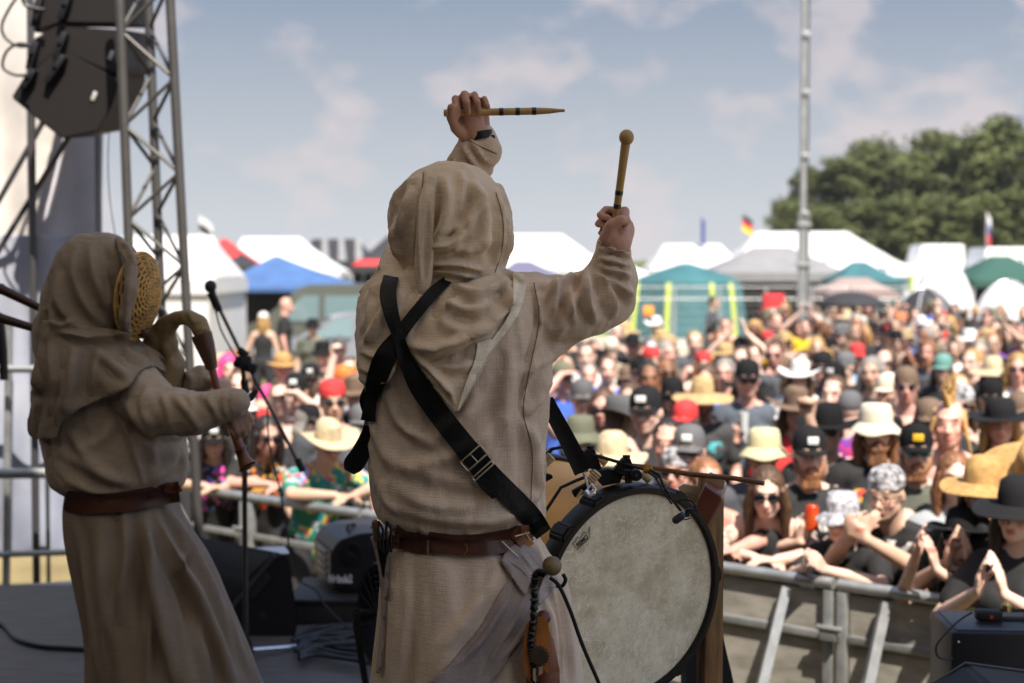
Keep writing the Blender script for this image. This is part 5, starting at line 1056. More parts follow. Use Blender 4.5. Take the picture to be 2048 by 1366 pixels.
# the people one can tell apart, (x, y) of the face in the photograph
FR_ = 'front row people leaning on the barrier'
CROWD = [
 (1534, 990, 'woman in sunglasses with long brown hair, tattooed bare arms crossed on the barrier rail', dict(pose='lean', top='plain black tee', tank=True, hair='long', hairc='brown', eye='big shades', skin='tattoo', z=1.47, fem=1, turn=-12, group=FR_)),
 (1412, 972, 'sunburnt man with cropped hair looking down, bare armed beside the bass drum', dict(pose='lean', top='red shirt', tank=True, hair='short', hairc='ginger', skin='pink', z=1.50, turn=10, group=FR_)),
 (1683, 1040, 'person in white patterned bucket hat clapping over the barrier in a black tee', dict(pose='lean_clap', hat='bucket hat', hatc='white patterned', hair='short', hairc='dark', z=1.40, fem=1, turn=-30, group=FR_)),
 (1772, 992, 'man in black and white head scarf and glasses with dark beard, hands clasped', dict(pose='lean_clasp', top='black tee with white lettering', hat='head scarf', hatc='black and white', hair=None, hairc='dark', beard=0, eye='glasses', skin='tan', z=1.52, turn=-34, group=FR_)),
 (1922, 1078, 'woman in tall black hat and round sunglasses clapping high, bare tattooed shoulder', dict(pose='reach_clap', tank=True, hat='wide fedora', hatc='black', hair='long', hairc='dark', eye='big shades', skin='tattoo', z=1.40, fem=1, turn=-38, group=FR_)),
 (1965, 985, 'man in golden straw lifeguard hat and round dark glasses with a thin moustache', dict(pose='clap', top='black tee with big pale print', hat='sun hat', hatc='golden straw', hair='shoulder length', hairc='dark', beard=0, eye='big shades', skin='tan', z=1.60, turn=-34, group=FR_)),
 (2022, 1092, 'person in black and white frilled top cut by the right picture edge at the barrier', dict(pose='reach_clap', top='black tee with big pale print', hair='curly', hairc='dark', skin='tan', z=1.38, fem=1, turn=-20, group=FR_)),
 (2035, 1030, 'person in dark floppy hat at the right edge behind the frilled top', dict(pose='clap', hat='sun hat', hatc='black', hair='long', hairc='dark', z=1.58, fem=1)),
 (1832, 905, 'bearded man in black cap with yellow emblem and rainbow mirrored sunglasses, olive tee', dict(pose='phone', top='olive tee', hat='cap', hatc='black', patch='yellow shirt', hair='short', hairc='ginger', beard=.02, eye='mirrored', skin='fair', turn=-10)),
 (1898, 850, 'shirtless grinning man with spiked blond mohawk', dict(pose='idle', top=None, hair='mohawk', hairc='blond', skin='pink', s=1.06, turn=-20)),
 (1752, 862, 'long haired man with big ginger beard and white bucket hat in black tee', dict(pose='idle', top='black tee with red and orange print', hat='bucket hat', hatc='cream', hair='long', hairc='ginger', beard=.09, s=1.04, turn=-5)),
 (1618, 912, 'bushy bearded man in flat black cap with white badge, drinking from a red can', dict(pose='phone', top='black tee with white lettering', hat='cap', hatc='black', patch=True, hair='short', hairc='ginger', beard=.05, turn=0)),
 (1655, 865, 'man in round black fedora and sunglasses scratching his chin behind the red can', dict(pose='phone', hat='wide fedora', hatc='black', hair='short', eye='shades', skin='fair', mir=True, top='black tee with white lettering', s=1.02)),
 (1592, 822, 'man in brown wide brimmed hat wearing a bright red shirt', dict(pose='idle', top='red shirt', hat='cowboy hat', hatc='brown', hair='long', hairc='brown', skin='tan', s=1.02)),
 (1405, 800, 'ginger bearded man in wide straw sun hat and sunglasses, grey tee with teal print', dict(pose='idle', top='black tee with teal print', hat='wide sun hat', hatc='straw', hair='short', hairc='ginger', beard=.04, eye='shades', skin='pink', turn=0)),
 (1495, 762, 'tall man in black cap and sunglasses, slate tee with pale lettering, holding a pale cup', dict(pose='phone', top='slate blue tee with pale lettering', hat='cap', hatc='black', hair='short', beard=0, hairc='brown', eye='shades', skin='pink', s=1.07, turn=-5)),
 (1378, 905, 'person in grey cap with a round pale badge and dark sunglasses above the drum', dict(pose='idle', hat='cap', hatc='grey', patch=True, hair='short', hairc='brown', eye='shades', top='dark grey tee', skin='tan', s=.99)),
 (1335, 890, 'dark haired man with glasses and stubble in slate shirt right of the pale sun hat', dict(pose='idle', top='dark grey tee', hair='short', hairc='dark', beard=0, eye='glasses', skin='pink', s=1.0)),
 (1225, 925, 'person under a pale straw sun hat just above the drum shell', dict(pose='idle', hat='sun hat', hatc='pale straw', hair='shoulder length', hairc='blond', skin='pink', s=.97, top='dark grey tee')),
 (1352, 945, 'person in black and white head scarf with sunglasses peeping over the drum rim', dict(pose='idle', hat='head scarf', hatc='black and white', hair=None, eye='shades', skin='pink', s=.93)),
 (1160, 880, 'person in olive floppy hat between the drum strap and the pale sun hat', dict(pose='idle', hat='bucket hat', hatc='olive', hair='short', skin='tan', top='khaki hoodie', s=.98)),
 (1245, 840, 'long haired person in dark grey leather cowboy hat facing right', dict(pose='idle', hat='cowboy hat', hatc='grey', hair='long', hairc='brown', skin='tan', turn=60)),
 (1345, 795, 'woman in black cap and sunglasses with bare shoulders left of the wide straw hat', dict(pose='idle', tank=True, hat='cap', hatc='black', hair='long', hairc='dark', eye='shades', skin='fair', fem=1)),
 (1298, 760, 'short haired man with a moustache in black tee with white block print', dict(pose='idle', top='black tee with big pale print', hair='short', hairc='dark', beard=0, skin='brown', s=1.04)),
 (1527, 910, 'person in pale yellow bucket hat raising a tattooed forearm', dict(pose='fist', hat='bucket hat', hatc='yellow', hair='short', skin='tan', s=.98, mir=True, top='dark grey tee')),
 (1600, 755, 'person in curved white floppy hat before the bearded bare man', dict(pose='clap', hat='cowboy hat', hatc='white', hair='long', hairc='brown', top='white tee', skin='tan')),
 (1667, 792, 'bare shouldered man with short brown hair and full beard', dict(pose='fold', top=None, hair='short', hairc='brown', beard=.02, skin='fair', s=1.03)),
 (1700, 822, 'person in purple hood bent down behind the white bucket hat', dict(pose='idle', top='purple top', hat='beanie', hatc='grey', hair=None, s=.97, turn=150)),
 (1812, 775, 'shirtless man in dark beret and sunglasses beside the cream cap', dict(pose='idle', top=None, hat='cap turned backwards', hatc='brown', hair='short', eye='shades', skin='pink', s=1.04)),
 (1775, 785, 'person in cream cap looking left at the shirtless man', dict(pose='idle', hat='cap', hatc='cream', hair='short', skin='fair', top='white tee', turn=-45)),
 (1768, 728, 'woman with high forehead, long dark hair and small sunglasses, black tee with yellow patch', dict(pose='idle', top='black tee with red and orange print', hair='thin long', hairc='dark', eye='shades', skin='fair', fem=0)),
 (1885, 740, 'person in green grey cap above the mohawk man', dict(pose='idle', hat='cap', hatc='teal', hair='shoulder length', hairc='brown', skin='tan')),
 (1714, 715, 'person in bright red cap with light blue sleeves', dict(pose='phone', hat='cap', hatc='red', hair='short', top='light blue shirt', skin='tan')),
 (1686, 680, 'person in light blue cap right of the mast foot', dict(pose='idle', hat='cap', hatc='light blue', hair='short', skin='tan', top='light blue shirt')),
 (1985, 750, 'person in pale straw bonnet above the white cap at the right', dict(pose='idle', hat='sun hat', hatc='pale straw', hair='long', hairc='brown', skin='tan')),
 (1982, 800, 'man in black cap holding a white towel up in front of him', dict(pose='phone', hat='cap', hatc='black', hair='short', beard=0, hairc='dark', skin='tan')),
 (1938, 680, 'person in clean white bucket hat in the far right rows', dict(pose='idle', hat='bucket hat', hatc='white', hair='short', skin='fair')),
 (1250, 668, 'person in broad straw sun hat under the drummer elbow', dict(pose='idle', hat='wide sun hat', hatc='straw', hair='short', skin='tan', top='dark grey tee')),
 (1222, 700, 'person seen from behind in sand coloured hood below the elbow', dict(pose='idle', hat='beanie', hatc='cream', hair=None, top='khaki hoodie', turn=170, s=1.0)),
 (1322, 680, 'person in small straw trilby beside the white stetson', dict(pose='idle', hat='small trilby', hatc='straw', hair='short', skin='pink')),
 (1312, 652, 'person in tall white stetson behind the straw trilby', dict(pose='idle', hat='cowboy hat', hatc='white', hair='short', skin='tan', top='white tee')),
 (1450, 712, 'person in straw hat with dark band and blue sunglasses', dict(pose='phone', hat='small trilby', hatc='straw', hair='short', eye='shades', skin='pink')),
 (1480, 700, 'bearded person in black cap raising both arms left of the red stand', dict(pose='overhead', hat='cap', hatc='black', hair='short', beard=.02, skin='fair', top='yellow shirt')),
 (1552, 700, 'dark skinned man gazing up right of the red stand', dict(pose='idle', hair='short', hairc='dark', skin='brown', top='plain black tee')),
 (2022, 640, 'person in white cap with coloured dots at the right picture edge', dict(pose='idle', hat='cap', hatc='white', hair='short', skin='tan', top='purple top')),
 (1995, 680, 'woman in pink and violet shawl in the far right rows', dict(pose='overhead', top='purple top', hair='long', hairc='brown', skin='tan', fem=1)),
 (2035, 740, 'long haired person with green headband and sunglasses at the right edge', dict(pose='idle', hair='long', hairc='blond', eye='shades', skin='pink', top='white tee', s=1.04)),
 (2040, 830, 'bearded man in dark sunglasses at the right edge above the giant straw hat', dict(pose='clap', hair='short', hat='cap', hatc='brown', beard=0, hairc='dark', eye='shades', skin='tan')),
 (1930, 628, 'person in long white robe standing tall in the far right rows', dict(pose='stand_back', top='white tee', hair='short', hairc='dark', skin='brown', d=33)),
 (1428, 606, 'dark haired man in charcoal tee standing sideways before the teal tent', dict(pose='stand_back', top='dark grey tee', hair='short', hairc='dark', skin='tan', d=31, turn=70)),
 (1612, 655, 'person in bright yellow shirt with arms up at the foot of the mast', dict(pose='overhead', top='yellow shirt', hair='short', skin='fair', d=21)),
 (1795, 612, 'person in orange shirt far behind the black umbrella', dict(pose='idle', top='orange shirt', hair='short', skin='tan')),
 (1875, 608, 'person in red top far back before the white dome tent', dict(pose='idle', top='red shirt', hair='short', hairc='dark', skin='fair')),
 (1910, 620, 'person in pink top far back beside the white robe', dict(pose='idle', top='pink top', hair='long', hairc='dark', skin='tan', fem=1)),
 (1842, 650, 'person in blue tee far back below the white dome tent', dict(pose='fist', top='blue tee', hat='cap', hatc='white', hair='short', skin='pink')),
 (1858, 845, 'woman in brown cap and sunglasses with long dark hair left of the mohawk', dict(pose='idle', hat='cap', hatc='brown', hair='long', hairc='dark', eye='shades', skin='pink', fem=1)),
 (1690, 735, 'person in grey cap turned left above the bare bearded man', dict(pose='idle', hat='cap', hatc='grey', hair='short', skin='fair', turn=-60)),
 (1215, 742, 'man clapping before his face under the drummer arm', dict(pose='clap', hair='short', hairc='brown', skin='fair', top='blue tee')),
 (1125, 760, 'man in dark cap seen in profile just right of the drummer ribs', dict(pose='shade', hat='cap', hatc='olive', hair='short', skin='pink', top='blue tee', turn=40)),
 (1165, 800, 'bare armed man stretching his arm forward right of the drummer ribs', dict(pose='fist', hair='short', hat='cap', hatc='grey', skin='fair', top='dark grey tee', tank=True)),
 (1205, 820, 'woman with sunglasses and straight brown hair over the drum strap', dict(pose='idle', hair='long', hairc='brown', eye='shades', skin='pink', fem=1, top='black tee with red and orange print')),
 # left of the drummer
 (428, 880, 'woman in black cap and dark hair, pink and blue print, at the rail', dict(pose='lean', top='black tee with pink and blue print', hat='cap', hatc='black', patch=True, hair='long', hairc='dark', z=1.47, fem=1, turn=12, group=FR_, skin='tan')),
 (535, 875, 'woman in sunglasses and dark hair leaning over the rail right of the microphone stand', dict(pose='lean', top='black tee with red and orange print', hair='shoulder length', hairc='dark', eye='big shades', z=1.49, fem=1, turn=25, group=FR_, skin='pink')),
 (657, 890, 'man in curled straw cowboy hat and sunglasses, teal flowered shirt with stubble', dict(pose='lean', top='teal flowered shirt', hat='cowboy hat', hatc='pale straw', hair='short', hairc='brown', beard=0, eye='shades', z=1.51, turn=30, group=FR_, skin='tan')),
 (722, 850, 'man in navy cap in black tee with fat white letters left of the drummer', dict(pose='idle', top='black tee with big pale print', hat='cap', hatc='grey', hair='short', eye='shades', skin='pink', s=.94)),
 (560, 800, 'shirtless pale man shading his eyes behind the microphone boom', dict(pose='shade', top=None, hair='short', hairc='brown', skin='fair', mir=True)),
 (592, 785, 'man in black cap with white badge right of the shirtless man', dict(pose='idle', hat='cap', hatc='black', patch=True, hair='short', beard=0, skin='pink', top='dark grey tee')),
 (566, 735, 'person in golden trilby with a pink scarf, behind the shirtless man', dict(pose='idle', hat='small trilby', hatc='golden straw', hair='short', skin='pink', top='pink top')),
 (692, 765, 'person in orange head scarf raising a hand, grey tee', dict(pose='fist', hat='head scarf', hatc='orange', hair='long', hairc='ginger', skin='fair', top='light grey tee', turn=60)),
 (620, 845, 'long grey haired person in black cap behind the straw cowboy hat', dict(pose='idle', hat='cap', hatc='black', hair='curly', hairc='grey', skin='tan', turn=50, s=.91)),
 (527, 642, 'blond woman with white cap worn low, black dress, standing back to the stage', dict(pose='stand_back', hat='cap', hatc='white', hair='shoulder length', hairc='blond', skin='tan', d=24, fem=1, tank=True, turn=175)),
 (573, 612, 'bald suntanned man in black tee standing sideways by the silver car', dict(pose='stand_back', hair=None, skin='pink', d=25.5, turn=100)),
 (745, 775, 'fair haired man close to the drummer back strap', dict(pose='idle', hair='short', hairc='blond', skin='pink')),
 (458, 742, 'person with bright pink hair left of the microphone clutch', dict(pose='idle', hair='curly', hairc='pink', skin='fair', fem=1)),
 (478, 775, 'person in red bandana top before the microphone pole', dict(pose='idle', top='red shirt', hair='short', skin='fair')),
 (400, 790, 'person in white tee hidden behind the bagpiper hands', dict(pose='idle', top='white tee', hair='short', skin='fair')),
 (680, 698, 'person in lilac grey cap near the silver car', dict(pose='idle', hat='cap', hatc='grey', hair='short', skin='pink')),
 (645, 708, 'person in black bucket hat clapping near the silver car', dict(pose='clap', hat='bucket hat', hatc='black', hair='short', skin='pink')),
 (625, 655, 'person in dark bucket hat far back before the silver car', dict(pose='idle', hat='bucket hat', hatc='black', hair='short', skin='tan', top='olive tee')),
]
OBJ = {}
for x, y, lb, kw in CROWD: OBJ[lb] = person(x, y, lb, **kw)
# everyone else, packed into the free ground of the audience
rnd = random.Random(21); LBS = set(l for _, _, l, _ in CROWD); count = 0
HC = [('cap', 'black'), ('cap', 'black'), ('cap', 'black'), ('cap', 'black'), ('cap', 'grey'), ('cap', 'olive'), ('cap', 'white'), ('cap', 'brown'), ('cap turned backwards', 'black'), ('cap', 'black'), ('bucket hat', 'black'), ('bucket hat', 'olive'), ('sun hat', 'pale straw'), ('small trilby', 'straw'), ('cowboy hat', 'brown'), ('wide fedora', 'black'), ('head scarf', 'black and white'), ('head scarf', 'red'), ('cap', 'red'), ('bucket hat', 'black')] + [(None, None)] * 26
TP_ = ['plain black tee'] * 10 + ['black tee with white lettering'] * 5 + ['black tee with big pale print'] * 5 + ['black tee with red and orange print'] * 3 + ['dark grey tee'] * 3 + ['slate blue tee with pale lettering', 'white tee', 'light grey tee', 'olive tee', 'blue tee', 'red shirt', None]
PO = ['idle'] * 14 + ['clap'] * 4 + ['fist', 'phone', 'phone', 'fold', 'fold']
PW = {'idle': '', 'clap': ' clapping', 'overhead': ' clapping overhead', 'fist': ' with one fist raised', 'phone': ' with a hand at the chest', 'shade': ' shading the eyes', 'fold': ' with folded arms'}
def zone(X, Y, px_):
    row = 'front' if Y < 9.5 else 'middle' if Y < 14 else 'rear' if Y < 21 else 'farthest'
    col = 'left of the drummer' if px_ < 780 else 'by the raised mallet arm' if px_ < 1330 else 'below the teal tent' if px_ < 1520 else 'under the mast' if px_ < 1690 else 'below the umbrella' if px_ < 1830 else 'at the right'
    return 'in the ' + row + ' rows ' + col
def allowed(X, Y):
    px_ = PX([(X, Y, 1.6)])[0]
    if not (300 < px_[0] < 2160): return None
    if Y < be(X) + .55: return None
    # free strips kept open, and places hidden behind the drummer or the piper
    lim = 15.5 if px_[0] < 780 else 20 if px_[0] < 1260 else (17.5 if px_[0] < 1425 else 34)
    if 1425 <= px_[0] < 1530: lim = 24
    if Y > lim: return None
    if 775 < px_[0] < 1085 and Y > 13: return None
    if px_[0] < 395: return None
    if 540 < px_[0] < 730 and Y > 13.5: return None
    return px_
rows = []; Y = 6.2
while Y < 34:
    st_ = .53 if Y < 14 else (.57 if Y < 22 else .72); X = -.36 * Y - 1
    while X < .36 * Y + 1: rows.append((X + rnd.uniform(-.14, .14), Y + rnd.uniform(-.16, .16))); X += st_
    Y += .72 if Y < 14 else (.82 if Y < 22 else 1.0)
for X, Y in rows:
    px_ = allowed(X, Y)
    if px_ is None: continue
    if any((X - a) ** 2 + (Y - b) ** 2 < (.40 if Y < 16 else .36) ** 2 or ((px_[0] - c) ** 2 + (px_[1] - e) ** 2 < (26 ** 2 if Y < 14 else 10 ** 2) and Y < b and i < 76) for i, (a, b, c, e) in enumerate(PLACED)): continue
    if count >= 219: break
    for _ in range(60):
        hat, hc = rnd.choice(HC); top = rnd.choice(TP_); po = rnd.choice(PO); fem = rnd.random() < .3; hair = rnd.choice(['long', 'shoulder length', 'curly']) if fem else rnd.choice(['short', 'short', 'short', 'long', 'shoulder length']); hcx = rnd.choice(['brown', 'brown', 'dark', 'blond', 'ginger', 'grey']); eye = rnd.choice([None, None, None, 'shades', 'glasses']); brd = None if fem or rnd.random() < .5 else rnd.choice([0, 0, .02])
        w1 = f'{hc} {hat} and ' if hat else ''; w2 = f'{hcx} {hair} hair' if not hat else f'{hair} hair'; lb = f"{'woman' if fem else 'man'} in {top or 'no shirt'}, {w1}{w2}{PW[po]}"
        if eye and len(lb.split()) < 15: lb += ', ' + {'shades': 'sunglasses', 'glasses': 'glasses'}[eye]
        if brd is not None and len(lb.split()) < 15: lb += ', bearded'
        if lb not in LBS and len(lb.split()) <= 16: break
    z_ = zone(X, Y, px_[0])
    LBS.add(lb); s = rnd.uniform(.93, 1.06) * (.95 if fem else 1)
    sc0 = get_pose(po, int(fem))[4].translation.z * s
    p = PX([(X, Y, sc0)])[0]
    pt = rnd.choice([None] * 6 + [True, True, 'white tee', 'red shirt', 'yellow shirt', 'light grey tee']) if hat == 'cap' else None
    q = person(p[0], p[1], lb, po, top, hat, hc or 'black', hair, hcx, brd, eye, rnd.choice(['fair', 'fair', 'pink', 'pink', 'tan', 'tan', 'brown'] if rnd.random() < .4 else ['fair', 'pink', 'tan']), s, fem=int(fem), tank=(top is not None and rnd.random() < .12), mir=rnd.random() < .5, patch=pt, group='festival crowd ' + z_)
    k = rnd.uniform(.93, 1.12); q.scale = (q.scale.x * k, q.scale.y * k, q.scale.z); q.rotation_euler = (rnd.uniform(-.05, .05), rnd.uniform(-.06, .06), q.rotation_euler.z + rnd.uniform(-.4, .4))
    count += 1
print('crowd', len(CROWD), count)
# things held
def held(o, loc, name, label, cat, fn, m_):
    w = Matrix.LocRotScale(o.location, o.rotation_euler, o.scale) @ Vector(loc); m = MB(); fn(m); h = build(m, name, m_, None, 40, w); tag(h, label, cat); return h
oc = [o for k, o in OBJ.items() if 'red can' in k and 'drinking' in k][0]
can = held(oc, (-.045, -.335, 1.375), 'drink_can', 'red drink can in the bushy bearded man\'s hand', 'can', lambda m: m.lathe([(.024, -.062), (.033, -.054), (.033, .05), (.026, .060), (.024, .058), (.002, .058)], None, 20), mat('can_red', (.6, .03, .015), .25, .4, vs=12, col2=(.65, .12, .02)))
oc = OBJ[[k for k in OBJ if 'holding a pale cup' in k][0]]
cup = held(oc, (-.045, -.335, 1.385), 'plastic_cup', 'pale plastic cup held by the tall man in the slate tee', 'cup', lambda m: m.lathe([(.026, -.07), (.036, .07), (.033, .07), (.024, -.06), (.002, -.06)], None, 20), mat('cup_pale', (.6, .62, .6), .2, alpha=.85))
oc = OBJ[[k for k in OBJ if 'white towel' in k][0]]
def tw(m):
    vs = []; 
    for s_ in (0, .01):
        for j in range(12):
            for i in range(5): vs.append((-.07 + .035 * i + .02 * math.sin(j * .5), s_ + .03 * math.sin(i * 1.9 + j * .3), .22 - j * .05))
    fs = [];
    for j in range(11):
        for i in range(4): a = j * 5 + i; fs += [(a, a + 1, a + 6, a + 5), (60 + a, 60 + a + 5, 60 + a + 6, 60 + a + 1)]
    for j in range(11):
        for i in (0, 4): a = j * 5 + i; fs.append((a, a + 5, 60 + a + 5, 60 + a))
    m.add(vs, fs)
held(oc, (.04, -.36, 1.22), 'towel', 'white towel hanging from the hands of the man in black cap', 'towel', tw, HM['white'])
# the giant straw hat at the right, worn by someone turned away
o = person(2066, 952, 'person turned away under a giant golden straw sombrero at the right edge', pose='idle', hair=None, s=1.03, turn=170, top='plain black tee')
acc('hat', 'giant', lambda: straw_(.27, .15, .12), STRAWG, o, get_pose('idle')[4] @ Matrix.Rotation(-.75, 4, 'X'))
# ================================================================ the drummer
LIN = mat('linen_beige', (.68, .55, .415), .92, var=.10, vs=5, weave=.35, bs=330, sheen=.15); LIN2 = mat('linen_pale', (.86, .79, .64), .92, var=.06, vs=5, weave=.35, bs=330, sheen=.15); LIN3 = mat('linen_tunic', (.66, .53, .42), .92, var=.10, vs=4, weave=.35, bs=330, sheen=.15)
LGR = mat('linen_grey', (.36, .31, .295), .92, var=.10, vs=5, weave=.35, bs=330); LEB = mat('black_leather', (.008, .008, .009), .5, bump=.35, bs=120, spec=.22); LBR = mat('brown_leather', (.085, .032, .018), .40, var=.35, vs=9, bump=.25, bs=90); LOR = mat('orange_leather', (.42, .15, .035), .45, var=.3, vs=10, bump=.25, bs=90)
LRB = mat('red_brown_leather', (.16, .045, .022), .42, var=.25, vs=12, bump=.2, bs=90); BRS = mat('buckle', (.55, .48, .36), .38, .9)
def pc(m, seq, D=3.2, n=18, flat=None):
    """limb through photo points (x, y, radius px, distance)"""
    pr = [(P(q[0], q[1], q[3] if len(q) > 3 else D), q[2] * (q[3] if len(q) > 3 else D) / F) for q in seq]; m.chain(pr, n, flat)
def drummer():
    D = 3.2
    # ---- body, one skin
    m = MB(); pc(m, [(900, 450, 88), (905, 500, 70)]); m.cone(P(905, 540, D), .06, P(905, 610, D), .07)
    m.cone(P(905, 700, D), .17, P(910, 900, D), .16, 22, 4, (Vector((0, 1, 0)), .7)); m.cone(P(915, 900, D), .15, P(920, 1080, D), .16, 22, 4, (Vector((0, 1, 0)), .75)); pc(m, [(830, 620, 58), (990, 620, 58)])
    pc(m, [(1020, 618, 54), (1130, 625, 48), (1208, 598, 42, 3.24), (1228, 540, 36, 3.22), (1229, 508, 27, 3.2)]); pc(m, [(800, 610, 52), (845, 470, 44, 3.42), (930, 345, 34, 3.3), (957, 296, 26, 3.27)])
    for x in (860, 985): m.cone(P(x, 1100, D), .105, P(x - 5, 1480, D), .07); m.cone(P(x - 5, 1480, D), .07, P(x - 10, 1880, D), .045); m.cone(P(x - 10, 1885, D), .045, P(x - 10, 1885, D) + Vector((0, .16, -.02)), .035)
    w = P(957, 290, 3.27); dr = (P(938, 200, 3.27) - w).normalized(); hand(m, w, dr, (.10, -1, .05), 1.22, -1, 1.04, 1.25, .05)
    m.cone(w + dr * .02 + Vector((0, -.010, 0)), .026, w + dr * .065 + Vector((-.006, -.008, 0)), .028)
    w2 = P(1246, 492, 3.18); dr2 = Vector((.08, .80, .52)).normalized(); hand(m, w2, dr2, (-.95, .25, 0), 1.35, 1, 1.08, None, .02); m.chain([(P(1212, 478, 3.17), .017), (P(1222, 452, 3.16), .014), (P(1240, 440, 3.16), .0118), (P(1254, 442, 3.18), .0100)], 12)
    m.cone(w2 + dr2 * .0 + Vector((-.012, -.0, 0)), .030, w2 + dr2 * .06 + Vector((-.008, 0, .004)), .034); m.cone(w2 + Vector((-.03, .0, .02)), .020, w2 + Vector((-.012, .03, .045)), .018)
    me = fuse(m, .0042, 2, .4); crumple(me, .0008, 60, 2); a = me.color_attributes.new('tint', 'FLOAT_COLOR', 'POINT'); a.data.foreach_set('color', np.ones(len(me.vertices) * 4, np.float32))
    SKD = skin_mat('skin_drummer', (.52, .29, .21)); o = put('person', me, SKD); tag(o, 'hooded drummer in beige linen robe seen from behind, both arms raised holding sticks', 'person', 'costumed musicians on stage')
    # ---- tunic
    T = loft([(535, 810, 1000, D, .08), (562, 768, 1050, D, .12), (610, 724, 1082, D, .15), (700, 719, 1098, D, .165), (800, 737, 1096, D, .168), (900, 738, 1090, D, .172), (985, 742, 1090, D, .175), (1030, 756, 1088, D, .170), (1052, 790, 1072, D, .150), (1066, 806, 1060, D, .135)], 110, 110, lambda a, t: .012 * math.sin(9 * a + 6 * t) * t * t)
    pc(T, [(1000, 622, 76), (1060, 618, 74), (1140, 622, 66), (1204, 596, 64, 3.24), (1222, 556, 54, 3.23), (1229, 510, 38, 3.2), (1228, 492, 35, 3.2)], n=22)
    pc(T, [(1075, 690, 44), (1130, 655, 40)]); pc(T, [(800, 612, 70), (842, 480, 62, 3.42), (905, 390, 52, 3.36), (938, 330, 42, 3.3), (958, 300, 40, 3.28)], n=22); pc(T, [(955, 276, 34, 3.28), (975, 300, 30, 3.27)]); pc(T, [(965, 338, 20, 3.29), (948, 345, 30, 3.3)])
    me = fuse(T, .0058, 3, .5); crumple(me, .007, 8, 3, (1, 1, .4)); crumple(me, .0035, 17, 8, (1.2, 1, .35)); crumple(me, .0022, 34, 4, (1, 1, .5))
    Sx = [([(1066, 560), (1080, 640), (1058, 740), (1046, 800), (1050, 835)], 4, 0.0114, .9), ([(1100, 735), (1075, 790), (1048, 835)], 9, 0.0228), ([(1125, 690), (1075, 730), (1030, 750)], 12, 0.0114), ([(1050, 840), (1066, 900), (1062, 1010)], 12, 0.0228), ([(1030, 700), (1010, 800), (1015, 900)], 16, 0.0133), ([(960, 780), (930, 830), (850, 900)], 16, 0.0152), ([(1010, 830), (930, 900), (800, 940)], 16, 0.0152),
          ([(1085, 560), (1110, 585), (1105, 640)], 9, 0.0190), ([(1150, 560), (1140, 600), (1150, 650)], 9, 0.0228), ([(1180, 535), (1170, 585), (1190, 650)], 10, 0.0266), ([(1192, 540), (1215, 580), (1225, 640)], 9, 0.0247), ([(1190, 548), (1130, 560), (1080, 600)], 8, 0.0190), ([(1188, 555), (1150, 600), (1110, 680)], 9, 0.0171), ([(1196, 530), (1235, 540), (1262, 560)], 8, 0.0228), ([(1195, 515), (1230, 520), (1262, 535)], 6, 0.0190), ([(1195, 500), (1230, 500), (1262, 515)], 5, 0.0171), ([(1196, 487), (1228, 486), (1260, 498)], 4, 0.0133), ([(1205, 480), (1230, 476), (1255, 488)], 3, 0.0095), ([(1200, 545), (1250, 580), (1262, 610)], 9, 0.0190),
          ([(1205, 470), (1208, 520)], 4, 0.0114), ([(925, 285), (945, 320), (965, 355)], 6, 0.0228), ([(940, 280), (962, 310), (985, 330)], 5, 0.0133), ([(910, 330), (935, 345), (960, 380)], 7, 0.0266), ([(915, 318), (905, 350), (925, 380)], 6, 0.0190),
          ([(800, 840), (840, 880), (900, 900)], 12, 0.0076), ([(760, 880), (800, 930), (900, 960), (1000, 990)], 14, 0.0076), ([(750, 800), (760, 880), (790, 960)], 12, 0.0095), ([(770, 780), (800, 850), (860, 880)], 8, 0.0076), ([(780, 1010), (860, 1036), (960, 1044), (1060, 1030)], 12, 0.0133), ([(790, 980), (870, 1015), (970, 1020)], 14, 0.0086), ([(1080, 960), (1050, 1010), (990, 1040)], 10, 0.0114), ([(1075, 1000), (1060, 1040), (1030, 1052)], 7, 0.0095), ([(1090, 880), (1070, 940), (1075, 1000)], 8, 0.0095), ([(760, 960), (770, 1000), (800, 1030)], 8, 0.0076),
          ([(820, 700), (830, 780), (838, 850)], 7, 0.0057), ([(738, 780), (745, 830), (752, 900)], 8, 0.0095), ([(990, 1000), (900, 1010), (820, 1000)], 12, 0.0057)]
    folds(me, Sx); tun = put('tunic', me, LIN3, o)
    # ---- hood with its long tail
    H = loft([(325, 885, 925, D, .02), (332, 858, 952, D, .065), (350, 826, 975, D, .10), (380, 796, 996, D, .13), (415, 776, 1010, D, .145), (460, 776, 1022, D, .15), (500, 786, 1022, D, .145), (540, 806, 1008, D, .13), (575, 812, 985, D, .12), (610, 825, 965, D, .10)], 110, 90, lambda a, t: .018 * math.sin(5 * a + 1 + 2 * t) + .01 * math.sin(11 * a))
    pc(H, [(995, 380, 12, 3.2), (1014, 430, 12, 3.2), (1016, 490, 12, 3.2), (1000, 540, 12, 3.2)])
    pc(H, [(820, 560, 22, 3.12), (900, 566, 24, 3.10), (985, 556, 22, 3.12)]); pc(H, [(1000, 548, 16, 3.14), (1040, 556, 10, 3.12)])
    me = fuse(H, .005, 3, .5); crumple(me, .005, 8, 7, (1, 1, .4)); crumple(me, .002, 20, 2, (1, 1, .3)); crumple(me, .001, 40, 5)
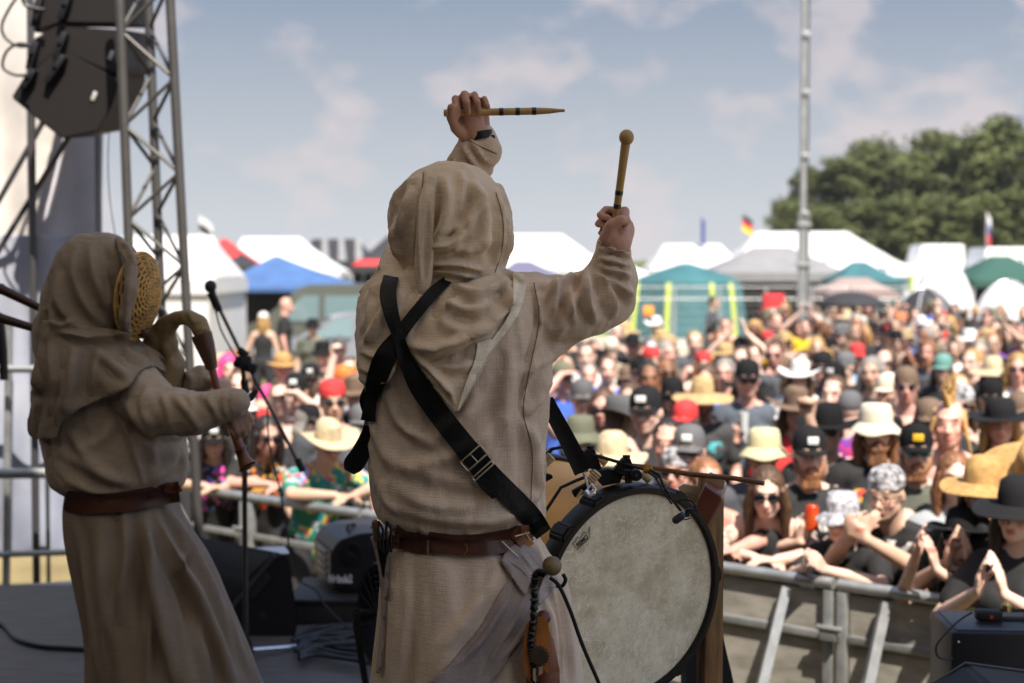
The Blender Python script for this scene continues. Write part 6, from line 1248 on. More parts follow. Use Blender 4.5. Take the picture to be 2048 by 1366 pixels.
    Sh = [([(846, 342), (842, 420), (836, 500), (840, 570)], 4, -0.0170, .2), ([(893, 352), (897, 405), (884, 460), (860, 494)], 12, 0.0272), ([(945, 360), (955, 402), (934, 450), (908, 470)], 10, 0.0238), ([(988, 374), (998, 446), (992, 530)], 8, 0.0204), ([(860, 496), (905, 488), (930, 462)], 8, 0.0238), ([(862, 512), (900, 506), (930, 490)], 6, 0.0136), ([(850, 527), (912, 527), (968, 541)], 6, 0.0221), ([(850, 543), (900, 543), (955, 556)], 6, 0.0170), ([(960, 380), (975, 450), (955, 510)], 12, 0.0153), ([(825, 372), (806, 430), (796, 480)], 9, 0.0170), ([(845, 350), (800, 380), (778, 410)], 7, 0.0119), ([(920, 340), (925, 380), (915, 430)], 9, 0.0136), ([(1010, 410), (1018, 470), (1006, 530)], 5, 0.0153), ([(905, 500), (950, 500), (985, 470)], 12, 0.0136), ([(786, 430), (790, 480), (806, 530)], 6, 0.0170), ([(880, 475), (900, 470), (915, 455)], 4, -0.0136, .1)]
    folds(me, Sh); hood = put('hood', me, LIN, o)
    hh = caster([hood]); tp = smoothline([(868, 352, 9, .004), (858, 385, 15, .010), (852, 430, 18, .014), (849, 490, 19, .016), (848, 545, 18, .016), (846, 580, 11, .014), (846, 601, 2.5, .012)], 7); dd = []
    for x, y, r, of in tp:
        q, _ = hh(x, y); dd.append(q.y if q is not None else 3.06)
    dd = np.convolve(np.pad(dd, 4, 'edge'), np.ones(9) / 9, 'valid'); m = MB(); m.tube([P(x, y, min(d_, 3.075) - of) for (x, y, r, of), d_ in zip(tp, dd)], [r * 3.1 / F for r in tp[:, 2]], 28, flat=(Vector((0, 1, 0)), .62)); tm = fuse(m, .0035, 2); crumple(tm, .0022, 22, 3, (1, 1, .35))
    folds(tm, [([(840, 380), (838, 480), (842, 570)], 3, .005), ([(862, 400), (862, 480), (856, 560)], 4, .006), ([(852, 420), (848, 500), (848, 570)], 3, -.004, .1)]); tl_ = put('hood_tail', tm, LIN, hood)
    # ---- cape over shoulders and back
    hit = caster([tun, hood])
    cape = [(800, 512), (850, 560), (930, 566), (1000, 545), (1034, 548), (1046, 575), (1036, 630), (1000, 680), (975, 722), (945, 775), (915, 823), (888, 800), (850, 752), (815, 706), (800, 700), (790, 740), (775, 766), (730, 766), (717, 748), (713, 650), (716, 596), (742, 556), (776, 522)]
    me = drape(caster([tun]), cape, .012, .004, 4, 3.2, 8, lift=lambda x, y: .012 * max(0, min(1, (y - 560) / 200)) + .010 * math.sin(x * .035 + y * .01)); so = me
    crumple(so, .004, 9, 9); crumple(so, .003, 18, 4, (1, 1, .6)); crumple(so, .0015, 36, 4); Sc = [([(806, 688), (870, 702), (950, 670), (1010, 610), (1036, 560)], 13, 0.0352), ([(815, 705), (860, 740), (905, 790)], 8, 0.0160), ([(900, 570), (950, 590), (1020, 560)], 10, 0.0224), ([(880, 600), (940, 620), (1000, 590)], 12, 0.0192), ([(930, 575), (900, 620), (880, 650)], 9, 0.0144), ([(990, 560), (1010, 590), (1005, 640)], 8, 0.0192), ([(870, 640), (930, 660), (985, 640)], 14, 0.0096), ([(860, 720), (910, 735), (950, 720)], 11, 0.0128), ([(850, 725), (890, 770), (912, 815)], 6, 0.0096), ([(745, 560), (728, 620), (722, 700)], 7, 0.0160), ([(770, 545), (745, 600), (735, 690)], 7, 0.0144), ([(775, 600), (750, 660), (730, 700)], 8, 0.0160), ([(790, 560), (770, 570), (745, 590)], 6, 0.0128), ([(722, 700), (760, 715), (795, 700)], 7, 0.0144), ([(720, 735), (750, 745), (780, 750)], 6, 0.0112), ([(780, 530), (755, 545), (735, 575)], 5, 0.0128), ([(850, 575), (830, 620), (812, 680)], 8, 0.0128)]
    folds(so, Sc); cp = put('cape', so, LIN, o)
    hit2 = caster([tun, hood, cp])
    for nm, poly, mt in (('facing', [(1026, 542), (1046, 552), (1052, 572), (1040, 622), (1010, 668), (972, 712), (984, 680), (1012, 640), (1026, 600)], LIN2), ('facing', [(955, 686), (984, 680), (974, 712), (946, 765), (915, 823), (934, 760), (950, 720)], LIN2)):
        me = drape(hit2, poly, .006, .003, 3, 3.15, 3); f_ = put(nm, me, mt, cp, angle=40)
    # cuff of the raised left sleeve, stitched hems
    def seam(pix, r=1.3, name='seam', mt=None, off=.0012, par=None, h=hit2):
        pts = [];
        for x, y in smoothline(pix, 8):
            q, n_ = h(x, y)
            if q is not None: pts.append(q + Vector((0, -off, 0)))
        if len(pts) > 2: m = MB(); m.tube(pts, r * 3.2 / F, 6); build(m, name, mt or LIN3, par or o)
    ht = caster([tun], 3.1); SD = mat('seam_thread', (.17, .125, .09), .95)
    seam([(1068, 566), (1078, 640), (1060, 735), (1048, 800), (1048, 836)], 1.0, 'seam', SD, h=ht, par=tun); seam([(1048, 836), (1064, 900), (1062, 1000)], .8, 'seam', SD, h=ht, par=tun); seam([(847, 345), (841, 420), (836, 500), (843, 580)], 1.0, 'seam', SD, h=caster([hood]), par=hood); seam([(925, 272), (955, 290), (994, 308)], 1.0, 'seam', SD, h=ht, par=tun); seam([(992, 385), (1006, 440), (1004, 500), (990, 545)], .9, 'seam', SD, h=caster([hood]), par=hood)
    m = MB(); 
    for dx, dy, l in ((0, 0, 22), (3, 2, 26), (-3, 3, 18), (6, 0, 16)):
        q, _ = ht(836 + dx, 848 + dy); q = q + Vector((0, -.003, 0)); m.tube([q, q + Vector((dx * .0006, -.002, -l * .0005)), q + Vector((dx * .0018, -.003, -l * .0011))], .0006, 5)
    build(m, 'frayed_thread', LIN2, tun)
    # ---- skirt
    def pl(a, t): f = .018 + .042 * t; return f * (math.sin(13 * a + 1.5 * math.sin(2 * a) + t) * .7 + .5 * math.sin(7 * a + 2) + .25 * math.sin(23 * a))
    K = loft([(1048, 806, 1062, D, .13), (1085, 786, 1080, D, .15), (1110, 774, 1092, D, .16), (1150, 768, 1118, D, .175), (1200, 765, 1134, D, .19), (1300, 754, 1150, D, .205), (1400, 746, 1166, D, .22), (1600, 720, 1190, D, .24), (1850, 700, 1215, D, .26)], 220, 120, pl, 2.2)
    me = K.mesh('skirt'); crumple(me, .005, 7, 12, (1, 1, .3)); crumple(me, .003, 18, 3, (1, 1, .35)); folds(me, [([(1075, 1085), (1095, 1150), (1110, 1260), (1125, 1380)], 9, .018), ([(1085, 1080), (1112, 1140), (1130, 1230), (1150, 1380)], 7, .014), ([(1062, 1090), (1075, 1150)], 5, .010), ([(1068, 1086), (1085, 1140)], 4, .010), ([(780, 1100), (785, 1200), (775, 1380)], 9, .016), ([(820, 1110), (815, 1220), (800, 1380)], 16, .010), ([(900, 1120), (905, 1230), (880, 1380)], 22, .010), ([(960, 1120), (950, 1200), (900, 1300)], 18, .010), ([(1000, 1120), (970, 1190), (880, 1300)], 12, .010)])
    sk = put('skirt', me, LIN3, o)
    hk = caster([sk, tun], 3.1)
    me = drape(caster([sk]), [(1002, 1118), (1022, 1098), (1058, 1090), (1098, 1150), (1080, 1188), (1066, 1250), (1030, 1300), (960, 1385), (840, 1420), (850, 1372), (900, 1330), (960, 1262), (1000, 1190), (1022, 1150)], .008, .005, 4, 3.1, 5); so = me; so.polygons.foreach_set('use_smooth', [True] * len(so.polygons))
    folds(so, [([(1030, 1140), (1000, 1230), (900, 1360)], 8, .012), ([(1060, 1150), (1030, 1240), (950, 1370)], 9, .014), ([(1075, 1170), (1050, 1250), (990, 1340)], 8, .012), ([(1010, 1200), (960, 1280), (870, 1360)], 6, .010)]); put('overskirt', so, LGR, o); dsk = so
    me = drape(caster([sk, so]), [(1000, 1122), (1024, 1090), (1052, 1084), (1080, 1118), (1116, 1160), (1100, 1186), (1078, 1212), (1074, 1180), (1060, 1168), (1050, 1190), (1020, 1150)], .012, .006, 3.5, 3.05, 4); so = me; folds(so, [([(1010, 1120), (1040, 1140), (1060, 1165)], 5, .010), ([(1030, 1095), (1055, 1130), (1085, 1165)], 5, .010), ([(1045, 1090), (1075, 1130), (1105, 1165)], 5, .008)]); kn = put('knotted_cloth', so, LGR, o)
    # ---- belts
    ribbon(hk, [(792, 1060), (850, 1074), (930, 1082), (1010, 1072), (1060, 1052)], 24, .006, .004, parent=o, name='belt', mat_=LBR); b2 = ribbon(hk, [(776, 1082), (850, 1092), (940, 1098), (1020, 1090), (1062, 1068)], 26, .012, .004, parent=o, name='belt', mat_=LBR)
    ribbon(hk, [(1030, 1082), (1052, 1062), (1085, 1050)], 34, .018, .004, parent=o, name='belt_loop', mat_=LRB); ribbon(hk, [(1050, 1050), (1052, 1075), (1062, 1092)], 16, .022, .004, parent=o, name='belt_loop', mat_=LOR)
    ribbon(hk, [(856, 1080), (856, 1110)], 5, .018, .002, parent=b2, name='keeper', mat_=LBR); ribbon(hk, [(928, 1086), (936, 1098), (928, 1110)], 2, .018, .001, parent=b2, name='stitch', mat_=LOR)
    m = MB(); 
    for (a, b) in (((1004, 1078), (1036, 1108)), ((1050, 1060), (1062, 1078)), ((1030, 1068), (1058, 1060))): q, _ = hk(*a); q2, _ = hk(*b); m.tube([q + Vector((0, -.026, 0)), q2 + Vector((0, -.03, 0))], .0016, 6)
    build(m, 'lace', LIN2, o)
    # ---- crossed leather harness
    ha = caster([tun, cp, hood]); hs = thing('leather_harness', 'black leather drum harness crossed over the back of the linen robe', 'harness', P(900, 700, 3.0)); org = hs.location.copy()
    def rel(ob): ob.parent = hs; ob.data.transform(Matrix.Translation(-org)); return ob
    hc = caster([tun, cp], 3.1)
    rel(ribbon(hc, [(900, 556), (872, 580), (835, 622), (800, 668), (772, 712), (752, 762), (742, 800), (736, 842)], [17, 24, 26, 28, 44, 40, 26, 30], .010, .004, name='strap', mat_=LEB, dflt=3.12)); rel(ribbon(hc, [(782, 552), (776, 590), (784, 632), (798, 676), (812, 720), (840, 774), (886, 838), (940, 906)], [30, 34, 30, 24, 30, 42, 44, 46], .016, .004, name='strap', mat_=LEB, dflt=3.08)); rel(ribbon(hc, [(936, 900), (980, 950), (1030, 1000), (1062, 1034), (1088, 1068)], [46, 44, 44, 44, 36], .012, .004, name='strap', mat_=LEB, dflt=3.05))
    tb = rel(ribbon(hc, [(944, 908), (962, 934), (982, 966), (994, 994)], [42, 46, 46, 22], .024, .005, name='strap_end', mat_=LEB, dflt=3.05))
    def buckle(cx, cy, w_, h_, ang, d, nm='buckle'):
        m = MB(); R = Matrix.Rotation(-ang, 3, 'Y'); c = P(cx, cy, d) - org; pts = [c + R @ Vector((sx * w_ / 2, 0, sz * h_ / 2)) for sx, sz in ((-1, -1), (-1, 1), (1, 1), (1, -1), (-1, -1))]
        m.chain([(p, .0019) for p in pts], 8); m.cone(c + R @ Vector((0, -.002, -h_ / 2)), .0016, c + R @ Vector((0, -.003, h_ / 2)), .0013, 8); b_ = build(m, nm, BRS, hs)
    q, _ = hc(948, 914); buckle(948, 916, .056, .024, math.radians(-42) * -1, q.y - .032); m = MB(); R = Matrix.Rotation(math.radians(-42), 3, 'Y'); c = P(966, 942, q.y - .032) - org; m.chain([(c + R @ Vector((sx * .027, 0, sz * .004)), .0018) for sx, sz in ((-1, -1), (-1, 1), (1, 1), (1, -1), (-1, -1))], 8); build(m, 'keeper_loop', BRS, hs)
    # loose strap end at the left hip, with its buckle
    def free(pix, ws, d, nm, th=.004):
        R_ = smoothline([(x, y, w) for (x, y), w in zip(pix, ws)], 10); vs = []; fs = []
        for s_ in (0, 1):
            for i, (x, y, w_) in enumerate(R_):
                t = R_[min(i + 1, len(R_) - 1)][:2] - R_[max(i - 1, 0)][:2]; t /= np.linalg.norm(t); n_ = np.array((-t[1], t[0]))
                for j in (-.5, -.25, 0, .25, .5): vs.append(P(x + n_[0] * w_ * j, y + n_[1] * w_ * j, d + s_ * th + .004 * (1 - (2 * j) ** 2)) - org)
        A = len(R_) * 5
        for i in range(len(R_) - 1):
            for j in range(4): a = i * 5 + j; fs += [(a, a + 1, a + 6, a + 5), (A + a, A + a + 5, A + a + 6, A + a + 1)]
            for j in (0, 4): a = i * 5 + j; fs.append((a, a + 5, A + a + 5, A + a))
        for i in (0, len(R_) - 1):
            for j in range(4): a = i * 5 + j; fs.append((a, a + 1, A + a + 1, A + a))
        m = MB(); m.add(vs, fs); return build(m, nm, LEB, hs)
    free([(742, 812), (738, 860), (722, 905), (706, 930), (698, 944)], [18, 26, 38, 40, 22], 3.14, 'strap_end'); free([(738, 770), (730, 800), (738, 830), (744, 850)], [14, 22, 20, 14], 3.15, 'strap'); buckle(737, 836, .012, .03, -.2, 3.12)
    free([(1092, 800), (1112, 838), (1140, 890), (1166, 944)], [30, 32, 34, 36], 3.32, 'strap')
    # ---- wrist watch
    m = MB(); c = P(958, 273, 3.268); ax = dr; R = ax.to_track_quat('Z', 'Y').to_matrix().to_4x4(); m.lathe([(.030, -.009), (.033, -.009), (.033, .009), (.030, .009)], Matrix.Translation(c) @ R, 30, True); m.box(P(982, 281, 3.262), (.012, .03, .024), .3, .003); build(m, 'wristwatch', BLS, o, 40)
    # ---- sticks
    def stick(name, label, a, b, prof, bands, wm, extra=None):
        L_ = (b - a).length; ax = (b - a).normalized(); R = Matrix.Translation(a) @ ax.to_track_quat('Z', 'Y').to_matrix().to_4x4(); t = thing(name, label, name.replace('_', ' '), a); R0 = ax.to_track_quat('Z', 'Y').to_matrix().to_4x4()
        m = MB(); m.lathe([(r, z * L_) for r, z in prof], R0, 24); build(m, 'shaft', wm, t, 40)
        for z in bands: m = MB(); r = np.interp(z, [q[1] for q in prof], [q[0] for q in prof]) + .0006; m.lathe([(r, z * L_ - .0048), (r, z * L_ + .0048)], R0, 24); build(m, 'tape_band', mat('black_tape', (.015, .02, .03), .35), t)
        if extra: m = MB(); extra(m, R0, L_); build(m, 'ball_head', wm, t)
        return t
    WD = mat('stick_wood', (.42, .27, .11), .45, var=.25, vs=18, stretch=(1, 1, 1), bump=.1, bs=90); WD2 = mat('mallet_wood', (.40, .25, .095), .4, var=.15, vs=10)
    stick('drumstick', 'tapered wooden drumstick with three black bands held high in the left fist', P(887, 226, 3.236), P(1130, 221, 3.24), [(.001, 0), (.0078, .003), (.0082, .02), (.0082, .76), (.0066, .87), (.0035, .965), (.0040, .985), (.002, 1)], [.475, .61, .745], WD)
    a = P(1219, 528, 3.245); b = P(1252, 282, 3.19)
    stick('drum_mallet', 'wooden mallet with round head and three black bands in the right fist', a, b, [(.001, 0), (.0075, .01), (.0078, .3), (.0092, .75), (.0105, .97), (.009, 1)], [.36, .475, .585], WD2, lambda m, R0, L_: m.ball(R0 @ Vector((0, 0, L_ + .008)), (.0168, .0168, .0178), 24, 16))
    # ---- things hanging at the belt
    t = thing('belt_mallet', 'small dark wooden mallet with round head tucked in the grey cloth at the hip', 'mallet', P(1104, 1132, 3.0)); og = t.location.copy(); m = MB(); m.ball((0, 0, 0), (.021, .021, .021), 24, 16); build(m, 'ball_head', mat('olive_wood', (.17, .125, .055), .5, var=.35, vs=22), t); m = MB(); m.tube([Vector((-.008, 0, -.012)), P(1085, 1150, 3.02) - og, P(1070, 1190, 3.05) - og], [.006, .006, .005], 10); build(m, 'handle', MC['olive_wood'], t)
    t = thing('leather_lash', 'crinkled black leather lash hanging from the hip over the flask', 'lash', P(1072, 1160, 2.97)); og = t.location.copy(); m = MB(); pts = smoothline([(1090, 1150), (1078, 1144), (1070, 1154), (1069, 1180), (1067, 1240), (1062, 1290), (1068, 1330), (1070, 1400)], 14); m.tube([P(x, y, 2.965) - og for x, y in pts], [(.0078 + .0016 * math.sin(i * 1.9) + .001 * math.sin(i * 3.1)) for i in range(len(pts))], 12); build(m, 'lash_cord', mat('shiny_leather', (.008, .008, .010), .22, bump=.6, bs=160), t, 60)
    m = MB(); m.prism([P(x, y, 2.955) - og for x, y in ((1079, 1315), (1084, 1318), (1086, 1346), (1078, 1352))], (0, .003, 0)); m.prism([P(x, y, 2.955) - og for x, y in ((1066, 1338), (1071, 1336), (1072, 1366), (1066, 1360))], (0, .003, 0)); build(m, 'rawhide_tab', mat('rawhide', (.45, .32, .18), .7), t)
    t = thing('leather_flask', 'orange brown leather flask with dark rosette hanging behind the black lash', 'flask', P(1082, 1300, 3.02)); og = t.location.copy(); m = MB(); pc(m, [(1085, 1258, 14, 3.0), (1084, 1290, 26, 3.0), (1086, 1340, 34, 3.0), (1086, 1400, 36, 3.0)], 3.0); m.v = [tuple(Vector(v) - og) for v in m.v]; build(m, 'body', LRB, t, 80)
    m = MB(); m.prism([P(x, y, 2.966) - og for x, y in smoothline([(1052, 1250), (1070, 1236), (1094, 1240), (1100, 1290), (1098, 1340), (1080, 1372), (1056, 1360), (1046, 1310), (1052, 1250)], 4)[:-1]], (0, .006, 0)); build(m, 'flap', LOR, t)
    m = MB(); m.ball(P(1086, 1236, 2.985) - og, (.0165, .0165, .0165), 20, 14); m.tube([P(1086, 1250, 2.985) - og, P(1086, 1268, 2.99) - og], .009, 14); build(m, 'stopper', mat('stopper_wood', (.13, .03, .02), .32), t)
    m = MB(); m.lathe([(.0105, -.002), (.013, -.002), (.013, .002), (.0105, .002)], Matrix.Translation(P(1087, 1258, 2.985) - og), 20, True); build(m, 'ring', mat('bone', (.55, .45, .3), .5), t)
    m = MB(); m.lathe([(.001, .004), (.018, .004)] + [(.020, 0), (.018, -.003), (.001, -.003)], Matrix.Translation(P(1078, 1312, 2.955) - og) @ Matrix.Rotation(math.pi / 2, 4, 'X'), 24)
    for k in range(18): a_ = k * math.pi / 9; m.ball(P(1078, 1312, 2.955) - og + Vector((.020 * math.cos(a_), 0, .020 * math.sin(a_))), .0026, 8, 6)
    build(m, 'rosette', mat('dark_rosette', (.045, .03, .018), .6), t)
    m = MB(); m.tube([P(x, y, 2.98) for x, y in smoothline([(1100, 1155), (1118, 1172), (1140, 1220), (1165, 1290), (1200, 1372), (1230, 1450)], 8)], .0042, 8); q = build(m, 'tether_cord', LEB); tag(q, 'thin black cord running from the hip down across the drum head', 'cord')
    m = MB(); m.tube([P(x, y, 2.99) for x, y in smoothline([(1112, 1172), (1124, 1172), (1131, 1160), (1126, 1148)], 8)], .0042, 8); q = build(m, 'cord_loop', LEB); tag(q, 'short black leather loop beside the small hip mallet', 'cord')
    t = thing('belt_tools', 'tool sheath with wooden handle and black clips on the left hip', 'sheath', P(765, 1080, 3.12)); og = t.location.copy(); w = lambda x, y, d=3.1: P(x, y, d) - og
    m = MB(); m.cone(w(750, 1046), .0075, w(755, 1078), .008, 14); build(m, 'handle', mat('handle_wood', (.15, .08, .045), .45), t)
    for x in (760, 776): m = MB(); m.tube([w(x, 1046, 3.08), w(x - 2, 1042, 3.08), w(x - 4, 1060, 3.08), w(x, 1100, 3.09), w(x + 6, 1104, 3.09), w(x + 6, 1060, 3.08), w(x, 1046, 3.08)], .003, 8); build(m, 'clip', BLS, t)
    m = MB(); m.cone(w(766, 1090, 3.12), .014, w(772, 1150, 3.12), .008, 12, 4, (Vector((0, 1, 0)), .5)); build(m, 'sheath', LEB, t)
    me = drape(caster([sk]), [(740, 1075), (756, 1066), (776, 1080), (778, 1150), (770, 1240), (764, 1330), (752, 1340), (762, 1230), (758, 1150), (748, 1100)], .02, .005, 4, 3.14, 3); put('side_flap', me, LGR, o)
    return o
DRUMMER = drummer()
# ================================================================ bass drum on its post
def drum():
    d = 3.52; C = P(1262, 1188, d); ray = (C - Vector((0, 0, CAMZ))).normalized(); right = ray.cross(UPZ).normalized(); upv = right.cross(ray).normalized(); th = math.radians(41); ph = math.radians(-22)
    n_ = (-ray * math.cos(th) + (right * math.cos(ph) + upv * math.sin(ph)) * math.sin(th)).normalized(); Rr = 224 * d / F
    M = Matrix.Translation(C) @ n_.to_track_quat('Z', 'Y').to_matrix().to_4x4(); R0 = n_.to_track_quat('Z', 'Y').to_matrix().to_4x4()
    # local frame: z out of the head; find the local angle of the photo 'up'
    inv = R0.inverted(); u_l = (inv @ upv.to_4d()).to_3d(); a_up = math.atan2(u_l.y, u_l.x); r_l = (inv @ right.to_4d()).to_3d(); sgn = 1 if math.sin(math.atan2(r_l.y, r_l.x) - a_up) > 0 else -1
    def ang(deg): return a_up + sgn * math.radians(deg)   # clockwise from the top in the picture
    t = thing('bass_drum', 'large wooden bass drum with mottled cream skin and black hoop', 'drum', C)
    RS = Rr * .955; m = MB(); m.lathe([(RS, -.44), (RS, -.012), (RS - .012, -.012), (RS - .012, -.44)], R0, 96, True); build(m, 'shell', mat('maple_shell', (.74, .40, .10), .5, var=.12, vs=5, spec=.25, stretch=(1, 1, 3)), t, 50)
    hp = [(Rr * .925, .012), (Rr * .94, .018), (Rr * .985, .018), (Rr, .010), (Rr, -.040), (Rr * .985, -.045), (RS + .001, -.045), (RS + .001, -.006), (Rr * .925, .002)]
    HM_ = mat('hoop_black', (.007, .006, .006), .45, bump=.1, bs=60, spec=.25); m = MB(); m.lathe(hp, R0, 120, True); build(m, 'hoop', HM_, t, 40)
    m = MB(); m.lathe([(Rr * .985, -.40), (Rr, -.41), (Rr, -.455), (RS - .014, -.46), (RS + .001, -.40)], R0, 96, True); build(m, 'hoop', HM_, t, 40)
    for k, dg in enumerate((-34, 22, 78, 134, 190, 246, 302)):
        a = ang(dg); c = Vector((Rr * 1.0 * math.cos(a), Rr * math.sin(a), -.015)); Rz = Matrix.Rotation(a, 4, 'Z'); m = MB(); bm = bmesh.new(); bmesh.ops.create_cube(bm, size=1)
        for v in bm.verts: v.co = Vector((v.co.x * .020, v.co.y * (.066 if v.co.x < 0 else .030), v.co.z * .062))
        bmesh.ops.bevel(bm, geom=bm.edges[:], offset=.005, segments=2, affect='EDGES'); m.bm(bm, R0 @ Matrix.Translation(c * 1.0) @ Rz); cl = build(m, 'claw', HM_, t, 40)
        m = MB(); m.lathe([(.001, .018), (.0045, .018), (.0045, .024), (.001, .024)], R0 @ Matrix.Translation(c), 10); build(m, 'screw', CH, cl)
    # the skin
    HD = mat('fibre_skin', (.42, .36, .24), .8, spec=.08); tt = HD.node_tree; b = tt.nodes['Principled BSDF']; n = tt.nodes.new; l = tt.links.new; tc_ = n('ShaderNodeTexCoord')
    z1 = n('ShaderNodeTexNoise'); z1.inputs['Scale'].default_value = 8; z1.inputs['Detail'].default_value = 9; z1.inputs['Roughness'].default_value = .72; l(tc_.outputs['Object'], z1.inputs['Vector']); r1 = n('ShaderNodeValToRGB'); r1.color_ramp.elements[0].position = .38; r1.color_ramp.elements[0].color = (.58, .50, .34, 1); r1.color_ramp.elements[1].position = .64; r1.color_ramp.elements[1].color = (.92, .83, .62, 1); l(z1.outputs[0], r1.inputs[0]); last = r1.outputs[0]
    for sc_, dist, wd, k in ((6, 3.5, .013, .8), (11, 3.5, .016, .75), (20, 3.0, .02, .6), (38, 2.0, .03, .45)):
        z = n('ShaderNodeTexNoise'); z.inputs['Scale'].default_value = sc_; z.inputs['Detail'].default_value = 4; z.inputs['Distortion'].default_value = dist; l(tc_.outputs['Object'], z.inputs['Vector']); s_ = n('ShaderNodeMath'); s_.operation = 'SUBTRACT'; s_.inputs[1].default_value = .5; l(z.outputs[0], s_.inputs[0]); ab = n('ShaderNodeMath'); ab.operation = 'ABSOLUTE'; l(s_.outputs[0], ab.inputs[0]); mr = n('ShaderNodeMapRange'); mr.inputs[1].default_value = wd; mr.inputs[2].default_value = 0; mr.inputs[3].default_value = 0; mr.inputs[4].default_value = k; l(ab.outputs[0], mr.inputs[0])
        zm = n('ShaderNodeTexNoise'); zm.inputs['Scale'].default_value = sc_ * .6 + 3; l(tc_.outputs['Object'], zm.inputs['Vector']); mk = n('ShaderNodeMapRange'); mk.inputs[1].default_value = .36; mk.inputs[2].default_value = .52; l(zm.outputs[0], mk.inputs[0]); mu = n('ShaderNodeMath'); mu.operation = 'MULTIPLY'; l(mk.outputs[0], mu.inputs[0]); l(mr.outputs[0], mu.inputs[1]); mr = mu
        mm = n('ShaderNodeMixRGB'); mm.inputs[2].default_value = (1.0, .95, .80, 1); l(mr.outputs[0], mm.inputs[0]); l(last, mm.inputs[1]); last = mm.outputs[0]
    l(last, b.inputs['Base Color'])
    m = MB(); m.lathe([(.001, .006), (Rr * .5, .006), (Rr * .93, .005), (Rr * .93, 0), (.001, 0)], R0, 96); hd = build(m, 'drum_skin', HD, t, 30)
    # printed crown badge, text along its base
    INK = mat('black_ink', (.012, .012, .012), .5)
    def onhead(x, y, lift=.0075):
        q = P(x, y, d); o_ = Vector((0, 0, CAMZ)); dr = (q - o_).normalized(); tt_ = ((C + n_ * lift) - o_).dot(n_) / dr.dot(n_); return o_ + dr * tt_ - C
    m = MB()
    crown = [(1144, 1087), (1158, 1101), (1181, 1078), (1177, 1054), (1172, 1066), (1164, 1063), (1161, 1078), (1154, 1077), (1153, 1085), (1144, 1087)]
    crown = [(1145, 1086), (1149, 1085), (1153, 1079), (1155, 1073), (1159, 1077), (1165, 1070), (1167, 1062), (1171, 1067), (1176, 1065), (1179, 1053), (1180, 1074), (1154, 1099), (1145, 1086)]
    m.tube([onhead(*p) for p in crown], .0009, 6, True, (n_, .3)); m.tube([onhead(1153, 1102), onhead(1178, 1079)], .0004, 5); m.tube([onhead(1156, 1106), onhead(1176, 1088)], .0003, 5); m.tube([onhead(1160, 1108), onhead(1171, 1098)], .0003, 5)
    build(m, 'emblem_outline', INK, hd)
    cu = bpy.data.curves.new('lettering', 'FONT'); cu.body = 'REMO'; cu.size = .0165; cu.extrude = .0002; cu.offset = .0004; cu.align_x = 'CENTER'; cu.space_character = .95
    to = bpy.data.objects.new('lettering', cu); COL.objects.link(to); dg = bpy.context.evaluated_depsgraph_get(); me = bpy.data.meshes.new_from_object(to.evaluated_get(dg)); bpy.data.objects.remove(to); me.materials.clear(); me.materials.append(INK); to = bpy.data.objects.new('lettering', me); COL.objects.link(to); to.parent = hd
    bx = (onhead(1180, 1074) - onhead(1154, 1098)).normalized(); by = n_.cross(bx).normalized(); to.matrix_local = Matrix.Translation(onhead(1166.5, 1085)) @ Matrix(((bx.x, by.x, n_.x), (bx.y, by.y, n_.y), (bx.z, by.z, n_.z))).to_4x4() @ Matrix.Diagonal((.88, .95, 1, 1))
    m = MB(); m.tube([onhead(1352, 1335), onhead(1361, 1326)], .0004, 5); m.tube([onhead(1355, 1338), onhead(1366, 1327)], .0004, 5); m.tube([onhead(1359, 1340), onhead(1368, 1331)], .0004, 5); build(m, 'small_print', LIN2, hd)
    # black mounting rail on top, with two clamps
    w = lambda x, y, dd: P(x, y, dd) - C
    m = MB(); m.tube([w(1086, 918, 3.62), w(1104, 898, 3.6), w(1130, 893, 3.58), w(1160, 902, 3.55), w(1240, 925, 3.5), w(1300, 942, 3.46)], [.006, .007, .007, .007, .007, .006], 8, flat=(UPZ, .6)); build(m, 'rail', BLK, t)
    for x, y, dd in ((1181, 905, 3.53), (1253, 924, 3.49)):
        m = MB(); m.prism([w(x - 26, y + 16, dd), w(x - 8, y - 6, dd), w(x + 8, y - 6, dd), w(x + 22, y + 30, dd), w(x + 10, y + 40, dd), w(x - 6, y + 28, dd)], (0, .03, 0)); m.tube([w(x, y + 2, dd + .015), w(x, y - 10, dd + .015)], .004, 8); kb = build(m, 'clamp', BLK, t)
        m = MB(); m.lathe([(.001, -.003), (.0095, -.003), (.0095, .003), (.001, .003)], Matrix.Translation(w(x, y - 11, dd + .015)), 18); build(m, 'thumb_screw', BLK, kb, 40)
    m = MB(); m.prism([w(1216, 938, 3.5), w(1248, 946, 3.5), (w(1240, 966, 3.5)), w(1205, 972, 3.5), w(1180, 946, 3.5)], (0, .04, 0)); m.lathe([(.001, -.01), (.014, -.01), (.014, .01), (.001, .01)], Matrix.Translation(w(1272, 950, 3.44)) @ Matrix.Rotation(math.pi / 2, 4, 'X'), 22); m.tube([w(1256, 940, 3.45), w(1257, 966, 3.45)], .009, 10); build(m, 'hinge_block', BLK, t)
    m = MB(); m.lathe([(.001, -.012), (.004, -.012), (.004, .012), (.001, .012)], Matrix.Translation(w(1272, 950, 3.43)) @ Matrix.Rotation(math.pi / 2, 4, 'X'), 10); build(m, 'bolt', CH, t)
    # turned wooden rope tensioners
    WT = mat('tensioner_wood', (.50, .36, .20), .5, var=.15, vs=30)
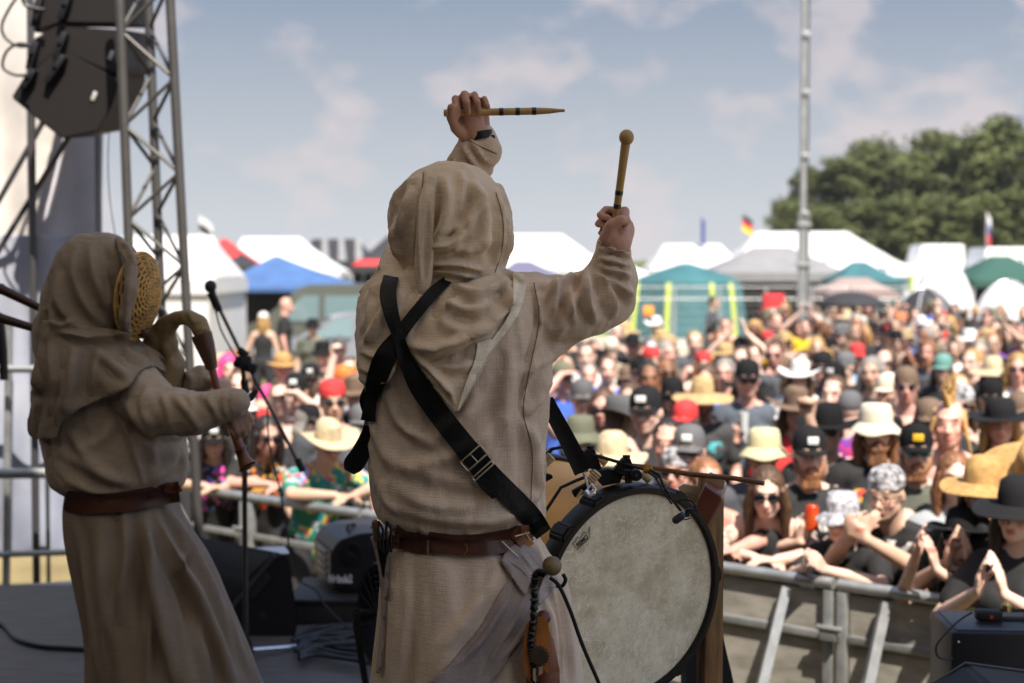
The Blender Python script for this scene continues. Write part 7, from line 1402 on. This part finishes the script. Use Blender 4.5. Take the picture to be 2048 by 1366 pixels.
    for (x0, y0, x1, y1, dd, r) in ((1088, 928, 1104, 912, 3.45, 11), (1178, 965, 1196, 944, 3.42, 11), (1196, 912, 1212, 928, 3.66, 9), (1238, 950, 1256, 946, 3.6, 8), (1282, 945, 1300, 962, 3.55, 9), (1316, 960, 1336, 968, 3.52, 7)):
        a = w(x0, y0, dd); b_ = w(x1, y1, dd); ax = b_ - a; R = ax.to_track_quat('Z', 'Y').to_matrix().to_4x4(); L_ = ax.length; prof = []
        for i in range(5):
            for q in np.linspace(0, math.pi, 5)[:-1]: prof.append(((r * (.72 + .28 * math.sin(q))) * dd / F, (i + q / math.pi) / 5 * L_))
        prof.append((r * .7 * dd / F, L_)); m = MB(); m.lathe(prof, Matrix.Translation(a) @ R, 18); build(m, 'tensioner', WT, t, 60)
    # snap hook holding the harness, a lug and a peg
    m = MB(); m.tube([w(1166, 940, 3.33), w(1172, 958, 3.34), w(1176, 974, 3.35)], .0035, 8); m.tube([w(1158, 944, 3.33), w(1176, 940, 3.33)], .004, 8); m.tube([w(1170, 980, 3.35), w(1180, 992, 3.35)], .007, 10); m.ball(w(1186, 985, 3.35), .008); m.tube([w(1180, 992, 3.34), w(1192, 978, 3.34), w(1184, 968, 3.34), w(1176, 978, 3.34)], .003, 8); build(m, 'snap_hook', CH, t)
    m = MB(); m.tube([w(1148, 988, 3.37), w(1180, 970, 3.36)], .011, 12); build(m, 'lug', LEB, t); m = MB(); m.tube([w(1153, 997, 3.35), w(1165, 980, 3.35)], .0035, 8); build(m, 'peg', WT, t)
    m = MB(); m.tube([w(x, y, dd) for x, y, dd in ((1082, 1035, 3.37), (1096, 1015, 3.36), (1122, 975, 3.34), (1150, 962, 3.33), (1168, 955, 3.33))], .0042, 8); build(m, 'shell_cord', mat('shiny_leather', (.008, .008, .010), .22), t)
    m = MB(); m.prism([w(1086, 944, 3.4), w(1104, 950, 3.4), (w(1106, 956, 3.4)), w(1088, 966, 3.4)], (0, .006, 0)); build(m, 'leather_tab', LEB, t)
    # ---- clip microphone
    mc = thing('clip_microphone', 'small black clip microphone with blue ring on the drum hoop', 'microphone', P(1352, 1040, 3.36)); og = mc.location.copy(); v = lambda x, y, dd=3.36: P(x, y, dd) - og
    m = MB(); m.tube([v(1300, 940, 3.42), v(1318, 950, 3.4), v(1330, 978), v(1345, 1000), v(1362, 1022)], .0034, 8); m.tube([v(1296, 944, 3.42), v(1312, 956, 3.4), v(1326, 984), v(1344, 1008)], .0022, 8); build(m, 'gooseneck', BLK, mc)
    m = MB(); m.cone(v(1352, 1040), .0095, v(1362, 1033), .0095, 14); build(m, 'foam_head', GRM, mc); m = MB(); m.tube([v(1364, 1031), v(1369, 1027)], .008, 14); build(m, 'ring', mat('blue_ring', (.02, .12, .3), .35), mc)
    m = MB(); m.box(v(1374, 1028), (.009, .008, .014), .3, .001); m.tube([v(1368, 1040), v(1382, 1036)], .0015, 6); m.tube([v(1352, 1002), v(1366, 998), v(1384, 1002), v(1391, 1012), v(1388, 1022)], .003, 8); m.box(v(1384, 1020), (.03, .012, .008), .2, .002); build(m, 'clamp', BLK, mc)
    m = MB(); m.tube([P(1292, 931, 3.44), P(1294, 944, 3.43)], .009, 10); m.tube([P(1298, 932, 3.44), P(1301, 945, 3.43)], .008, 10); o = build(m, 'cord_tie', mat('ochre_cord', (.35, .18, .03), .9, bump=.8, bs=300)); tag(o, 'ochre cord tie knotted round the microphone neck on the drum rail', 'cord')
    m = MB(); a = P(1252, 930, 3.75); b_ = P(1528, 966, 3.55); pts = [a.lerp(b_, k / 10) + Vector((0, 0, .002 * math.sin(k))) for k in range(11)]; m.tube(pts, [.0065, .006, .0062, .0065, .0068, .0072, .0068, .0066, .0066, .0068, .0062], 12); rt = build(m, 'rattan_stick', mat('rattan', (.16, .08, .035), .4, var=.4, vs=16)); tag(rt, 'thin brown rattan stick pointing right from behind the drum', 'stick')
    # ---- scorched wooden post with a leaning wood block
    ps = thing('wooden_post', 'scorched timber post standing behind the bass drum', 'post', PZ(1420, 1760, STZ)); pg = Vector((P(1421, 1100, 3.75).x, 3.75, STZ)); ps.location = pg; m = MB(); top = P(1390, 950, 3.75).z - STZ
    m.box((0, 0, top / 2), (.055, .055, top), .3, .006); build(m, 'beam', mat('burnt_wood', (.34, .18, .06), .7, var=.5, vs=4, stretch=(7, 7, .8), bump=.5, bs=20, col2=(.05, .025, .012)), ps, 30); 
    wb = thing('wood_block', 'dark red brown wood block leaning right of the drum hoop', 'wood block', P(1405, 1020, 3.7)); og = wb.location.copy(); m = MB(); m.prism([P(x, y, 3.68) - og for x, y in ((1372, 1050), (1410, 970), (1443, 990), (1446, 1002), (1402, 1072))], Vector((.03, .12, .02))); bb = build(m, 'block', mat('block_wood', (.13, .035, .018), .35, var=.3, vs=10, coat=.3), wb, 30)
    bvm = bb.modifiers.new('b', 'BEVEL'); bvm.width = .005; bvm.segments = 2
    m = MB(); m.prism([P(x, y, 3.78) for x, y in ((1356, 975), (1368, 968), (1410, 976), (1395, 1030), (1372, 1010))], (0, .003, 0)); o = build(m, 'note_paper', mat('note_paper', (.38, .37, .29), .8)); tag(o, 'pale handwritten note hanging on the timber post', 'paper')
    m = MB()
    for k, (x, y) in enumerate(((1372, 984), (1372, 991))): m.tube([P(x + 3 * i, y + 1.2 * i + 3 * math.sin(i * 2.1 + k), 3.776) for i in range(10)], .0008, 5)
    q = build(m, 'handwriting', INK); q.parent = o
    # black cloth and stand foot behind the post
    m = MB(); m.prism([P(x, y, 3.95) for x, y in smoothline([(1408, 1060), (1432, 1120), (1440, 1200), (1448, 1280), (1470, 1380), (1480, 1500), (1380, 1500), (1380, 1100), (1408, 1060)], 3)[:-1]], (0, .12, 0)); o = build(m, 'black_bag', mat('bag_cloth', (.014, .014, .015), .8, bump=.5, bs=20), None, 60); tag(o, 'black cloth bag hung behind the timber post', 'bag')
drum()
# ================================================================ the bagpiper
def piper():
    D = 4.3; PLN = mat('linen_taupe', (.27, .215, .16), .92, var=.10, vs=5, weave=.3, bs=260, sheen=.12); PLT = mat('linen_sand', (.41, .33, .25), .92, var=.10, vs=5, weave=.3, bs=260, sheen=.12)
    m = MB(); pc(m, [(225, 575, 62), (215, 640, 46)], D); m.cone(P(205, 720, D), .13, P(220, 960, D), .14, 22, 4, (Vector((0, 1, 0)), .75)); pc(m, [(150, 735, 42), (265, 735, 42)], D)
    pc(m, [(262, 770, 42, 4.22), (330, 828, 36, 4.1), (400, 822, 30, 4.06), (464, 806, 19, 4.05)], D); pc(m, [(300, 760, 36, 4.45), (340, 800, 32, 4.5), (385, 768, 26, 4.45), (402, 750, 18, 4.4)], D)
    for x, x2 in ((190, 230), (270, 330)): m.cone(P(x, 1030, D), .09, P((x + x2) / 2, 1300, D), .06); m.cone(P((x + x2) / 2, 1300, D), .06, P(x2, 1560, D), .04); m.cone(P(x2, 1560, D), .035, P(x2 + 90, 1575, D - .05), .03)
    w = P(402, 752, 4.38); hand(m, w, (.75, -.25, -.25), (.1, -.1, -1), .95, 1, .92, .9, .03)
    w = P(462, 806, 4.05); hand(m, w, (.35, .3, -.75), (-.3, .8, -.1), .8, -1, .92, .6, .03)
    me = fuse(m, .0055, 2, .4); a = me.color_attributes.new('tint', 'FLOAT_COLOR', 'POINT'); a.data.foreach_set('color', np.ones(len(me.vertices) * 4, np.float32)); o = put('person', me, SK['tan']); tag(o, 'hooded bagpiper in a woven straw mask and taupe robe, standing in profile facing right', 'person', 'costumed musicians on stage')
    T = loft([(690, 110, 300, D, .10), (730, 92, 318, D, .14), (800, 84, 340, D, .16), (880, 90, 368, D, .165), (930, 98, 374, D, .165), (965, 106, 370, D, .155), (982, 128, 352, D, .14), (990, 140, 345, D, .13)], 110, 80, lambda a, t: .012 * math.sin(8 * a + 2) * t)
    pc(T, [(258, 768, 60, 4.2), (318, 822, 52, 4.1), (390, 826, 42, 4.06), (440, 812, 33, 4.05), (470, 806, 29, 4.05)], n=20); pc(T, [(310, 760, 44, 4.42), (345, 790, 40, 4.48), (385, 770, 32, 4.42), (402, 756, 28, 4.39)], n=18)
    me = fuse(T, .007, 3); crumple(me, .007, 7, 3, (1, 1, .6)); crumple(me, .004, 16, 7, (1, 1, .6)); crumple(me, .002, 30, 4)
    folds(me, [([(225, 812), (250, 860), (275, 930), (290, 975)], 5, .012), ([(250, 800), (280, 850), (320, 880)], 8, .016), ([(300, 770), (285, 815), (310, 868)], 9, .014), ([(318, 780), (335, 820), (345, 870)], 7, .010), ([(345, 790), (380, 830), (400, 862)], 8, .011), ([(372, 786), (385, 815), (380, 850)], 5, .006), ([(400, 782), (425, 815), (440, 845)], 7, .009), ([(425, 780), (420, 800), (430, 830)], 5, .006), ([(450, 777), (446, 806), (453, 836)], 4, .007), ([(464, 778), (462, 806), (468, 836)], 3, .004), ([(300, 860), (350, 872), (420, 850)], 8, .010), ([(120, 900), (200, 950), (280, 970)], 12, .016), ([(140, 860), (180, 920), (240, 965)], 12, .014), ([(360, 880), (340, 930), (300, 970)], 12, .016), ([(372, 900), (360, 950), (330, 975)], 8, .012), ([(130, 960), (200, 985), (270, 985)], 9, .014), ([(240, 830), (200, 880), (150, 900)], 12, .010), ([(300, 880), (310, 930), (305, 975)], 10, .010), ([(365, 740), (385, 760), (380, 790)], 6, .012)])
    tun = put('tunic', me, PLT, o)
    H = loft([(467, 168, 212, D, .02), (476, 145, 240, D, .06), (500, 122, 268, D, .10), (535, 106, 284, D, .125), (580, 92, 284, D, .135), (630, 80, 270, D, .135), (670, 74, 262, D, .135), (710, 76, 262, D, .13), (740, 90, 262, D, .11)], 100, 80, lambda a, t: .016 * math.sin(6 * a + 2) + .01 * math.sin(11 * a + 5 * t))
    pc(H, [(240, 482, 12, 4.22), (262, 520, 12, 4.16), (262, 580, 12, 4.13), (250, 630, 12, 4.14), (252, 664, 11, 4.18)]); pc(H, [(80, 640, 13, 4.3), (72, 680, 9, 4.3)])
    me = fuse(H, .0062, 3); crumple(me, .006, 8, 6, (1, 1, .6)); crumple(me, .004, 17, 3, (1, 1, .5)); crumple(me, .0016, 30, 5)
    folds(me, [([(180, 480), (188, 540), (210, 600), (245, 650)], 12, .022), ([(215, 478), (235, 530), (240, 590)], 10, .018), ([(150, 500), (150, 560), (180, 620), (225, 660)], 11, .018), ([(120, 540), (115, 600), (150, 650), (200, 680)], 11, .018), ([(98, 590), (110, 640), (170, 690)], 9, .016), ([(262, 520), (254, 600), (246, 660)], 6, .014), ([(105, 620), (98, 660), (90, 700)], 7, .012), ([(240, 480), (258, 500), (266, 530)], 4, .008), ([(200, 490), (215, 560), (225, 620)], 5, .010), ([(160, 640), (120, 650), (95, 640)], 6, .012)])
    hood = put('hood', me, PLN, o)
    K = loft([(640, 92, 248, D, .12), (680, 80, 262, D, .15), (720, 76, 290, D, .165), (760, 78, 292, D, .165), (800, 92, 270, D, .14)], 100, 40)
    ku = fuse(K, .01, 3); hq = caster([tun, hood, ku], 4.2)
    me2 = drape(hq, [(84, 640), (150, 648), (230, 662), (264, 668), (296, 694), (318, 706), (340, 738), (326, 742), (306, 732), (278, 744), (262, 768), (240, 782), (190, 806), (150, 822), (122, 850), (108, 880), (58, 870), (60, 810), (70, 730), (76, 680)], .012, .005, 4, 4.3, 10, lift=lambda x, y: .03 * max(0, min(1, (y - 690) / 120)) + .008 * math.sin(x * .06))
    crumple(me2, .006, 7, 8); crumple(me2, .003, 18, 2, (1, 1, .5))
    folds(me2, [([(100, 680), (110, 760), (100, 850)], 9, .026), ([(150, 690), (140, 760), (130, 830)], 11, .026), ([(195, 690), (190, 745), (180, 800)], 11, .020), ([(240, 690), (262, 715), (310, 728)], 8, .018), ([(78, 700), (72, 780), (70, 860)], 6, .022), ([(110, 662), (180, 676), (250, 668)], 8, .022), ([(190, 700), (230, 735), (262, 756)], 9, .016), ([(290, 694), (300, 712), (330, 738)], 4, .012), ([(125, 720), (122, 790), (112, 860)], 5, .014)])
    put('cape', me2, PLN, o); me2 = None
    # skirt, blown back to the right
    def pl(a, t): return (.01 + .045 * t) * (math.sin(9 * a + 2 * math.sin(a) + .8 * t) * .8 + .5 * math.sin(5 * a + 1) + .3 * math.sin(19 * a))
    K = loft([(985, 134, 348, D, .14), (1020, 130, 356, D, .155), (1060, 132, 378, D, .17), (1110, 142, 408, D, .19), (1180, 160, 438, D, .21), (1260, 178, 472, D, .23), (1340, 184, 500, D, .25), (1450, 190, 530, D, .26), (1572, 200, 560, D, .27)], 220, 110, pl, 2.2)
    me = K.mesh('s'); crumple(me, .005, 6, 12, (1, 1, .3)); folds(me, [([(300, 1000), (330, 1080), (400, 1200), (470, 1380)], 12, .034), ([(275, 1005), (295, 1100), (320, 1220), (350, 1380)], 12, .034), ([(320, 1000), (370, 1080), (430, 1200), (500, 1350)], 9, .026), ([(250, 1010), (250, 1120), (235, 1250)], 12, .024), ([(290, 1005), (300, 1120), (300, 1260), (290, 1380)], 9, .026), ([(200, 1030), (205, 1180), (215, 1380)], 18, .022), ([(350, 1120), (385, 1180), (400, 1260), (420, 1380)], 10, .024), ([(160, 1060), (175, 1200), (200, 1380)], 10, .020), ([(345, 1150), (362, 1128), (372, 1100)], 7, .014)])
    sk = put('skirt', me, PLN, o)
    hk = caster([sk, tun], 4.2); ribbon(hk, [(130, 1000), (180, 1008), (250, 1003), (320, 990), (358, 984)], 40, .010, .006, parent=o, name='belt', mat_=LBR, step=9); b_ = ribbon(hk, [(300, 992), (330, 986), (350, 983)], 14, .018, .003, parent=o, name='belt_tongue', mat_=LBR)
    ribbon(hk, [(330, 974), (345, 978), (360, 972)], 22, .012, .004, parent=o, name='belt_knot', mat_=LRB)
    # wicker mask
    c = P(276, 592, 4.235); nrm = Vector((.89, -.45, -.10)).normalized(); up = Vector((.12, .05, 1)); up = (up - nrm * up.dot(nrm)).normalized(); sd_ = up.cross(nrm).normalized()
    WK = mat('wicker', (.62, .38, .13), .5, var=.35, vs=40, bump=.5, bs=200); A = .094; B = .128
    def mp(a, r, l=0): return Vector(sd_ * (A * r * math.cos(a)) + up * (B * r * math.sin(a)) + nrm * (.055 * (1 - r * r) + l))
    t = bpy.data.objects.new('mask', None); COL.objects.link(t); t.parent = o; t.location = c
    m = MB(); vs = [mp(2 * math.pi * k / 40, r, -.004) for r in (.02, .3, .55, .8, 1.0) for k in range(40)]; fs = [(i * 40 + k, i * 40 + (k + 1) % 40, (i + 1) * 40 + (k + 1) % 40, (i + 1) * 40 + k) for i in range(4) for k in range(40)]; m.add(vs, fs); q = build(m, 'backing', mat('wicker_dark', (.06, .03, .010), .7), t, 60); s_ = q.modifiers.new('s', 'SOLIDIFY'); s_.thickness = .004
    m = MB()
    for j in range(19):
        r = .07 + .93 * j / 18; m.tube([mp(a, r, .0022 * math.sin(a * 10 + j * math.pi)) for a in np.linspace(0, 2 * math.pi, 81)], .0027, 6, False)
    build(m, 'weave', WK, t, 80); m = MB()
    for j in range(20): a = 2 * math.pi * j / 20; m.tube([mp(a, r, .0008) for r in np.linspace(.03, 1, 9)], .0022, 6)
    m.tube([mp(a, 1.01, 0) for a in np.linspace(0, 2 * math.pi, 61)], .0055, 8, False); build(m, 'spoke', WK, t, 80)
    # ---------------- bagpipe
    bg = thing('bagpipe', 'olive leather bagpipe with brown chanter held against the chest', 'bagpipe', P(350, 700, 4.3)); og = bg.location.copy(); OL = mat('olive_leather', (.25, .18, .09), .6, var=.2, vs=7, bump=.3, bs=70); v = lambda x, y, d=4.25: P(x, y, d) - og
    m = MB(); pc(m, [(318, 790, 40, 4.36), (325, 730, 44, 4.36), (318, 690, 34, 4.34), (330, 655, 22, 4.3), (352, 636, 14, 4.27), (376, 634, 15, 4.25), (398, 648, 18, 4.24), (404, 664, 18, 4.24)], 4.3, 20); pc(m, [(300, 664, 14, 4.3), (330, 690, 26, 4.32)], 4.3)
    me = fuse(m, .006, 3); crumple(me, .004, 10, 3); folds(me, [([(376, 622), (382, 636), (392, 650)], 4, .006), ([(340, 650), (330, 690), (345, 740)], 8, .008), ([(362, 640), (366, 626)], 3, .005), ([(388, 662), (402, 658), (418, 660)], 3, .004)]); co = getco(me); setco(me, co - np.array(og)); put('bag', me, OL, bg)
    m = MB(); ax = [(403, 668), (410, 690), (418, 715), (424, 738)]; m.tube([v(x, y, 4.24) for x, y in ax], [r * 4.24 / F for r in (21, 19.5, 15.5, 11)], 20); m.tube([v(421, 731, 4.24), v(422, 735, 4.24)], .0175, 20); build(m, 'chanter_stock', mat('stock_wood', (.075, .030, .018), .38, var=.2, vs=14), bg, 50)
    CW = mat('chanter_wood', (.20, .07, .03), .35, var=.2, vs=14); m = MB(); ch = [(424, 738), (434, 775), (450, 815), (466, 858), (480, 897), (486, 914), (490, 924), (496, 934)]; m.tube([v(x, y, 4.24 - .04 * i / 7) for i, (x, y) in enumerate(ch)], [r * 4.2 / F for r in (8, 7, 7.5, 9, 10.5, 12, 15, 19)], 20); build(m, 'chanter', CW, bg, 50)
    m = MB(); m.tube([v(480, 896, 4.2), v(482, 900, 4.2)], 13.5 * 4.2 / F, 20); m.tube([v(495.5, 932, 4.2), v(497, 935.5, 4.2)], 20 * 4.2 / F, 20); build(m, 'ring', CW, bg, 50)
    m = MB(); m.tube([v(274, 655, 4.24), v(292, 668, 4.25)], [.012, .02], 14); build(m, 'blow_stock', MC['stock_wood'], bg)
    DW = mat('drone_wood', (.045, .020, .014), .35)
    for a, b2 in (((-60, 548, 4.5), (92, 622, 4.52)), ((-60, 618, 4.5), (80, 660, 4.52))):
        m = MB(); u = v(*a); w_ = v(*b2); m.tube([u, u.lerp(w_, .38), u.lerp(w_, .40), u.lerp(w_, .44), w_], [.017, .016, .0185, .0155, .012], 16); build(m, 'drone', DW, bg, 50)
    mc = thing('clip_microphone', 'tiny clip microphone on a wire beside the bagpiper cuff', 'microphone', P(500, 792, 4.1)); og2 = mc.location.copy(); m = MB(); m.tube([P(x, y, 4.08) - og2 for x, y in ((470, 799), (484, 796), (497, 791))], .0022, 8); m.ball(P(471, 799, 4.06) - og2, .004); build(m, 'gooseneck', CB, mc); m = MB(); m.cone(P(501, 796, 4.08) - og2, .0095, P(511, 783, 4.08) - og2, .0085, 12); build(m, 'foam_head', GRM, mc)
piper()
# ================================================================ the summer haze over the field
m = MB(); m.box((20, 200, 9), (446, 446, 20)); hz_ = bpy.data.materials.new('summer_haze'); hz_.use_nodes = True; q = hz_.node_tree; q.nodes.clear(); a = q.nodes.new('ShaderNodeVolumePrincipled'); b = q.nodes.new('ShaderNodeOutputMaterial'); a.inputs['Density'].default_value = .00035; a.inputs['Color'].default_value = (.92, .92, .93, 1); a.inputs['Anisotropy'].default_value = .2; q.links.new(a.outputs[0], b.inputs['Volume'])
o = build(m, 'haze', hz_); tag(o, kind='stuff')
